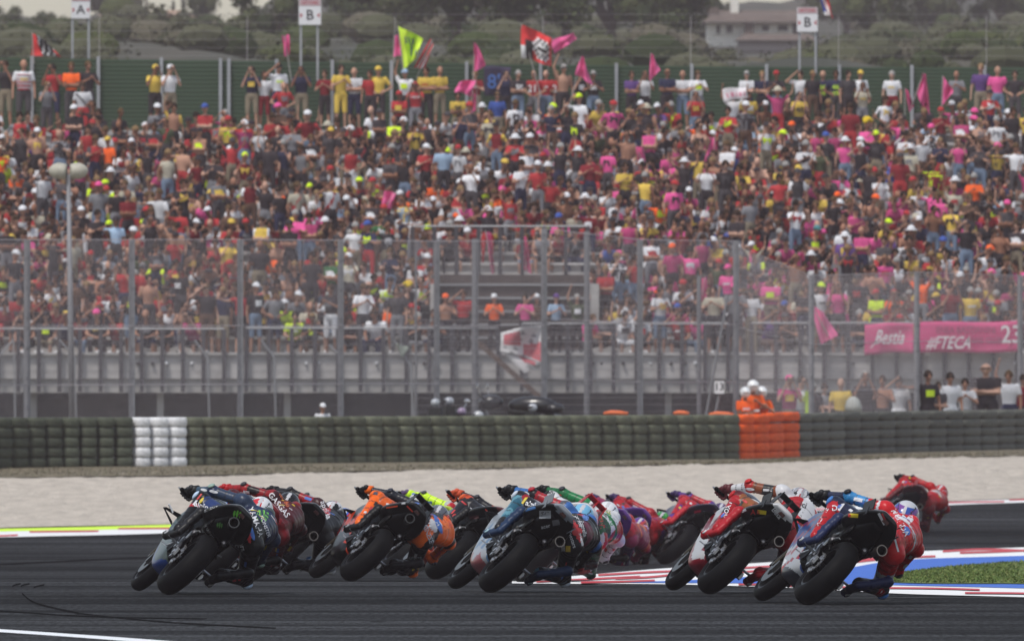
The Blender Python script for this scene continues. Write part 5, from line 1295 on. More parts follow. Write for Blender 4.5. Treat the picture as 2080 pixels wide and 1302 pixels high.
o = person(655, bY(655) + 2.0, 0, 'crossed', 'white', 'white', 'cap', 'white', rz=.2, h=.72, label='small person in white behind the barrier left of centre', group='people behind the barrier', longs=True)
o.location.z = .0
# ============================================================ racing motorcycles and their riders
# bike frame: x forward from the rear contact, y left, z up (upright); the whole is then leaned to the right
RHO = .10
def bike_matrix(P, yaw, lean, pitch=0):
    Rz = Matrix(((-math.sin(yaw), -math.cos(yaw), 0, 0), (math.cos(yaw), -math.sin(yaw), 0, 0), (0, 0, 1, 0), (0, 0, 0, 1)))
    return Matrix.Translation(P) @ Rz @ Matrix.Translation((0, 0, RHO)) @ Matrix.Rotation(lean, 4, 'X') @ Matrix.Translation((0, 0, -RHO))
def sec(x, zc, hy, hz, n=2.4, k=24, taper=0.0, yc=0.0, shift=0.0):
    out = []
    for j in range(k):
        t = 2 * math.pi * j / k; c, s = math.cos(t), math.sin(t)
        yy = math.copysign(abs(c) ** (2 / n), c); zz = math.copysign(abs(s) ** (2 / n), s)
        out.append(Vector((x + shift * zz, yc + hy * yy * (1 - taper * zz), zc + hz * zz)))
    return out
def loft_of(rows, steps=4, k=24, **kw):
    "rows: (x, zc, hy, hz, n, taper)"
    return [sec(r[0], r[1], max(r[2], .004), max(r[3], .004), r[4], k, r[5], **kw) for r in crom(rows, steps)]
def painted(mb, fn):
    "colour of each face from its centre"
    for i, f in enumerate(mb.f):
        c = Vector((0, 0, 0))
        for v in f: c += Vector(mb.v[v])
        mb.c[i] = fn(c / len(f))
paintm = mat('race_paint', rough=.3, spec=.25, attr='Col', coat=.16); matte = mat('carbon_black', (.004, .004, .0045), .40, spec=.10, noise=(30, .3)); deep = mat('engine_black', (.003, .003, .0035), .5, spec=.06)
rubber = mat('slick_rubber', (.0062, .0064, .007), .55, noise=(14, .22), bump=(60, .35, .003), spec=.05)
metal = mat('machined_metal', (.42, .42, .44), .32, .85, noise=(20, .2)); titan = mat('titanium', (.22, .19, .17), .35, .9); goldm = mat('fork_gold', (.06, .05, .035), .35, .6); rimm = mat('rim_black', (.010, .010, .011), .35, spec=.15)
suitm = mat('leather_suit', rough=.34, spec=.22, attr='Col', bump=(38, .25, .004)); hardm = mat('hard_shell', rough=.25, spec=.3, attr='Col', coat=.35); objm = mat('trim_colour', rough=.4, spec=.2, objcol=True); visorm = mat('visor', (.012, .013, .018), .06, coat=1.0)
smoke = mat('smoked_screen', (.02, .02, .025), .08, coat=1)
letw = mat('letter_white', (.72, .72, .74), .6); letcol = mat('letter_colour', rough=.6, objcol=True)

def tyre_prof(R_, rho, w_):
    "closed profile of a slick: (radius, across)"
    P = []
    for k in range(-9, 10):
        t = k / 9 * R(78); P.append((R_ - rho + rho * math.cos(t) * 1.0, w_ * math.sin(t) / math.sin(R(78))))
    P += [(R_ - rho * 1.22, w_ * .80), (R_ - rho * 1.22, -w_ * .80)]
    return P
def wheel(name, R_, rho, w_, cx, cz, parent, left_disc=None):
    root = empty(name, (cx, 0, cz)); root.parent = parent
    mb = MB(); mb.lathe(tyre_prof(R_, rho, w_), 64); mb.build('tyre', rubber, root, smooth=True)
    mb = MB(); r0 = R_ - rho * 1.25
    mb.lathe([(r0 + .008, -w_ * .82), (r0 + .008, w_ * .82), (r0 - .012, w_ * .84), (r0 - .02, w_ * .5), (r0 - .02, -w_ * .5), (r0 - .012, -w_ * .84)], 40)
    for s_ in range(7):
        a = 2 * math.pi * s_ / 7
        for da in (-.12, .12): mb.tube([(math.cos(a) * .03, 0, math.sin(a) * .03), (math.cos(a + da) * (r0 - .01), 0, math.sin(a + da) * (r0 - .01))], [.014, .010], 6)
    mb.lathe([(.012, -w_ * .9), (.045, -w_ * .9), (.045, w_ * .9), (.012, w_ * .9)], 14); mb.build('rim', rimm, root, smooth=False)
    return root
MESH_CACHE = {}
def cached(key, fn):
    if key not in MESH_CACHE: MESH_CACHE[key] = fn()
    return MESH_CACHE[key]
def build_bike(M, sch, label):
    root = empty('racing_motorcycle'); root.matrix_world = M; tag(root, label, 'motorcycle', 'racing motorcycles leaning into the right hand corner')
    first = 'bike' not in MESH_CACHE
    # wheels share their meshes
    if first:
        rw = wheel('rear_wheel', .335, RHO, .100, 0, .335, root); fw = wheel('front_wheel', .302, .064, .064, 1.42, .302, root)
        MESH_CACHE['bike'] = dict(rw=[(c.name.split('.')[0], c.data) for c in rw.children], fw=[(c.name.split('.')[0], c.data) for c in fw.children])
    else:
        for nm, key, cx, cz in (('rear_wheel', 'rw', 0, .335), ('front_wheel', 'fw', 1.42, .302)):
            e = empty(nm, (cx, 0, cz)); e.parent = root
            for n_, me in MESH_CACHE['bike'][key]: link(n_, me, None, e)
    def shared(name, m, build, parent=root, smooth=False, col=None):
        def mk():
            mb = MB(); build(mb); me = mb.mesh(name, smooth=smooth); me.materials.append(m); return me
        return link(name, cached(name + m.name, mk), None, parent, col=col)
    # swinging arm: a braced beam on each side
    def sa(mb):
        for s_ in (1, -1):
            rows = [(-.03, .335, .022, .040), (.08, .345, .022, .050), (.22, .40, .024, .075), (.36, .45, .026, .095), (.46, .47, .03, .09)]
            mb.loft([sec(r[0], r[1], r[2], r[3], 4, 12, 0, yc=s_ * (.135 - .05 * max(r[0], 0))) for r in rows])
            mb.tube([(.0, s_ * .135, .31), (.2, s_ * .125, .30), (.42, s_ * .10, .38)], [.016, .02, .02], 6)
        mb.tube([(.30, -.12, .43), (.30, .12, .43)], .05, 8)
    shared('swingarm', matte, sa, smooth=False)
    def axle(mb):
        mb.tube([(0, -.16, .335), (0, .16, .335)], .016, 8)
        for s_ in (1, -1): mb.box((-.015, s_ * .158, .335), (.085, .018, .06)); mb.tube([(0, s_ * .155, .335), (0, s_ * .178, .335)], .026, 8)
        mb.box((.05, .15, .37), (.06, .025, .04)); mb.box((.10, .148, .30), (.05, .02, .03), (0, .3, 0))
    shared('axle_blocks', metal, axle)
    def spr(mb):
        mb.lathe([(.06, .118), (.108, .118), (.108, .124), (.06, .124)], 36, c=(0, 0, .335))
        for k in range(6): a = k * math.pi / 3; mb.tube([(math.cos(a) * .03, .12, .335 + math.sin(a) * .03), (math.cos(a) * .07, .121, .335 + math.sin(a) * .07)], .009, 5)
    shared('sprocket', metal, spr)
    def chn(mb):
        for dz, ex in ((.100, .075), (-.100, -.035)):
            a, b_ = Vector((0, .122, .335 + dz)), Vector((.46, .085, .44 + ex - .0)); n_ = 22
            for k in range(n_):
                p = a.lerp(b_, (k + .5) / n_); mb.box(p, (.016, .014, .014), (0, -math.atan2(b_.z - a.z, b_.x - a.x), 0))
        for k in range(9):
            t = R(95) + k / 8 * R(170); mb.box((math.cos(t) * .104, .122, .335 + math.sin(t) * .104), (.016, .014, .014), (0, -t, 0))
    shared('chain', mat('chain_steel', (.20, .19, .18), .4, .7), chn)
    def disc(mb): mb.lathe([(.05, -.118), (.11, -.118), (.11, -.123), (.05, -.123)], 30, c=(0, 0, .335)); mb.box((.09, -.125, .24), (.07, .035, .05), (0, .7, 0))
    shared('rear_brake', metal, disc)
    def hug(mb):
        ring = []
        for k in range(9):
            t = R(20) + k / 8 * R(85); r_ = .352
            ring.append([Vector((math.cos(t) * (r_ + d), y, .335 + math.sin(t) * (r_ + d))) for y, d in ((-.085, -.03), (-.06, .0), (.06, .0), (.085, -.03), (.07, .006), (-.07, .006))])
        mb.loft(ring)
        mb.tube([(.03, .115, .50), (.16, .12, .56), (.33, .11, .56)], [.010, .014, .01], 6)
    shared('hugger', matte, hug, smooth=True)
    def guard(mb):
        P = [Vector((math.cos(R(t)) * .29 + .02, .128, .335 + math.sin(R(t)) * .29)) for t in (38, 52, 66, 80, 94, 108)]
        mb.tube(P, [.004, .012, .016, .016, .012, .004], 6, flat=.5)
    shared('chain_guard', mat('guard_grey', (.16, .165, .17), .35), guard, smooth=True)
    # engine and frame, a dark mass with cases, shock and pipes
    def eng(mb):
        mb.loft(loft_of([(.30, .46, .10, .12, 3, 0), (.42, .48, .14, .17, 3, 0), (.60, .50, .17, .22, 3, 0)], 3, 16))
        mb.loft(loft_of([(.16, .74, .06, .04, 3, 0), (.35, .72, .10, .10, 3, 0), (.60, .72, .14, .12, 3, 0)], 3, 16))
        mb.tube([(.24, 0, .42), (.34, 0, .70)], [.045, .035], 10)
        for s_ in (1, -1): mb.lathe([(.0, s_ * .15), (.07, s_ * .15), (.075, s_ * .13), (.075, s_ * .08)], 16, c=(.50, 0, .42), close=False)
        mb.tube([(.4, -.13, .30), (.2, -.14, .34), (.15, -.13, .46), (.10, -.12, .60), (-.02, -.13, .72)], [.03, .032, .03, .028, .026], 8)
    shared('engine', deep, eng)
    def sub(mb):
        for s_ in (1, -1):
            mb.tube([(.40, s_ * .10, .66), (.15, s_ * .10, .74), (-.1, s_ * .06, .86)], .018, 6)
            mb.tube([(.30, s_ * .12, .36), (.36, s_ * .13, .52), (.33, s_ * .11, .68)], .016, 6)
    shared('subframe', metal if sch.get('silver_sub') else deep, sub)
    # foot pegs with plate, lever and heel guard
    for s_ in (1, -1):
        def pg(mb, s_=s_):
            mb.tube([(.26, s_ * .16, .43), (.26, s_ * .27, .44)], .012, 8); mb.box((.28, s_ * .155, .46), (.11, .012, .10), (0, .5, 0)); mb.tube([(.28, s_ * .19, .42), (.42, s_ * .20, .37), (.44, s_ * .25, .37)], .008, 6)
            mb.tube([(.20, s_ * .15, .40), (.22, s_ * .15, .52)], .01, 6); mb.box((.2, s_ * .148, .56), (.05, .01, .09))
        shared('foot_peg' if s_ > 0 else 'foot_peg', mat('peg_metal' if s_ > 0 else 'peg_metal_right', (.5, .5, .52), .3, .8), pg)
    # exhaust
    ex = sch.get('exhaust', 'right')
    def exh(mb):
        if ex == 'right': P = [(.30, -.12, .62), (.10, -.15, .70), (-.03, -.165, .75), (-.17, -.17, .775)]
        else: P = [(.30, -.06, .70), (.10, -.04, .80), (-.10, -.02, .84), (-.26, .0, .86)]
        mb.tube(P, [.030, .034, .038, .044], 16, cap=False)
        e = Vector(P[-1]); d = (e - Vector(P[-2])).normalized()
        mb.tube([e, e + d * .025], [.046, .050], 18, cap=False); mb.tube([e - d * .06, e + d * .025], [.040, .041], 18, cap=False)
        a_ = d.cross(Vector((0, 0, 1))).normalized(); b2 = a_.cross(d); q_ = e + d * .025
        mb.loft([[q_ + (a_ * math.cos(j * math.pi / 9) + b2 * math.sin(j * math.pi / 9)) * r_ for j in range(18)] for r_ in (.050, .041)], cap=False)
    shared('exhaust' + '', titan if ex == 'right' else mat('titanium_dark', (.10, .095, .09), .35, .9), exh)
    def exin(mb):
        P = [(-.03, -.165, .75), (-.17, -.17, .775)] if ex == 'right' else [(-.10, -.02, .84), (-.26, .0, .86)]
        mb.tube(P, .034, 14)
    shared('dark_bore_plug', mat('bore' + ex, (.002, .002, .002), .9, spec=0), exin)  # solid black plug, the shade inside the pipe put into its colour
    # tail unit
    tc_ = sch.get('tail', (.010, .010, .011)); ta = sch.get('tail2', tc_)
    def tailpaint(c):
        if c.z > .93 + .25 * abs(c.y) and c.x < .16: return ta
        if abs(c.y) > .10 and c.z > .84 and c.x > -.02: return ta
        return tc_
    mb = MB(); mb.loft(loft_of([(.52, .80, .10, .05, 3, 0), (.36, .79, .15, .055, 3.2, .0), (.18, .81, .19, .070, 4, .1), (.06, .86, .195, .095, 4.5, .30), (-.06, .90, .18, .105, 4.5, .42), (-.17, .935, .155, .09, 4.5, .48), (-.27, .97, .125, .055, 4.5, .42), (-.34, .99, .09, .018, 4, .2)], 4, 32))
    painted(mb, tailpaint); o = mb.build('tail_unit', paintm, root, colors=True, smooth=True)
    def under(mb):
        mb.loft(loft_of([(.34, .68, .08, .06, 3, 0), (.16, .72, .12, .08, 3, 0), (.0, .78, .13, .09, 3, 0), (-.14, .85, .10, .06, 3, 0), (-.24, .91, .06, .03, 3, 0)], 3, 16))
        for s_ in (1, -1): mb.box((-.02, s_ * .12, .74), (.12, .02, .10), (0, .5, 0))
    shared('under_tray', matte, under, smooth=True)
    def rl(mb): mb.box((-.325, 0, .955), (.012, .05, .035)); mb.box((-.31, 0, .955), (.02, .06, .045))
    shared('rain_light', mat('rain_light', (.03, .003, .003), .3), rl)
    def seat(mb): mb.loft(loft_of([(.50, .85, .09, .018, 3, 0), (.34, .845, .135, .022, 3, 0), (.16, .88, .145, .02, 3, 0), (.06, .95, .13, .016, 3, 0)], 3, 16))
    shared('seat_pad', mat('seat_foam', (.006, .006, .006), .95, spec=.03), seat, smooth=True)
    if sch.get('wing'):
        w0 = sch['wing']
        def wg(mb):
            for s_ in (1, -1): mb.box((-.17, s_ * .115, 1.00), (.20, .008, .20), (s_ * .12, .35, 0))
            mb.box((-.19, 0, 1.095), (.10, .225, .010), (0, .35, 0)); mb.box((-.10, 0, 1.10), (.05, .22, .008), (0, .5, 0))
            mb.box((-.12, 0, 1.03), (.30, .012, .10), (0, .3, 0))
        o = shared('tail_wing', objm, wg, col=w0)
    if sch.get('fins'):
        for s_ in (1, -1):
            for nm, c_, d_, r_ in (('upper_fin', (-.05, s_ * .15, .995), (.24, .008, .09), (s_ * -.45, .22, 0)), ('lower_fin', (-.18, s_ * .17, .90), (.16, .008, .07), (s_ * -.3, .3, 0))):
                mb = MB(); mb.box(c_, d_, r_); mb.build(nm, objm, root).color = tuple(sch['fins']) + (1,)
    # tank, cockpit, fairing
    fc, f2, f3 = sch['fair'], sch.get('fair2', sch['fair']), sch.get('fair3', sch['fair'])
    def tankpaint(c): return f2 if abs(c.y) < .05 else fc
    mb = MB(); mb.loft(loft_of([(.40, .86, .09, .05, 2.6, 0), (.50, .89, .14, .08, 2.6, .1), (.65, .92, .17, .11, 2.6, .15), (.82, .93, .18, .11, 2.6, .15), (.95, .90, .15, .09, 2.6, .1), (1.02, .88, .10, .06, 2.6, 0)], 4, 24)); painted(mb, tankpaint); mb.build('tank', paintm, root, colors=True, smooth=True)
    fp = sch.get('fairpaint') or (lambda c: f3 if c.z < .34 + .10 * math.sin(c.x * 7) else (f2 if .46 + .35 * (c.x - .8) < c.z < .60 + .35 * (c.x - .8) else fc))
    mb = MB(); mb.loft(loft_of([(.52, .40, .12, .12, 4, 0), (.58, .43, .155, .20, 4.5, -.06), (.70, .48, .17, .29, 5, -.10), (.88, .545, .178, .345, 5, -.12), (1.06, .63, .18, .31, 4.4, -.04), (1.20, .74, .185, .20, 3.6, .12), (1.34, .81, .17, .15, 3, .16), (1.50, .84, .10, .085, 2.6, .1), (1.60, .845, .03, .025, 2.2, 0)], 8, 44)); painted(mb, fp); mb.c = [tuple(v * .62 for v in c[:3]) for c in mb.c]; mb.build('fairing', paintm, root, colors=True, smooth=True)
    def scr(mb): mb.loft(loft_of([(1.02, 1.02, .15, .045, 2.4, .2), (1.12, 1.05, .165, .06, 2.4, .25), (1.28, 1.00, .15, .075, 2.4, .25), (1.44, .92, .09, .05, 2.4, .2)], 4, 20))
    shared('windscreen', smoke, scr, smooth=True)
    for s_ in (1, -1):
        def wl_(mb, s_=s_):
            w9 = .33 if sch.get('stripes') else .265; z9 = .70
            mb.loft([[Vector((1.24, s_ * .19, z9 + .05)), Vector((1.42, s_ * .14, z9 + .04)), Vector((1.36, s_ * w9, z9)), Vector((1.27, s_ * w9, z9 + .005))], [Vector((1.24, s_ * .19, z9 + .058)), Vector((1.42, s_ * .14, z9 + .048)), Vector((1.36, s_ * w9, z9 + .007)), Vector((1.27, s_ * w9, z9 + .012))]])
            mb.loft([[Vector((1.25, s_ * .20, z9 - .05)), Vector((1.40, s_ * .15, z9 - .06)), Vector((1.36, s_ * w9, z9)), Vector((1.27, s_ * w9, z9))], [Vector((1.25, s_ * .20, z9 - .042)), Vector((1.40, s_ * .15, z9 - .052)), Vector((1.36, s_ * (w9 + .007), z9)), Vector((1.27, s_ * (w9 + .007), z9))]])
            if sch.get('wing_stripe'): pass
        mbw = MB(); wl_(mbw); o = mbw.build('winglet', matte, root)
        if sch.get('stripes'):
            mb = MB(); mb.box((1.20, s_ * .30, .728), (.03, .08, .012), (s_ * .35, 0, 0)); mb.box((1.27, s_ * .29, .732), (.025, .09, .012), (s_ * .35, 0, 0)); mb.build('stripe', letw, o)
    def chin(mb):
        for s_ in (1, -1): mb.tube([(1.00, s_ * .20, .915), (1.01, s_ * .36, .895)], .016, 8); mb.ball((1.01, s_ * .37, .893), .022, 8, 6)
        mb.tube([(1.02, -.20, .92), (1.06, 0, .94), (1.02, .20, .92)], .018, 8)
    hb = shared('handlebars', deep, chin, smooth=True)
    def lev(mb):
        for s_ in (1, -1):
            mb.tube([(1.05, s_ * .20, .91), (1.08, s_ * .28, .90), (1.07, s_ * .37, .885)], .006, 6)
            mb.tube([(1.02, s_ * .375, .895), (1.07, s_ * .395, .895), (1.12, s_ * .36, .895)], .007, 6)
    shared('levers', mat('lever_metal', (.35, .35, .37), .3, .8), lev, parent=hb)
    for s_ in (1, -1):
        def fk(mb, s_=s_): mb.tube([(1.10, s_ * .10, .88), (1.26, s_ * .10, .60), (1.40, s_ * .10, .33)], [.027, .027, .024], 10); mb.box((1.43, s_ * .095, .36), (.05, .03, .12), (0, -.4, 0))
        o = shared('fork_leg', goldm if s_ > 0 else mat('fork_gold_right', (.06, .05, .035), .35, .6), fk, smooth=False)
    def dsc(mb):
        for s_ in (1, -1): mb.lathe([(.09, s_ * .072), (.165, s_ * .072), (.165, s_ * .078), (.09, s_ * .078)], 32, c=(1.42, 0, .302)); mb.box((1.33, s_ * .09, .30), (.06, .04, .11), (0, -.3, 0))
    shared('front_brake', mat('carbon_disc', (.05, .05, .052), .35, .4), dsc)
    mb = MB(); ring = []
    for k in range(11):
        t = R(5) + k / 10 * R(125); r_ = .315
        ring.append([Vector((1.42 + math.cos(t) * (r_ + d), y, .302 + math.sin(t) * (r_ + d))) for y, d in ((-.075, -.04), (-.06, -.005), (0, .012), (.06, -.005), (.075, -.04), (.06, .004), (0, .02), (-.06, .004))])
    mb.loft(ring); painted(mb, lambda c: sch.get('fender', f3)); mb.build('front_fender', paintm, root, colors=True, smooth=True)
    # stickers and lettering wrapped on the tail and the fairing
    VV, FF = [], []
    for ob in root.children:
        if ob.type == 'MESH' and ob.name.split('.')[0] in ('tail_unit', 'fairing', 'under_tray', 'tank', 'tail_wing', 'front_fender'):
            k0 = len(VV); VV += [v.co.copy() for v in ob.data.vertices]; FF += [tuple(i + k0 for i in f.vertices) for f in ob.data.polygons]
    bv = BVHTree.FromPolygons(VV, FF); Mi = M.inverted(); R3 = Mi.to_3x3(); cl = M.translation; dv = (R3 @ Vector((cl.x, cl.y, cl.z - HC))).normalized()
    for d in sch.get('stick', ()):
        s, dx, up, h, color, ang = d[:6]; sq = d[6] if len(d) > 6 else 1.0; ang = R(ang)
        ux0 = Vector((math.cos(ang), 0, math.sin(ang))); uy0 = Vector((-math.sin(ang), 0, math.cos(ang)))
        if s[0] == '@':
            n1, n2 = 8, 4; pts = [((i / n1 - .5) * sq, (j / n2 - .5)) for i in range(n1 + 1) for j in range(n2 + 1)]; Fs = [(i * 5 + j, (i + 1) * 5 + j, (i + 1) * 5 + j + 1, i * 5 + j + 1) for i in range(n1) for j in range(n2)]
            if s == '@claw': pts = []; Fs = []
            if s == '@claw':
                for k in (-1, 0, 1):
                    L = 1 if k == 0 else .8; q = k * .34; b0 = len(pts); pts += [(q + .10, L / 2), (q - .08, L / 2), (q - .16, 0), (q + .02, -L / 2), (q + .15, 0)]; Fs.append(tuple(range(b0, b0 + 5)))
        else: pts, Fs = text_tris(s); pts = [(x * sq, y) for x, y in pts]
        out = []
        for x, y in pts:
            w_ = cl + Vector((dx, 0, up)) + ux0 * (x * h) + uy0 * (y * h); o_ = Mi @ w_ - dv * 2.5; hit = bv.ray_cast(o_, dv, 5)
            out.append(hit[0] - dv * .004 if hit[0] is not None else None)
        good = [f for f in Fs if all(out[i] is not None for i in f) and max((out[f[i]] - out[f[i - 1]]).length for i in range(len(f))) < max(h, .02) * 2.2]
        if not good: print('decal missed', label[:20], s); continue
        used = sorted({i for f in good for i in f}); mp = {v: i for i, v in enumerate(used)}; mb = MB(); mb.add([out[i] for i in used], [tuple(mp[i] for i in f) for f in good])
        o = mb.build('lettering' if s[0] != '@' else 'sticker', letcol, root, fix=False); o.color = tuple(color) + (1,)
    # small hoses and wiring
    def hose(mb):
        mb.tube([(.30, .14, .60), (.22, .15, .50), (.10, .15, .42), (.03, .16, .37)], .006, 5); mb.tube([(.45, .13, .55), (.34, .17, .50), (.27, .165, .46)], .009, 5); mb.tube([(.30, -.14, .60), (.2, -.16, .5), (.08, -.14, .3)], .006, 5)
        mb.ball((.15, .14, .60), (.04, .02, .03), 8, 5); mb.ball((.36, .16, .62), (.03, .02, .05), 8, 5); mb.ball((-.02, -.10, .70), (.04, .03, .03), 8, 5)
    shared('hoses', mat('hose_grey', (.10, .10, .11), .4, .4), hose)
    return root

# ------------------------------------------------------------ riders
def rider_joints(d):
    J = dict(hip=(.12, -.20, .90), low=(.28, -.28, 1.02), chest=(.50, -.34, 1.10), shL=(.62, -.12, 1.165), shR=(.66, -.53, 1.12), neck=(.69, -.34, 1.155), head=(.79, -.30, 1.225),
             elL=(.80, .15, 1.06), wrL=(.955, .30, .955), elR=(.90, -.60, .93), wrR=(.965, -.38, .93), hipL=(.14, -.10, .90), knL=(.56, .23, .90), anL=(.20, .245, .53), hipR=(.13, -.31, .88), knR=(.57, -.54, .68), anR=(.17, -.29, .50), toeL=(.36, .27, .445), toeR=(.33, -.30, .42))
    J = {k: Vector(v) for k, v in J.items()}
    for k, v in d.items():
        if k == 'upper':
            for q in ('low', 'chest', 'shL', 'shR', 'neck', 'head'): J[q] += Vector(v) * (.5 if q == 'low' else 1)
            J['elL'] += Vector(v) * .5; J['elR'] += Vector(v) * .7
        elif k in J: J[k] += Vector(v)
    return J
RN = ['torso', 'chest', 'hump', 'hips', 'yoke', 'neck', 'uaL', 'faL', 'uaR', 'faR', 'thL', 'shL', 'thR', 'shR', 'kneeL', 'kneeR', 'deltL', 'deltR', 'elbL', 'elbR', 'calfL', 'calfR', 'bumL', 'bumR']
def rider_caps(J):
    sp = J['chest'] - J['low']
    c = [(J['low'], J['chest'], .140, .165, 'torso', (1.0, 1.22, .95)), (J['chest'], J['chest'] + sp * .35, .15, .14, 'chest', (1, 1.25, .85)),
         (J['chest'] + Vector((.02, .0, .075)), J['neck'] + Vector((-.12, 0, .085)), .07, .072, 'hump', (1.25, .95, .85)), (J['hip'], J['low'], .150, .135, 'hips', (1, 1.12, .95)),
         (J['shL'], J['shR'], .082, .082, 'yoke'), (J['neck'] - Vector((.04, 0, .02)), J['head'] - Vector((.03, 0, .04)), .07, .065, 'neck'),
         (J['shL'], J['elL'], .066, .051, 'uaL'), (J['elL'], J['wrL'], .053, .037, 'faL'), (J['shR'], J['elR'], .066, .051, 'uaR'), (J['elR'], J['wrR'], .053, .037, 'faR'),
         (J['hipL'], J['knL'], .108, .074, 'thL'), (J['knL'], J['anL'], .077, .058, 'shL'), (J['hipR'], J['knR'], .108, .076, 'thR'), (J['knR'], J['anR'], .077, .058, 'shR'),
         (J['knL'], J['knL'] + Vector((.01, .01, .0)), .088, .084, 'kneeL'), (J['knR'], J['knR'] + Vector((.01, -.01, 0)), .082, .08, 'kneeR'),
         (J['shL'], J['shL'] + Vector((.01, .02, 0)), .080, .076, 'deltL'), (J['shR'], J['shR'] + Vector((.01, -.02, 0)), .080, .076, 'deltR'),
         (J['elL'], J['elL'] + Vector((.01, .01, 0)), .064, .062, 'elbL'), (J['elR'], J['elR'] + Vector((.01, -.01, 0)), .066, .064, 'elbR'),
         (J['knL'].lerp(J['anL'], .35) + Vector((-.02, 0, -.01)), J['knL'].lerp(J['anL'], .6) + Vector((-.02, 0, -.01)), .064, .056, 'calfL'), (J['knR'].lerp(J['anR'], .35) + Vector((-.02, 0, -.01)), J['knR'].lerp(J['anR'], .6) + Vector((-.02, 0, -.01)), .064, .056, 'calfR'),
         (J['hipL'] + Vector((-.03, .01, 0)), J['hipL'] + Vector((.06, .02, 0)), .113, .108, 'bumL'), (J['hipR'] + Vector((-.03, -.01, 0)), J['hipR'] + Vector((.06, -.02, 0)), .113, .108, 'bumR')]
    return c
def frame_from(z_dir, x_hint):
    z = z_dir.normalized(); x = (x_hint - z * x_hint.dot(z)).normalized(); y = z.cross(x); m = Matrix((x, y, z)).transposed(); return m
def glove_mesh():
    "left hand closed round the bar; palm at the origin, fingers curl over the grip to +x then down"
    caps = [((-.035, 0, .015), (.015, 0, .02), .030, .034, 0, (1, 1.45, .8)), ((-.075, 0, .01), (-.03, 0, .012), .036, .032, 0)]
    for i, (y, L) in enumerate(((-.042, .9), (-.014, 1.0), (.014, .96), (.041, .82))):
        a = Vector((.02, y, .030)); b_ = Vector((.052 * L, y, .012)); c_ = Vector((.048 * L, y, -.022)); e_ = Vector((.018, y, -.034))
        caps += [(a, b_, .0125, .0120, 1), (b_, c_, .0120, .0112, 1), (c_, e_, .0112, .0100, 1)]
    caps += [((-.02, -.045, .0), (.0, -.062, -.018), .015, .013, 2), ((.0, -.062, -.018), (.025, -.058, -.030), .013, .011, 2)]
    me = fuse('glove', caps, .0065, 1, .5); me.materials.append(objm); return me
def boot_mesh():
    caps = [((-.10, 0, .25), (-.055, 0, .07), .056, .047, 0, (1.1, .85, 1)), ((-.055, 0, .06), (.0, 0, .015), .046, .042, 0), ((-.085, 0, .005), (.05, 0, .0), .036, .038, 0), ((.05, 0, .002), (.15, 0, -.012), .040, .028, 0, (1.1, 1.05, .8)), ((-.085, 0, .02), (-.10, 0, .08), .036, .03, 0), ((-.02, .036, .10), (-.01, .036, .14), .014, .014, 0), ((.10, .04, .0), (.14, .036, -.005), .014, .012, 0)]
    me = fuse('boot', caps, .011, 1, .6); me.materials.append(objm); return me
def visor_helmet(hs_):
    "helmet looking along +x"
    n, k = 48, 34; mb = MB(); V = []; 
    for i in range(k + 1):
        ph = -math.pi / 2 + math.pi * i / k
        for j in range(n):
            t = 2 * math.pi * j / n; x = math.cos(ph) * math.cos(t); y = math.cos(ph) * math.sin(t); z = math.sin(ph)
            px_ = x * (.152 if x < 0 else .142); py_ = y * .122; pz_ = z * (.138 if z > 0 else .128)
            if z < -.1 and x > 0: px_ += .030 * min(1, (-z - .1) * 2.2) * x      # chin bar
            if x < -.3 and z > .0: px_ -= .022 * (-x - .3) * (1 - z)              # rear taper
            if z < -.62: pz_ = -.62 * .128 - (abs(z) - .62) * .03
            V.append(Vector((px_, py_, pz_)))
    mb.add(V, [(i * n + j, i * n + (j + 1) % n, (i + 1) * n + (j + 1) % n, (i + 1) * n + j) for i in range(k) for j in range(n)])
    return mb
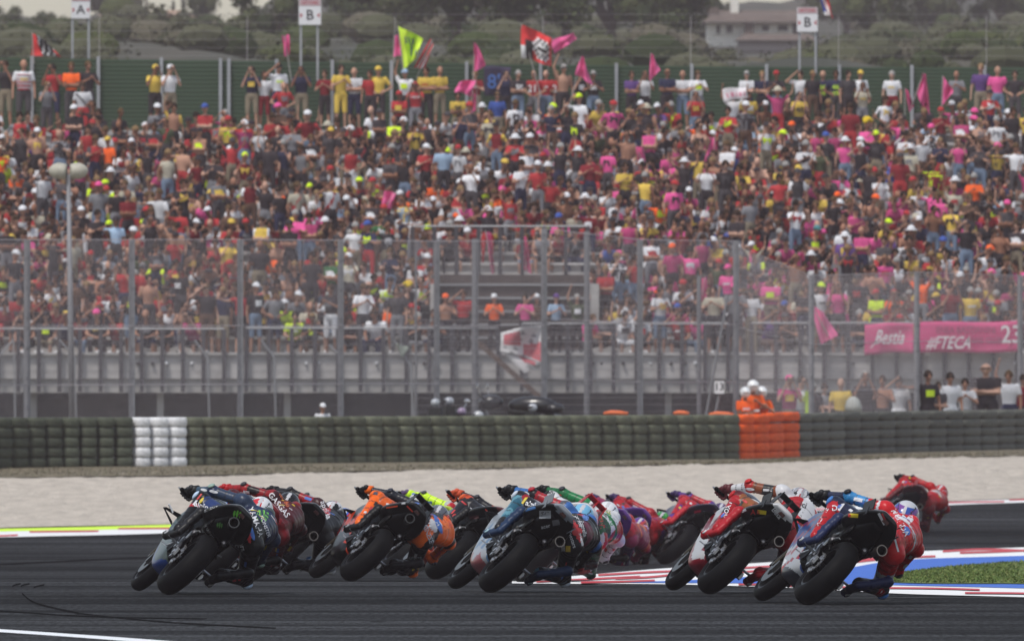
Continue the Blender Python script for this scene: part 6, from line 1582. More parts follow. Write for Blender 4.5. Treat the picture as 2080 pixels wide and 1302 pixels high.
def rider(M, sch, label, jd=None):
    root = empty('person'); root.matrix_world = M; tag(root, label, 'person', 'racing riders hanging off to the right of their motorcycles')
    J = rider_joints(jd or {}); caps = rider_caps(J)
    me = fuse('racing_suit', caps, .0155, 3)
    # seams and creases: a light real displacement across the limbs
    P = face_centers(me); idx, t = classify(P, caps); names = np.array([c[4] for c in caps])[idx]
    no = np.empty(len(me.polygons) * 3, np.float32); me.polygons.foreach_get('normal', no); no = no.reshape(-1, 3)
    S_ = sch['suit']; col = np.tile(np.array(S_['base'], float), (len(P), 1))
    side = P[:, 1] - (-.27)
    env = dict(P=P, t=t, N=no, nm=names, y=P[:, 1], x=P[:, 0], z=P[:, 2], side=side, ISIN=lambda *a: np.isin(names, a), J=J)
    for reg, cond, c in S_['rules']:
        m = np.isin(names, reg.split()) if reg != '*' else np.ones(len(P), bool)
        if cond is not None: m = m & cond(env)
        col[m] = c
    seam = np.zeros(len(P), bool)
    for q in (.30, .56, .82): seam |= (np.abs(t - q) < .020) & np.isin(names, ['uaL', 'faL', 'uaR', 'faR', 'thL', 'thR', 'shL', 'shR'])
    seam |= (np.abs(np.abs(P[:, 1] + .31) - .085) < .006) & np.isin(names, ['torso', 'chest', 'hips']); seam |= (np.abs(t - .5) < .02) & np.isin(names, ['torso', 'hips'])
    col[seam] = col[seam] * .35 + .02
    rib = (np.sin(t * 70) > .3) & np.isin(names, ['kneeL', 'kneeR', 'hips', 'elbL', 'elbR']) & (np.abs(P[:, 1] + .2) < .5); col[rib] = col[rib] * .6
    lum = col.max(1, keepdims=True); col = col * np.where(lum > .5, .92, .80)
    a = me.attributes.new('Col', 'FLOAT_COLOR', 'FACE'); a.data.foreach_set('color', np.concatenate([col, np.ones((len(P), 1))], 1).astype(np.float32).ravel())
    nv = len(me.vertices); co = np.empty(nv * 3, np.float32); me.vertices.foreach_get('co', co); co = co.reshape(-1, 3); vn = np.empty(nv * 3, np.float32); me.vertices.foreach_get('normal', vn); vn = vn.reshape(-1, 3)
    vi, vt = classify(co, caps); vnm = np.array([c[4] for c in caps])[vi]; seed = sch.get('seed', 1)
    limb = np.isin(vnm, ['uaL', 'faL', 'uaR', 'faR', 'shL', 'shR', 'thL', 'thR', 'neck', 'hips', 'torso'])
    near = np.exp(-((vt - 1) / .22) ** 2) + np.exp(-(vt / .22) ** 2)
    amp = np.where(limb, .0052 * near + .0010, .0012)
    wv = np.sin(vt * 55 + co[:, 1] * 30 + 1.5 * np.sin(co[:, 2] * 25 + seed)) * (.6 + .4 * np.sin(co[:, 0] * 40 + seed))
    co = co + vn * (amp * wv)[:, None]; me.vertices.foreach_set('co', co.astype(np.float32).ravel()); me.update()
    me.materials.append(suitm); body = link('racing_suit', me, None, root)
    bv = BVHTree.FromObject(body, bpy.context.evaluated_depsgraph_get()) if False else BVHTree.FromPolygons([Vector(map(float, v)) for v in co], [tuple(p.vertices) for p in me.polygons])
    # helmet
    hd = J['head']; hm = visor_helmet(sch); hp0 = sch['helmet']; hacc = sch.get('hacc', ((.5, .5, .52), (.02, .02, .025)))
    def hp(c):
        if c.z < -.088: return (.012, .012, .013)
        if c.x < -.02 and abs(c.y) < .016 and c.z > .02: return hacc[0]
        if c.x < -.03 and abs(abs(c.y) - .052 - .25 * (c.z - .02)) < .006 and c.z > -.06: return hacc[1]
        if c.x < .0 and abs(c.z + .035 - .5 * abs(c.y)) < .007: return hacc[0]
        if abs(c.x + .01) < .035 and abs(c.y) > .1 and abs(c.z) < .03: return hacc[1]
        return hp0(c)
    painted(hm, hp)
    rot = Matrix.Rotation(sch.get('hyaw', R(-14)), 3, 'Z') @ Matrix.Rotation(R(-22) * -1 * -1, 3, 'Y')
    he = hm.build('helmet', hardm, root, colors=True, smooth=True); he.matrix_local = Matrix.Translation(hd) @ rot.to_4x4() @ Matrix.Rotation(sch.get('hroll', R(-25)), 4, 'X')
    def vis(mb):
        rows = []
        for i in range(5):
            z = -.035 + i * .022; rows.append([])
            for j in range(13):
                a = R(-68) + j / 12 * R(136); q = math.sqrt(max(0, 1 - (z / .138) ** 2)); rows[-1].append(Vector((math.cos(a) * .146 * q + .004, math.sin(a) * .1255 * q, z)))
        V = [p for r_ in rows for p in r_]; V2 = [p * .97 for p in V]; n_ = 13
        F1 = [(i * n_ + j, i * n_ + j + 1, (i + 1) * n_ + j + 1, (i + 1) * n_ + j) for i in range(4) for j in range(12)]; mb.add(V, F1)
    k = cached('visor', lambda: (lambda mb: (vis(mb), mb.mesh('visor', smooth=True))[1])(MB()))
    if not k.materials: k.materials.append(visorm)
    link('visor', k, None, he)
    def spo(mb): mb.loft([[Vector((-.135, y, .055 - abs(y) * .3)), Vector((-.20, y * .8, .035 - abs(y) * .3)), Vector((-.20, y * .8, .027 - abs(y) * .3)), Vector((-.13, y, .035 - abs(y) * .3))] for y in (-.075, -.05, -.02, .02, .05, .075)])
    k = cached('spoiler', lambda: (lambda mb: (spo(mb), mb.mesh('spoiler'))[1])(MB()))
    if not k.materials: k.materials.append(objm)
    link('spoiler', k, None, he, col=sch.get('spoiler', (.02, .02, .02)))
    # gloves, boots, sliders
    gm_ = cached('glove', glove_mesh); bm_ = cached('boot', boot_mesh)
    for s_, wr in ((1, J['wrL']), (-1, J['wrR'])):
        g = link('glove', gm_, None, root, col=sch.get('glove', (.015, .015, .016)) if s_ > 0 or 'gloveR' not in sch else sch['gloveR'])
        g.matrix_local = Matrix.Translation(Vector((1.005, s_ * .315, .905)) if (wr - Vector((1.0, s_ * .315, .91))).length < .2 else wr) @ Matrix.Rotation(s_ * R(-10), 4, 'Z') @ Matrix.Rotation(R(32), 4, 'Y') @ Matrix.Scale(s_, 4, (0, 1, 0))
        cf = MB(); wd = (J['elL'] if s_ > 0 else J['elR']) - wr; wd.normalize(); cf.tube([wr - wd * .02, wr + wd * .05], [.040, .050], 12); cf.build('glove_cuff', objm, root, smooth=True).color = tuple(sch.get('cuff', sch.get('glove', (.015, .015, .016)))) + (1,)
    for s_, an, toe, kn in ((1, J['anL'], J['toeL'], J['knL']), (-1, J['anR'], J['toeR'], J['knR'])):
        b_ = link('boot', bm_, None, root, col=sch.get('boot', (.010, .010, .011)))
        f = (toe - an); f.z = min(f.z, 0) ; fx = Vector((toe.x - an.x + .08, toe.y - an.y, (toe.z - an.z) * .9)).normalized(); up = (kn - an).normalized(); y_ = up.cross(fx).normalized(); z_ = fx.cross(y_)
        m3 = Matrix((fx, y_, z_)).transposed().to_4x4(); b_.matrix_local = Matrix.Translation(an + Vector((.03, 0, -.055))) @ m3 @ Matrix.Scale(s_, 4, (0, 1, 0)) @ Matrix.Scale(1.1, 4)
        sl = MB(); sl.ball((0, 0, 0), (.052, .028, .062), 12, 8); o = sl.build('boot_slider', objm, b_, smooth=True); o.location = (.10, .034, .0); o.scale = (.6, .4, .35); o.color = tuple(sch.get('boot2', (.35, .35, .37))) + (1,)
        # knee cap / slider
        sl = MB(); dirn = Vector((.25, s_ * .9, -.1 if s_ > 0 else -.35)).normalized(); c_ = kn + dirn * (.070)
        rr = dirn.to_track_quat('Z', 'Y').to_matrix().to_4x4(); sl.ball((0, 0, 0), (.060, .050, .026), 14, 8); o = sl.build('knee_slider', objm, root, smooth=True); o.matrix_local = Matrix.Translation(c_) @ rr; o.color = tuple(sch.get('knee', (.6, .6, .62))) + (1,)
    for s_, e_, nm in ((1, J['elL'], 'L'), (-1, J['elR'], 'R')):
        sl = MB(); dirn = Vector((-.1, s_ * .8, .3 if s_ > 0 else -.4)).normalized(); sl.ball((0, 0, 0), (.045, .035, .018), 12, 7); o = sl.build('elbow_slider', objm, root, smooth=True)
        o.matrix_local = Matrix.Translation(e_ + dirn * .058) @ dirn.to_track_quat('Z', 'Y').to_matrix().to_4x4(); o.color = tuple(sch.get('elbow', (.04, .04, .045))) + (1,)
    # lettering draped over the suit
    view = (M.to_3x3().inverted() @ Vector((0, -1, .02))).normalized()    # from the rider towards behind, used as the printing direction
    back_u = (J['neck'] - J['hip']).normalized()
    across = Vector((0, -1, 0)); across = (across - back_u * across.dot(back_u)).normalized()
    bn = across.cross(back_u).normalized()
    if bn.z < 0: bn = -bn
    def drape(s, c0, ux, uy, h, color, sq=1.0, lift=.005):
        nrm = ux.cross(uy).normalized(); V, Fs = text_tris(s); mb = MB(); pts = []
        for x, y in V:
            o_ = c0 + ux * (x * h * sq) + uy * (y * h) + nrm * .25
            hit = bv.ray_cast(o_, -nrm, .5); pts.append(hit[0] + hit[1] * lift if hit[0] is not None else None)
        good = [f for f in Fs if all(pts[i] is not None for i in f) and max((pts[f[0]] - pts[f[1]]).length, (pts[f[1]] - pts[f[2]]).length) < h * 1.6]
        if not good: return
        used = sorted({i for f in good for i in f}); mp = {v: i for i, v in enumerate(used)}
        mb.add([pts[i] for i in used], [tuple(mp[i] for i in f) for f in good]); o = mb.build('lettering', letcol, root, fix=False); o.color = tuple(color) + (1,)
    def patch(c0, ux, uy, w_, h, color, shape='ellipse', lift=.003, name='patch'):
        nrm = ux.cross(uy).normalized(); mb = MB(); n1, n2 = 10, 6; pts = {}
        for i in range(n1 + 1):
            for j in range(n2 + 1):
                a, b_ = i / n1 * 2 - 1, j / n2 * 2 - 1
                if shape == 'ellipse': a2 = a * math.sqrt(1 - b_ * b_ / 2); b2 = b_ * math.sqrt(1 - a * a / 2)
                elif shape == 'star': a2, b2 = a * (1 - .45 * (1 - abs(b_)) * (1 if int(abs(a) * 3) % 2 else 0)), b_ * (1 - abs(a))
                else: a2, b2 = a, b_
                o_ = c0 + ux * (a2 * w_ / 2) + uy * (b2 * h / 2) + nrm * .25; hit = bv.ray_cast(o_, -nrm, .5)
                pts[i, j] = hit[0] + hit[1] * lift if hit[0] is not None else None
        V = []; ix = {}
        for k_, p in pts.items():
            if p is not None: ix[k_] = len(V); V.append(p)
        Fs = [(ix[i, j], ix[i + 1, j], ix[i + 1, j + 1], ix[i, j + 1]) for i in range(n1) for j in range(n2) if all(q in ix for q in ((i, j), (i + 1, j), (i + 1, j + 1), (i, j + 1)))]
        if Fs: mb.add(V, Fs); o = mb.build(name, letcol, root, fix=False); o.color = tuple(color) + (1,)
    def limb_frame(a, b_, out):
        u = (b_ - a).normalized(); v_ = out - u * out.dot(u); v_.normalize(); return u, v_.cross(u)
    pr = random.Random(sch.get('seed', 1) * 13); pal_ = sch.get('chips', [(.55, .55, .57), (.55, .55, .57), (.5, .04, .04), (.6, .45, .04), (.04, .12, .4), (.02, .02, .02)])
    for kn_, (a_, b2_) in dict(thighL=(J['hipL'], J['knL']), shinL=(J['anL'], J['knL']), shinR=(J['anR'], J['knR']), thighR=(J['hipR'], J['knR']), armL=(J['wrL'], J['shL']), armR=(J['elR'], J['shR'])).items():
        for _ in range(3):
            u, v_ = limb_frame(a_, b2_, view); c0 = a_.lerp(b2_, pr.uniform(.15, .9)) + v_ * pr.uniform(-.04, .04)
            if u.cross(v_).dot(view) < 0: v_ = -v_
            patch(c0, u, v_, pr.uniform(.03, .09), pr.uniform(.012, .028), pr.choice(pal_), pr.choice(('box', 'box', 'ellipse')))
    for _ in range(7): patch(J['hip'].lerp(J['neck'], pr.uniform(.2, 1.0)) + across * pr.uniform(-.14, .16), across, back_u, pr.uniform(.03, .08), pr.uniform(.012, .026), pr.choice(pal_), pr.choice(('box', 'box', 'ellipse')))
    Mi = M.inverted(); cl = M.translation; dvw = (Mi.to_3x3() @ Vector((cl.x, cl.y, cl.z - HC))).normalized()
    for d in sch.get('suit_stick', ()):
        s, dx, up, h, color, ang = d[:6]; sq = d[6] if len(d) > 6 else 1.0; ang = R(ang)
        if dx > .6: dx += sch.get('sdx', 0)
        ux0 = Vector((math.cos(ang), 0, math.sin(ang))); uy0 = Vector((-math.sin(ang), 0, math.cos(ang)))
        if s == '@claw':
            pts = []; Fs = []
            for k in (-1, 0, 1):
                L = 1 if k == 0 else .8; q = k * .34; b0 = len(pts); pts += [(q + .10, L / 2), (q - .08, L / 2), (q - .16, 0), (q + .02, -L / 2), (q + .15, 0)]; Fs.append(tuple(range(b0, b0 + 5)))
        elif s[0] == '@':
            n1, n2 = 12, 5; pts = []
            for i in range(n1 + 1):
                for j in range(n2 + 1):
                    a, b_ = i / n1 * 2 - 1, j / n2 * 2 - 1
                    if s == '@oval': a, b_ = a * math.sqrt(1 - b_ * b_ / 2), b_ * math.sqrt(1 - a * a / 2)
                    if s == '@star': b_ = b_ * (1 - abs(a)) ** .7 * (1 if int(abs(a) * 5) % 2 == 0 else .5)
                    if s == '@wing': b_ = b_ * (1 - max(a, -.6) * .55) + .4 * (1 - a) * .5 * (1 if j > 2 else .2)
                    pts.append((a * .5 * sq, b_ * .5))
            Fs = [(i * 6 + j, (i + 1) * 6 + j, (i + 1) * 6 + j + 1, i * 6 + j + 1) for i in range(n1) for j in range(n2)]
        else: pts, Fs = text_tris(s); pts = [(x * sq, y) for x, y in pts]
        out = []
        for x, y in pts:
            w_ = cl + Vector((dx, 0, up)) + ux0 * (x * h) + uy0 * (y * h); o_ = Mi @ w_ - dvw * 2.5; hit = bv.ray_cast(o_, dvw, 5)
            out.append(hit[0] - dvw * .005 if hit[0] is not None else None)
        good = [f for f in Fs if all(out[i] is not None for i in f) and max((out[f[i]] - out[f[i - 1]]).length for i in range(len(f))) < max(h, .02) * 2.2]
        if not good: print('suit decal missed', sch.get('seed'), s); continue
        used = sorted({i for f in good for i in f}); mp = {v: i for i, v in enumerate(used)}; mb = MB(); mb.add([out[i] for i in used], [tuple(mp[i] for i in f) for f in good])
        o = mb.build('lettering' if s[0] != '@' else 'suit_patch', letcol, root, fix=False); o.color = tuple(color) + (1,)
    for d in (() if sch.get('suit_stick') else sch.get('text', ())):
        kind, s, pos, h, color = d[:5]; sq = d[5] if len(d) > 5 else 1.0
        if kind == 'back':      # pos = (along spine, across)
            c0 = J['hip'].lerp(J['neck'], pos[0]) + across * pos[1]; ux, uy = across, back_u
            if len(d) > 6: a = d[6]; ux, uy = ux * math.cos(a) + uy * math.sin(a), uy * math.cos(a) - ux * math.sin(a)
            if s == '@oval': patch(c0, ux, uy, h * sq, h, color)
            elif s == '@box': patch(c0, ux, uy, h * sq, h, color, 'box')
            elif s == '@star': patch(c0, ux, uy, h * sq, h, color, 'star')
            elif s == '@claw':
                for k in (-1, 0, 1): patch(c0 + ux * (k * h * .28), (ux + uy * .15).normalized(), uy, h * .13, h * (1 if k == 0 else .8), color, 'box', name='claw_mark')
            else: drape(s, c0, ux, uy, h, color, sq)
        else:
            a, b_ = {'thighL': (J['hipL'], J['knL']), 'shinL': (J['anL'], J['knL']), 'shinR': (J['anR'], J['knR']), 'thighR': (J['hipR'], J['knR']), 'armL': (J['wrL'], J['shL']), 'farmL': (J['wrL'], J['elL'])}[kind]
            u, v_ = limb_frame(a, b_, view); c0 = a.lerp(b_, pos[0]) + v_ * pos[1]
            if u.cross(v_).dot(view) < 0: v_ = -v_
            if len(d) > 6 and d[6] == 'flip': u, v_ = -u, -v_
            if s == '@oval': patch(c0, u, v_, h * sq, h, color)
            elif s == '@box': patch(c0, u, v_, h * sq, h, color, 'box')
            else: drape(s, c0, u, v_, h, color, sq)
    return root

BLK = (.006, .006, .0065); WHT = (.62, .62, .64); NVY = (.012, .025, .09); ORG = (.80, .13, .010); RED = (.50, .012, .018); GRN = (.01, .16, .05); FLU = (.62, .92, .03); PUR = (.10, .03, .24); GRY = (.16, .17, .18); LBL = (.10, .30, .62); CRM = (.34, .01, .02)
def bands(base, *bs):
    def f(c):
        for lo, hi, ax, col in bs:
            v = (c.x, c.y, c.z)[ax]
            if lo < v < hi: return col
        return base
    return f
def mixpaint(base, cols, seed, scale=22):
    "angular splashes of livery colour"
    def f(c):
        v = math.sin(c.x * scale + seed + math.sin(c.z * scale * .7) * 1.4) + math.sin(c.y * scale * .9 - seed * 2 + c.z * scale * .5)
        if v > 1.0: return cols[0]
        if v < -1.05: return cols[1 % len(cols)]
        if abs(c.y) < .02 and c.z > 0: return cols[-1]
        return base
    return f
t_ = lambda lo, hi: (lambda e: (e['t'] > lo) & (e['t'] < hi))
y_ = lambda lo, hi: (lambda e: (e['y'] > lo) & (e['y'] < hi))
nz_ = lambda s, th, seed: (lambda e: (np.sin(e['x'] * s + seed + np.sin(e['z'] * s * .8) * 1.3) + np.sin(e['y'] * s * 1.1 - seed)) > th)
back_in = lambda lo, hi: (lambda e: (np.abs(e['y'] + .28) > lo) & (np.abs(e['y'] + .28) < hi))
T_ALL = 'torso chest hips yoke hump bumL bumR'
ARML, ARMR, LEGL, LEGR = 'uaL faL elbL deltL', 'uaR faR elbR deltR', 'thL shL kneeL calfL', 'thR shR kneeR calfR'
SCH = {}
SCH['navy'] = dict(suit_stick=[('alpin', .36, .763, .052, (.66,.66,.68), -18), ('YAMAHA', .845, .62, .05, (.66,.66,.68), -70), ('@claw', .905, .672, .11, (.16,.50,.06), -15), ('@star', .765, .52, .10, (.5,.02,.025), -72, 2.0), ('astars', .715, .43, .048, (.66,.66,.68), -76), ('75', .655, .42, .065, (.30,.31,.33), -84), ('@oval', .805, .53, .04, (.04,.13,.42), -72, 4), ('MONSTER', .93, .58, .034, (.66,.66,.68), -70), ('@box', .21, .60, .03, (.30,.31,.33), 60, 2), ('@box', .17, .78, .02, (.5,.02,.025), -30, 4), ('ENEOS', .62, .27, .03, (.30,.31,.33), 70)], stick=[('@claw', .675, .68, .075, (.14, .50, .05), -10), ('@claw', .52, .583, .055, (.05, .16, .03), -10), ('YAMAHA', .43, .525, .026, (.35, .35, .36), -55), ('MOTUL', .395, .50, .026, (.4, .4, .4), -50), ('ENEOS', .44, .74, .032, (.60, .60, .62), 24), ('ETSY', -.10, .39, .045, (.35, .4, .38), 38), ('@box', -.13, .27, .03, (.02, .06, .28), 50, 4)], seed=1, fair=(.075, .10, .095), fair2=(.055, .085, .08), fair3=(.02, .05, .20), tail=BLK, tail2=(.013, .013, .014), stripes=True, claws=[(-.272, -.045, .965, .07), (-.10, .09, .79, .06)], exhaust='center',
    tail_text=[('YAMAHA', .0, .06, .69, .028, (.25, .25, .26)), ('MOTUL', .0, .05, .655, .028, (.3, .3, .3))], side_text=[('MOTUL', .62, .44, .05, (.55, .58, .55)), ('YAMAHA', .80, .30, .04, (.4, .45, .5))],
    helmet=lambda c: (.55, .02, .03) if (c.x < -.06 and c.z > .02 and c.y > -.02) else (.70, .70, .72) if c.z > .06 else (.02, .05, .22) if c.x < -.05 and c.z > -.05 else BLK, spoiler=(.02, .04, .02), boot=(.012, .012, .013), boot2=(.4, .4, .42), knee=(.45, .56, .72), cuff=(.02, .02, .02), glove=(.02, .02, .022), elbow=(.25, .35, .3),
    suit=dict(base=(.016, .03, .085), rules=[('hump', None, (.065, .085, .08)), ('chest yoke', None, (.03, .045, .085)), ('hips bumL bumR thR shR calfR kneeR', None, BLK), (LEGL, None, BLK), ('thL', t_(.35, .9), (.022, .045, .16)), ('shL', t_(.28, .40), RED), ('faL', None, (.05, .09, .14)), ('uaL deltL', None, (.03, .05, .10)), ('faR elbR', None, (.02, .03, .05)), ('torso', back_in(.14, .3), (.016, .02, .05))]),
    text=[('thighL', 'alpinestars', (.70, .0), .052, WHT), ('back', '@claw', (.98, .0), .10, (.12, .45, .04)), ('back', 'YAMAHA', (.74, .02), .055, WHT), ('back', 'MONSTER', (.62, .0), .045, (.35, .4, .42)), ('back', '@oval', (.50, .08), .045, (.05, .12, .35), 3), ('back', '@star', (.42, -.02), .07, RED, 2.4), ('back', 'astars', (.30, .05), .06, WHT), ('shinR', '75', (.62, .02), .09, (.5, .5, .52)), ('shinL', '@oval', (.72, .0), .05, (.3, .32, .34), 1.8)])
SCH['gas'] = dict(suit_stick=[('GASGAS', .80, .74, .060, (.66,.66,.68), -52), ('Red Bull', .86, .79, .045, (.6,.15,.05), -58), ('MOTUL', .75, .69, .040, (.66,.66,.68), -60), ('35', .68, .63, .09, (.45,.55,.65), -50), ('@oval', .72, .66, .035, (.04,.13,.42), -62, 4), ('BELL', .63, .55, .04, (.30,.31,.33), -70)], seed=2, fair=(.30, .012, .02), fair2=(.5, .02, .03), fair3=BLK, tail=(.20, .01, .015), helmet=lambda c: (.55, .02, .02) if c.z < .03 and c.x < 0 else BLK if c.z > .05 else (.32, .02, .02), spoiler=BLK, glove=(.40, .012, .018), knee=(.05, .05, .055), boot=BLK,
    suit=dict(base=(.10, .008, .012), rules=[('torso hips bumL bumR', nz_(9, .4, 1), (.22, .012, .018)), ('yoke chest', None, (.05, .012, .016)), ('uaL deltL', None, (.28, .012, .018)), ('faL elbL', None, (.38, .015, .02)), ('uaL', nz_(20, .5, 2), BLK), ('thL', None, (.03, .008, .01)), ('shL', None, BLK), (LEGR, nz_(11, .2, 4), (.12, .01, .015)), (LEGR, None, (.03, .006, .008)), ('thR', nz_(11, -.1, 5), (.16, .01, .015)), ('hump', None, (.26, .02, .02))]),
    text=[('back', 'Red Bull', (.98, 0), .045, (.5, .05, .03)), ('back', 'GASGAS', (.80, 0), .070, (.60, .60, .62)), ('back', 'MOTUL', (.66, .08), .045, WHT), ('back', '@oval', (.55, .13), .04, (.04, .12, .36), 3), ('back', '35', (.52, .0), .10, (.45, .5, .55)), ('back', 'BELL', (.36, -.05), .05, (.4, .4, .42)), ('armL', 'VALDEZ', (.5, 0), .04, WHT)])
SCH['black_red'] = dict(sdx=0.03, suit_stick=[('aprilia', .80, .69, .060, (.66,.66,.68), -70), ('sky', .725, .65, .050, (.66,.66,.68), -50), ('@oval', .67, .605, .045, (.04,.13,.42), -60, 3), ('@star', .60, .56, .10, (.5,.02,.025), -60, 2.2), ('dainese', .53, .53, .04, (.5,.5,.52), -70), ('@oval', .64, .68, .03, (.62,.42,.03), -50, 2)], seed=3, fair=(.02, .02, .022), fair2=(.40, .015, .02), fair3=(.3, .01, .015), tail=BLK, helmet=mixpaint((.60, .60, .62), [BLK, BLK, (.4, .05, .05)], 1, 34), spoiler=BLK, glove=BLK, knee=(.10, .10, .11),
    suit=dict(base=(.014, .014, .016), rules=[('torso', back_in(.09, .16), (.42, .014, .02)), ('yoke deltL', None, (.05, .012, .014)), ('deltR', None, (.38, .014, .018)), ('uaL', t_(.2, .7), (.36, .014, .02)), ('uaR elbR', t_(.5, 1.01), (.42, .014, .02)), ('bumL', None, (.35, .012, .02)), ('hump', None, (.02, .02, .022))]),
    text=[('back', 'aprilia', (.93, .03), .06, WHT), ('back', '@oval', (.75, .04), .05, (.06, .16, .42), 2.6), ('back', 'sky', (.72, -.10), .055, WHT), ('back', '@star', (.60, .10), .09, (.42, .02, .03), 2.2), ('back', '@oval', (.60, -.05), .035, (.45, .4, .1), 2), ('back', 'alpinestars', (.48, .12), .045, (.5, .5, .52)), ('back', 'castrol', (.66, .0), .035, (.5, .1, .1))])
SCH['white_blue'] = dict(seed=4, fair=(.5, .5, .52), fair2=(.03, .10, .42), fair3=(.03, .08, .35), tail=(.04, .09, .3), helmet=lambda c: (.03, .13, .50) if c.z > .0 and c.y > -.04 else (.62, .35, .02) if c.y < -.06 and c.z > -.02 else (.50, .03, .03) if c.z > -.03 else (.55, .55, .57), spoiler=(.02, .05, .3), glove=(.4, .4, .42), knee=(.6, .6, .62), boot=(.5, .5, .52),
    suit=dict(base=(.42, .43, .46), rules=[('torso chest', nz_(8, .35, 2), (.03, .11, .42)), (LEGR, nz_(9, -.2, 1), (.03, .10, .34)), ('shR', None, (.05, .16, .40)), ('hips', None, (.03, .09, .32)), ('uaR', t_(.3, .7), (.03, .12, .45))]),
    text=[('back', '@oval', (.85, 0), .06, (.45, .3, .03), 2.2), ('back', '32', (.70, 0), .09, (.03, .04, .1))])
SCH['orange'] = dict(sdx=0.075, suit_stick=[('Red Bull', 1.0, .60, .052, (.62,.10,.10), -76), ('KTM', .935, .61, .10, (.80,.16,.02), -78), ('@oval', 1.01, .69, .055, (.62,.42,.03), -60, 1.1), ('@oval', .88, .545, .050, (.04,.13,.42), -68, 4.2), ('@star', .83, .53, .15, (.50,.51,.53), -70, 1.0), ('DAINESE', .765, .47, .048, (.45,.5,.55), -68), ('DAINESE', .624, .20, .034, (.35,.42,.45), -3), ('DAINESE', .289, .66, .045, (.02,.02,.025), 52), ('@box', .30, .86, .03, (.02,.03,.06), -10, 3)], stick=[('@box', .665, .695, .014, (.70, .05, .02), -45, 6), ('@box', .453, .71, .013, (.75, .08, .02), 8, 14), ('RC16', .30, .62, .03, (.35, .35, .36), 30), ('@box', .60, .75, .02, (.4, .4, .42), 0, 2)], seed=5, fair=(.012, .012, .014), fair2=(.60, .05, .015), fair3=BLK, tail=BLK, tail2=(.012, .012, .012), exhaust='center', wing=(.012, .012, .013), tail_patch=[(-.20, -.145, .96, .012, .09, (.45, .02, .015)), (-.22, .05, .985, .14, .014, (.6, .05, .02))],
    helmet=lambda c: (.10, .11, .13) if c.z > .03 else (.70, .12, .015) if c.x < -.02 else (.3, .3, .32), spoiler=(.5, .08, .02), glove=BLK, cuff=ORG, knee=(.78, .13, .01), boot=BLK, boot2=(.25, .25, .26), elbow=(.03, .035, .05),
    suit=dict(base=ORG, rules=[('chest yoke', None, (.014, .014, .018)), ('torso', back_in(-.01, .075), (.014, .014, .018)), ('torso', t_(.0, .22), ORG), ('hump', None, (.10, .03, .02)), ('hips bumL', None, ORG), ('bumR hips', back_in(.06, .16), (.014, .014, .016)), ('thR', None, (.014, .014, .016)), ('shR calfR', None, (.014, .014, .016)), ('kneeR', None, ORG), ('uaL deltL', None, (.02, .022, .03)), ('faL', None, (.02, .022, .035)), ('elbL', None, (.015, .017, .025)), ('thL', None, (.55, .09, .01)), ('thL', t_(.0, .45), (.016, .016, .02)), ('uaR', None, (.7, .11, .01)), ('faR elbR', None, ORG)]),
    text=[('back', 'Red Bull', (.93, .0), .055, (.62, .10, .10)), ('back', '@oval', (1.02, -.02), .05, (.62, .36, .03), 1.2), ('back', 'KTM', (.78, -.02), .10, ORG), ('back', '@oval', (.63, .02), .055, (.05, .14, .42), 3.6), ('back', '@star', (.48, .05), .10, (.45, .46, .48), 1.4), ('back', 'DAINESE', (.36, .0), .05, (.4, .46, .5)), ('shinL', 'DAINESE', (.55, .0), .052, (.05, .06, .09)), ('shinR', 'DAINESE', (.55, .02), .055, (.25, .28, .3))])
SCH['fluo'] = dict(seed=6, fair=(.5, .6, .04), fair2=(.5, .5, .5), fair3=BLK, tail=(.4, .5, .04), helmet=lambda c: (.16, .03, .16) if c.z > .02 or c.y < 0 else (.55, .6, .05) if c.z > -.04 else (.25, .04, .22), spoiler=(.5, .5, .03), glove=(.05, .03, .06), knee=(.5, .55, .05),
    suit=dict(base=(.55, .56, .52), rules=[('uaL faL elbL deltL', None, FLU), ('yoke', None, FLU), ('chest', None, (.5, .75, .04)), ('torso', back_in(.1, .2), (.4, .02, .03))]), text=[('armL', 'PERTAMINA', (.5, 0), .03, (.05, .06, .05))])
SCH['fluo_white'] = dict(seed=7, fair=(.5, .6, .04), fair2=(.5, .5, .5), fair3=BLK, tail=(.4, .5, .04), helmet=mixpaint((.02, .02, .025), [(.6, .6, .6), (.5, .6, .1), (.5, .5, .5)], 3, 30), spoiler=BLK, glove=(.10, .06, .14), cuff=FLU, knee=(.5, .5, .5), boot=(.5, .5, .5),
    suit=dict(base=(.50, .50, .49), rules=[('chest hump', None, (.5, .75, .05)), ('yoke', back_in(.08, .3), (.50, .02, .03)), ('chest', back_in(.13, .3), (.50, .02, .03)), ('deltR', None, (.50, .02, .03)), ('uaL faL elbL', None, FLU), ('torso', nz_(12, .9, 3), (.06, .06, .06)), ('shR', t_(.0, .14), FLU)]),
    text=[('back', 'madjura', (.93, .08), .07, WHT), ('back', 'SKY', (.78, -.08), .06, (.04, .04, .05))])
SCH['dark_orange'] = dict(stick=[('@box', .62, .66, .013, (.60, .04, .02), -45, 6), ('@box', .45, .60, .03, (.10, .03, .03), 10, 5)], seed=8, fair=(.02, .02, .022), fair2=(.55, .05, .02), fair3=(.4, .03, .02), tail=BLK, tail2=(.10, .03, .03), exhaust='right', tail_patch=[(-.22, -.03, .985, .10, .014, (.5, .03, .02))], helmet=mixpaint(BLK, [(.6, .1, .03), (.3, .3, .3)], 2, 28), glove=(.55, .08, .03), knee=(.6, .09, .02),
    suit=dict(base=(.016, .016, .02), rules=[('deltL yoke', None, (.5, .07, .02)), ('uaL', nz_(18, .2, 3), (.5, .06, .02)), ('torso', nz_(10, .6, 2), (.4, .04, .02)), ('kneeL', None, (.55, .07, .02))]), text=[])
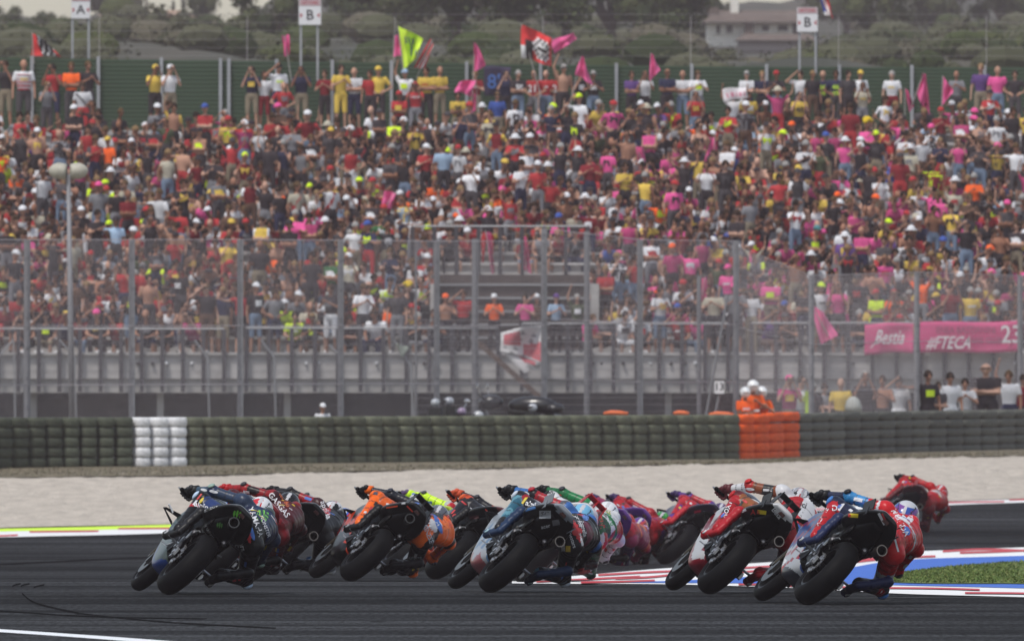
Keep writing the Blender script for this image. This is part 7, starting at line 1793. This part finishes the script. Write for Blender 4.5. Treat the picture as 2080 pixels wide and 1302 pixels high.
SCH['sky_blue'] = dict(sdx=0.07, suit_stick=[('alpi', .434, .77, .052, (.66,.66,.68), -18), ('alpinestars', .73, .473, .036, (.66,.66,.68), -72), ('@star', .785, .52, .10, (.5,.02,.025), -72, 2.2), ('Estrella', .84, .55, .038, (.66,.66,.68), -75), ('prima', .80, .62, .036, (.66,.66,.68), -68), ('@box', .70, .365, .055, (.62,.42,.03), 0, .8), ('@box', .655, .37, .055, (.66,.66,.68), 0, .6), ('@oval', .86, .66, .06, (.10,.22,.55), -60, 1.4), ('@box', .20, .78, .035, (.66,.66,.68), 60, 1.6), ('@box', .82, .45, .02, (.66,.66,.68), -75, 6)], stick=[('@box', .562, .673, .07, (.30, .31, .33), 0, 1.5), ('SC', .562, .675, .045, (.03, .03, .035), 0), ('acer', .567, .566, .036, (.45, .45, .47), 12), ('@box', .66, .60, .05, (.10, .10, .11), 10, 1.3), ('@box', .40, .73, .05, (.05, .17, .42), 15, 3), ('FLAMIGNI', -.08, .42, .03, (.06, .14, .35), 52), ('@box', -.13, .30, .035, (.60, .60, .62), 52, 3)], seed=9, fair=(.36, .40, .45), fair2=(.06, .17, .42), fair3=(.30, .12, .12), tail=BLK, tail2=(.20, .22, .25), silver_sub=True, fins=(.16, .17, .19),
    fairpaint=lambda c: (.33, .10, .11) if c.z < .26 + .04 * math.sin(c.x * 23) else (.42, .44, .48) if c.z < .34 else (.10, .20, .36) if math.sin(c.x * 31 + c.z * 12) > -.1 and c.z < .62 else (.38, .42, .47), fender=(.30, .33, .36),
    tail_text=[('SC', -.235, -.03, .965, .055, (.45, .45, .48)), ('acer', -.12, -.06, .80, .05, (.30, .31, .32))], tail_patch=[(-.20, -.115, .90, .075, .055, (.18, .18, .19))], side_text=[('Flamigni', .62, .46, .04, (.12, .2, .4))],
    helmet=lambda c: (.16, .42, .62) if c.z > .03 else BLK if c.x > -.02 and c.z > -.02 else (.20, .46, .66) if math.sin(c.y * 50) > 0 else (.08, .22, .45), spoiler=(.2, .45, .65), glove=(.016, .016, .018), gloveR=(.02, .02, .02), knee=(.50, .55, .62), boot=(.012, .03, .075), boot2=(.3, .45, .5), elbow=(.35, .02, .03),
    suit=dict(base=(.014, .014, .017), rules=[('hump', None, (.05, .16, .46)), ('yoke', None, (.05, .15, .42)), ('chest', back_in(.0, .11), (.04, .10, .30)), ('chest', back_in(.11, .3), (.05, .07, .12)), ('uaL', None, (.40, .02, .03)), ('faL', None, (.04, .16, .45)), ('deltL', None, (.10, .10, .12)), ('thL', None, (.014, .014, .018)), ('thL', t_(.35, .62), (.22, .25, .30)), ('thL', t_(.85, 1.1), (.34, .012, .02)), ('shL calfL', None, (.03, .12, .18)), ('shL calfL', nz_(34, .2, 3), (.12, .30, .38)), ('shL calfL', t_(.78, 1.1), (.014, .014, .016)), ('torso', nz_(13, 1.3, 6), (.16, .03, .06)), ('kneeR shR calfR', None, (.02, .022, .025)), ('shR', nz_(34, .5, 3), (.08, .20, .26)), ('thR', t_(.4, .7), (.02, .02, .022))]),
    text=[('thighL', 'alpi', (.48, .0), .06, (.6, .62, .65)), ('back', '@oval', (.96, .10), .05, (.14, .22, .55), 1.4), ('back', 'Estrella', (.86, .10), .05, (.5, .52, .55)), ('back', 'prima', (.72, .04), .05, (.45, .46, .5)), ('back', '@star', (.62, .0), .09, (.45, .03, .03), 2.2), ('back', 'alpinestars', (.46, -.02), .055, (.58, .58, .6)), ('back', '@box', (.30, .06), .05, (.60, .34, .03), 1.6), ('back', '23', (.32, -.08), .07, (.45, .45, .47))])
SCH['castrol'] = dict(sdx=0.05, suit_stick=[('Castrol', .90, .62, .05, (.03,.28,.08), -75), ('GIVI', .80, .57, .055, (.5,.02,.025), -70), ('@oval', .73, .57, .13, (.02,.02,.025), -70, 1.5), ('@star', .735, .578, .08, (.66,.66,.68), -60, 1.7), ('furygan', .295, .88, .045, (.02,.02,.025), -8), ('HONDA', .86, .52, .035, (.02,.02,.025), -72)], seed=10, fair=(.6, .6, .6), fair2=(.45, .02, .03), fair3=(.03, .25, .10), tail=(.6, .6, .6), tail2=(.58, .58, .6), wing=(.34, .012, .018), exhaust='right', tail_text=[('A', -.24, .05, .97, .05, RED)], helmet=lambda c: (.68, .68, .70) if c.z > .02 or abs(c.y) > .08 else (.03, .08, .22) if math.sin(c.y * 60 + c.z * 40) > 0 else (.5, .5, .52), spoiler=(.6, .6, .6), glove=BLK, knee=(.012, .012, .013), boot=BLK,
    suit=dict(base=(.60, .60, .61), rules=[('thL', None, (.62, .62, .64)), ('thL', t_(0, .35), (.02, .02, .02)), ('uaL deltL', None, (.01, .20, .06)), ('faL elbL', None, (.02, .16, .06)), ('torso', back_in(.10, .3), (.42, .02, .03)), ('torso', t_(.0, .3), (.02, .14, .05)), ('hips', None, (.02, .13, .05)), ('bumL bumR', None, (.40, .02, .03)), ('bumR', nz_(10, .3, 2), (.5, .5, .5)), (LEGR, None, (.02, .10, .045)), ('shR calfR', nz_(18, .6, 1), (.4, .03, .03)), ('torso', nz_(6, .9, 4), (.014, .014, .016)), ('yoke', back_in(.0, .06), (.45, .03, .03))]),
    text=[('thighL', 'furygan', (.68, .0), .055, (.04, .04, .05)), ('back', 'Castrol', (.94, .06), .06, (.02, .3, .08)), ('back', 'HONDA', (.82, .0), .06, (.05, .05, .06)), ('back', 'GIVI', (.70, .02), .065, (.5, .03, .03)), ('back', '@star', (.52, -.04), .13, (.55, .55, .56), 1.3)])
SCH['purple_red'] = dict(seed=11, fair=(.10, .03, .20), fair2=(.45, .02, .03), fair3=(.4, .02, .03), tail=(.09, .03, .18), helmet=mixpaint((.03, .25, .05), [BLK, (.10, .45, .10), BLK], 4, 26), spoiler=BLK, glove=(.05, .03, .10), knee=(.3, .02, .05), boot=BLK,
    suit=dict(base=(.42, .014, .022), rules=[('chest hump', nz_(12, .1, 2), (.14, .07, .26)), ('torso', nz_(9, .2, 5), (.10, .03, .20)), ('uaL faL', nz_(14, .2, 1), (.05, .02, .08)), ('yoke', None, (.36, .02, .03)), (LEGR, None, (.03, .012, .05)), ('kneeR', None, (.4, .02, .03))]),
    text=[('back', 'PRIMA', (.80, 0), .06, (.45, .3, .5)), ('back', '@star', (.6, .0), .08, (.5, .2, .2), 2)])
SCH['purple_sun'] = dict(SCH['purple_red'], seed=12, suit=dict(base=(.30, .03, .10), rules=[('chest hump torso', nz_(14, .2, 1), (.60, .16, .03)), ('hips', nz_(12, .3, 2), (.45, .02, .04)), (LEGR, None, (.05, .02, .10)), ('shR', nz_(12, .2, 2), (.4, .02, .1)), ('yoke', None, (.5, .05, .05))]), helmet=mixpaint((.45, .05, .05), [(.55, .4, .05), PUR], 5, 26))
SCH['violet'] = dict(SCH['purple_red'], fair=(.03, .012, .05), fair2=(.10, .02, .16), fair3=(.2, .01, .02), tail=(.012, .008, .02), stick=[('@box', .5, .66, .03, (.4, .02, .05), 10, 3)], seed=13, suit=dict(base=(.10, .035, .24), rules=[('uaL faL', nz_(13, .1, 1), (.48, .02, .03)), ('thL kneeL shL', nz_(12, -.1, 3), (.46, .02, .03)), ('torso chest', nz_(9, .3, 4), (.45, .02, .03)), ('deltL', None, (.46, .02, .04))]), helmet=mixpaint((.05, .02, .08), [(.3, .05, .1), PUR], 6, 26), boot=(.4, .015, .025))
SCH['white_red'] = dict(sdx=0.04, suit_stick=[('ici', .87, .77, .055, (.02,.02,.025), -20), ('NOXY', .228, .728, .042, (.66,.66,.68), 68), ('IDEMITSU', .57, .80, .034, (.66,.66,.68), 12), ('@box', .80, .66, .05, (.5,.02,.025), -60, 2.2), ('@oval', .83, .55, .045, (.04,.13,.42), -70, 2.4), ('@box', .10, .60, .02, (.66,.66,.68), 60, 4), ('astars', .06, .50, .03, (.66,.66,.68), 40)], stick=[('@box', .535, .70, .036, (.62, .48, .02), -8, 2.2), ('@box', .505, .702, .032, (.48, .02, .02), -8, .8), ('A', .456, .70, .05, (.48, .02, .02), 0), ('Beta', .667, .69, .045, (.60, .60, .62), -50), ('@box', .345, .70, .022, (.60, .60, .62), 26, 5), ('@box', .375, .61, .03, (.4, .4, .42), 20, 1), ('@box', -.12, .38, .03, (.60, .60, .62), 50, 3)], seed=14, fair=(.60, .60, .61), fair2=(.22, .012, .025), fair3=(.26, .014, .03), tail=BLK, tail2=(.55, .55, .56), fins=(.012, .012, .013), wing=(.013, .013, .014), exhaust='right', silver_sub=True, fender=(.2, .2, .2),
    tail_text=[('Beta', -.20, -.15, .965, .045, (.6, .6, .62), .9), ('A', -.21, .07, .99, .045, RED)], tail_patch=[(-.245, .0, .965, .09, .035, (.60, .48, .02)), (-.247, .045, .967, .022, .036, (.45, .02, .02))],
    helmet=mixpaint((.28, .28, .30), [BLK, (.50, .50, .52), (.30, .05, .05)], 7, 44), spoiler=(.3, .3, .32), glove=(.10, .02, .025), knee=(.42, .016, .02), boot=(.36, .012, .02), boot2=(.5, .5, .52), elbow=(.45, .02, .02),
    suit=dict(base=(.58, .58, .60), rules=[('thL', None, (.30, .10, .035)), ('thL', t_(.0, .45), (.25, .012, .02)), ('kneeL', None, (.14, .014, .018)), ('shL calfL', None, (.40, .014, .02)), ('shL', t_(.45, .62), BLK), ('faL', None, (.55, .55, .57)), ('elbL', None, (.45, .02, .02)), ('uaL', None, (.24, .07, .03)), ('uaL', t_(.3, .6), (.02, .02, .022)), ('torso', back_in(.10, .3), (.40, .015, .02)), ('hips bumR', None, (.36, .013, .02)), (LEGR, None, (.36, .012, .02)), ('thR', None, (.22, .01, .015)), ('yoke', nz_(16, .3, 2), (.42, .02, .03))]),
    text=[('thighL', 'NOXY', (.66, .0), .055, (.6, .58, .55)), ('back', 'IDEMITSU', (.85, .0), .06, (.45, .03, .04)), ('back', 'HONDA', (.7, .0), .055, (.04, .04, .05)), ('shinL', 'astars', (.30, .0), .04, (.6, .55, .55))])
SCH['honda'] = dict(sdx=0.055, suit_stick=[('HONDA', .80, .67, .050, (.66,.66,.68), -62), ('@wing', .845, .735, .11, (.66,.66,.68), -50, 1.5), ('@box', .765, .49, .016, (.66,.66,.68), -75, 9), ('@box', .50, .865, .03, (.66,.66,.68), -12, 2.5), ('ASTARS', .56, .33, .035, (.30,.31,.33), 80), ('ALPINE', .19, .72, .04, (.66,.66,.68), 58), ('D', .30, .79, .05, (.66,.66,.68), 0), ('@box', .56, .12, .02, (.66,.66,.68), 8, 4), ('@oval', .86, .60, .05, (.04,.13,.42), -70, 1.6)], stick=[('@box', .46, .725, .034, (.62, .48, .02), -4, 2.2), ('@box', .425, .727, .030, (.48, .02, .02), -4, .8), ('@box', .35, .64, .028, (.4, .4, .42), 20, 1), ('@box', .695, .695, .022, (.60, .60, .62), -62, 5), ('@box', .715, .705, .016, (.48, .02, .02), -62, 5), ('HRC', -.19, .26, .05, (.48, .02, .02), 50), ('@box', -.14, .33, .03, (.60, .60, .62), 50, 2.5), ('MOTUL', .27, .60, .025, (.3, .3, .32), 35)], seed=15, fair=(.03, .06, .20), fair2=(.55, .56, .58), fair3=(.36, .03, .04), tail=BLK, tail2=(.012, .012, .013), fins=(.013, .013, .014), exhaust='right', silver_sub=True, fender=(.08, .08, .09),
    fairpaint=lambda c: (.35, .02, .03) if math.sin(c.x * 17 + c.z * 26) > .75 else (.48, .50, .53) if c.z < .45 + .1 * math.sin(c.x * 9) and c.z > .25 else (.05, .055, .07) if c.z <= .25 else (.03, .07, .24), tail_patch=[(-.245, .03, .955, .10, .04, (.60, .48, .02)), (-.247, .085, .957, .03, .042, (.45, .02, .02)), (.01, .145, .79, .03, .035, (.45, .46, .47))],
    helmet=lambda c: (.50, .51, .54) if c.z > .098 or abs(c.y) > .102 else (.03, .08, .34) if c.x < .02 and c.z > -.03 and math.sin(c.y * 46 + c.z * 30) > -.2 else (.16, .05, .26) if c.z > -.05 else (.55, .55, .57), spoiler=(.35, .36, .38), glove=(.014, .014, .016), knee=(.05, .17, .46), boot=(.014, .022, .07), boot2=(.35, .36, .38), elbow=(.012, .012, .013),
    suit=dict(base=(.55, .016, .022), rules=[('faL', None, (.014, .02, .06)), ('elbL', None, (.03, .22, .50)), ('uaL', t_(.5, 1.1), (.05, .24, .52)), ('uaL', t_(.0, .25), (.56, .56, .58)), ('shL calfL', None, (.46, .014, .02)), ('shL', lambda e: e['y'] < .20, (.014, .018, .05)), ('thL', None, (.012, .016, .045)), ('thL', t_(.0, .4), (.50, .02, .03)), ('kneeL', None, (.014, .02, .05)), ('torso', lambda e: (np.abs(e['t'] - .22 - .5 * (e['y'] + .3)) < .06), (.58, .58, .60)), ('thR', t_(.42, .56), (.56, .56, .58)), ('thR', t_(.56, .70), (.04, .16, .42)), ('thR', t_(.70, 1.1), (.05, .055, .07)), ('kneeR shR calfR', None, (.03, .033, .04)), ('shR', t_(.0, .4), (.40, .014, .02)), ('hump', None, (.58, .02, .03))]),
    text=[('back', 'HONDA', (.72, .02), .085, (.66, .66, .68), 1.0), ('back', '@oval', (.90, .05), .085, (.66, .66, .68), 1.9, .5), ('back', '@oval', (.868, .03), .03, (.55, .016, .022), 4.5, .5), ('armL', 'HONDA', (.62, .0), .05, (.64, .64, .66)), ('shinL', 'ALPINE', (.62, .02), .045, (.60, .55, .56)), ('shinR', 'ASTARS', (.55, .03), .045, (.55, .5, .5)), ('armL', 'D', (.42, .0), .06, (.05, .2, .45))])
SCH['factory_red'] = dict(seed=16, fair=(.46, .012, .016), fair2=(.5, .5, .5), fair3=(.30, .01, .014), tail=(.05, .01, .012), helmet=lambda c: (.45, .02, .02) if c.z > .04 else (.03, .14, .05) if c.x < -.07 and c.y < 0 else (.30, .30, .31) if c.z > -.03 else BLK, spoiler=BLK, glove=BLK, knee=(.25, .02, .02), boot=(.10, .01, .012), fins=(.25, .01, .012),
    suit=dict(base=(.47, .010, .014), rules=[('torso', nz_(14, 1.2, 2), (.55, .5, .5)), ('chest', back_in(.03, .07), (.5, .5, .58)), ('bumR thR', None, (.22, .008, .01)), ('shR calfR kneeR', None, (.16, .008, .01)), ('faL', None, (.36, .01, .015))]),
    text=[('back', 'DUCATI', (.88, .0), .06, (.55, .5, .55)), ('back', 'Lenovo', (.60, -.03), .07, (.5, .4, .4)), ('back', '@star', (.45, .02), .09, (.5, .42, .42), 1.6)])
#  scheme, contact pixel, yaw, lean, joint tweaks, labels
BIKES = [
 ('honda', (1640, 1228), 13.5, 45, dict(upper=(0, .0, .035), head=(-.02, .0, .04)), 'racing motorcycle with blue and white side and black tail, nearest the camera at the right', 'rider in red suit with white wing emblem on the back, nearest at the right'),
 ('white_red', (1441, 1206), 11.5, 44, dict(upper=(0, .08, .07)), 'white and black racing motorcycle with dark red side left of the nearest one', 'rider in white and red suit with silver patterned helmet and red boots'),
 ('sky_blue', (996, 1203), 12, 45, dict(upper=(0, -.02, -.02)), 'scuffed light blue and grey racing motorcycle in the middle of the field', 'rider in black and blue suit with light blue helmet on the scuffed blue motorcycle'),
 ('navy', (343, 1207), 11.5, 45, dict(upper=(0, .06, .0)), 'dark grey and navy racing motorcycle with green claw marks, leftmost', 'rider in navy suit with white and red helmet, leftmost of the field'),
 ('orange', (712, 1180), 14, 46, dict(upper=(0, -.08, .02), knR=(.0, .02, -.02)), 'black and orange racing motorcycle with a tall black tail wing', 'rider in bright orange and black suit left of the middle'),
 ('castrol', (1060, 1183), 11, 46, dict(upper=(0, .0, -.01)), 'white red and green racing motorcycle right behind the scuffed blue one', 'rider in white and green suit with white helmet behind the light blue helmet'),
 ('dark_orange', (884, 1176), 13, 50, dict(upper=(0, -.06, -.05)), 'black and red racing motorcycle between the orange one and the scuffed blue one', 'rider in black and orange suit mostly hidden by the scuffed blue motorcycle'),
 ('gas', (420, 1179), 12, 44, dict(upper=(0, .04, .03)), 'dark red racing motorcycle hidden behind the leftmost one', 'rider in dark red suit with white lettering behind the leftmost rider'),
 ('black_red', (512, 1177), 12, 46, dict(upper=(0, .02, -.02)), 'black and red racing motorcycle third from left in the leftmost pack', 'rider in black suit with red panels and black and white helmet in the leftmost pack'),
 ('white_blue', (548, 1167), 12, 48, dict(upper=(0, .0, -.04)), 'white and blue racing motorcycle at the far side of the leftmost pack', 'rider in white and blue suit with blue helmet at the right of the leftmost pack'),
 ('fluo_white', (790, 1168), 13, 48, dict(upper=(0, .03, -.02)), 'neon yellow and white racing motorcycle hidden behind the orange rider', 'rider in white suit with red and neon collar and black and white helmet'),
 ('fluo', (786, 1160), 13, 47, dict(upper=(0, -.02, .03)), 'neon yellow racing motorcycle farthest behind the orange rider', 'rider with neon yellow sleeves and purple helmet behind the orange rider'),
 ('purple_red', (1200, 1146), 9, 51, dict(upper=(0, -.02, -.02)), 'purple and red racing motorcycle ahead of the white and green rider', 'rider in red and purple suit with green helmet ahead of the white and green rider'),
 ('purple_sun', (1156, 1149), 9, 52, dict(upper=(0, -.04, -.08)), 'purple racing motorcycle hidden by the white and green rider', 'rider in red and orange yellow suit squeezed behind the white helmet'),
 ('violet', (1350, 1146), 14, 46, dict(upper=(0, .04, -.05)), 'dark racing motorcycle with violet trim in the gap right of the middle', 'rider in violet and red suit on the dark motorcycle right of the middle'),
 ('factory_red', (1788, 1081), 5, 49, dict(upper=(0, .0, .02)), 'all red racing motorcycle farthest ahead at the right', 'rider in all red suit farthest ahead at the right'),
]
for key, pxl, yaw, lean, jd, lb, lr in BIKES:
    P = gnd(*pxl); print(key, round(P.y, 1), round(P.z, 2), 's', round(F / P.y)); M = bike_matrix(P, R(yaw), R(lean))
    build_bike(M, SCH[key], lb); rider(M, SCH[key], lr, jd)
# ============================================================ haze
hzm = bpy.data.materials.new('haze'); hzm.use_nodes = True; nt = hzm.node_tree; nt.nodes.clear()
pv = nt.nodes.new('ShaderNodeVolumePrincipled'); pv.inputs['Density'].default_value = HAZE_D; pv.inputs['Color'].default_value = HAZE_C; pv.inputs['Anisotropy'].default_value = .2
ou = nt.nodes.new('ShaderNodeOutputMaterial'); nt.links.new(pv.outputs[0], ou.inputs['Volume'])
hzm.cycles.homogeneous_volume = True
mb = MB(); mb.box((0, 735, 17), (420, 1590, 37)); o = mb.build('haze', hzm); tag(o, kind='stuff'); o['label'] = 'thin warm grey haze over the circuit'; o['category'] = 'haze'
# no two labels alike
_seen = {}
for ob in list(bpy.data.objects):
    for k in ('_x', '_lab'):
        if k in ob.keys(): del ob[k]
    if ob.parent is None and 'label' in ob.keys():
        L = ob['label']
        _seen.setdefault(L, []).append(ob)
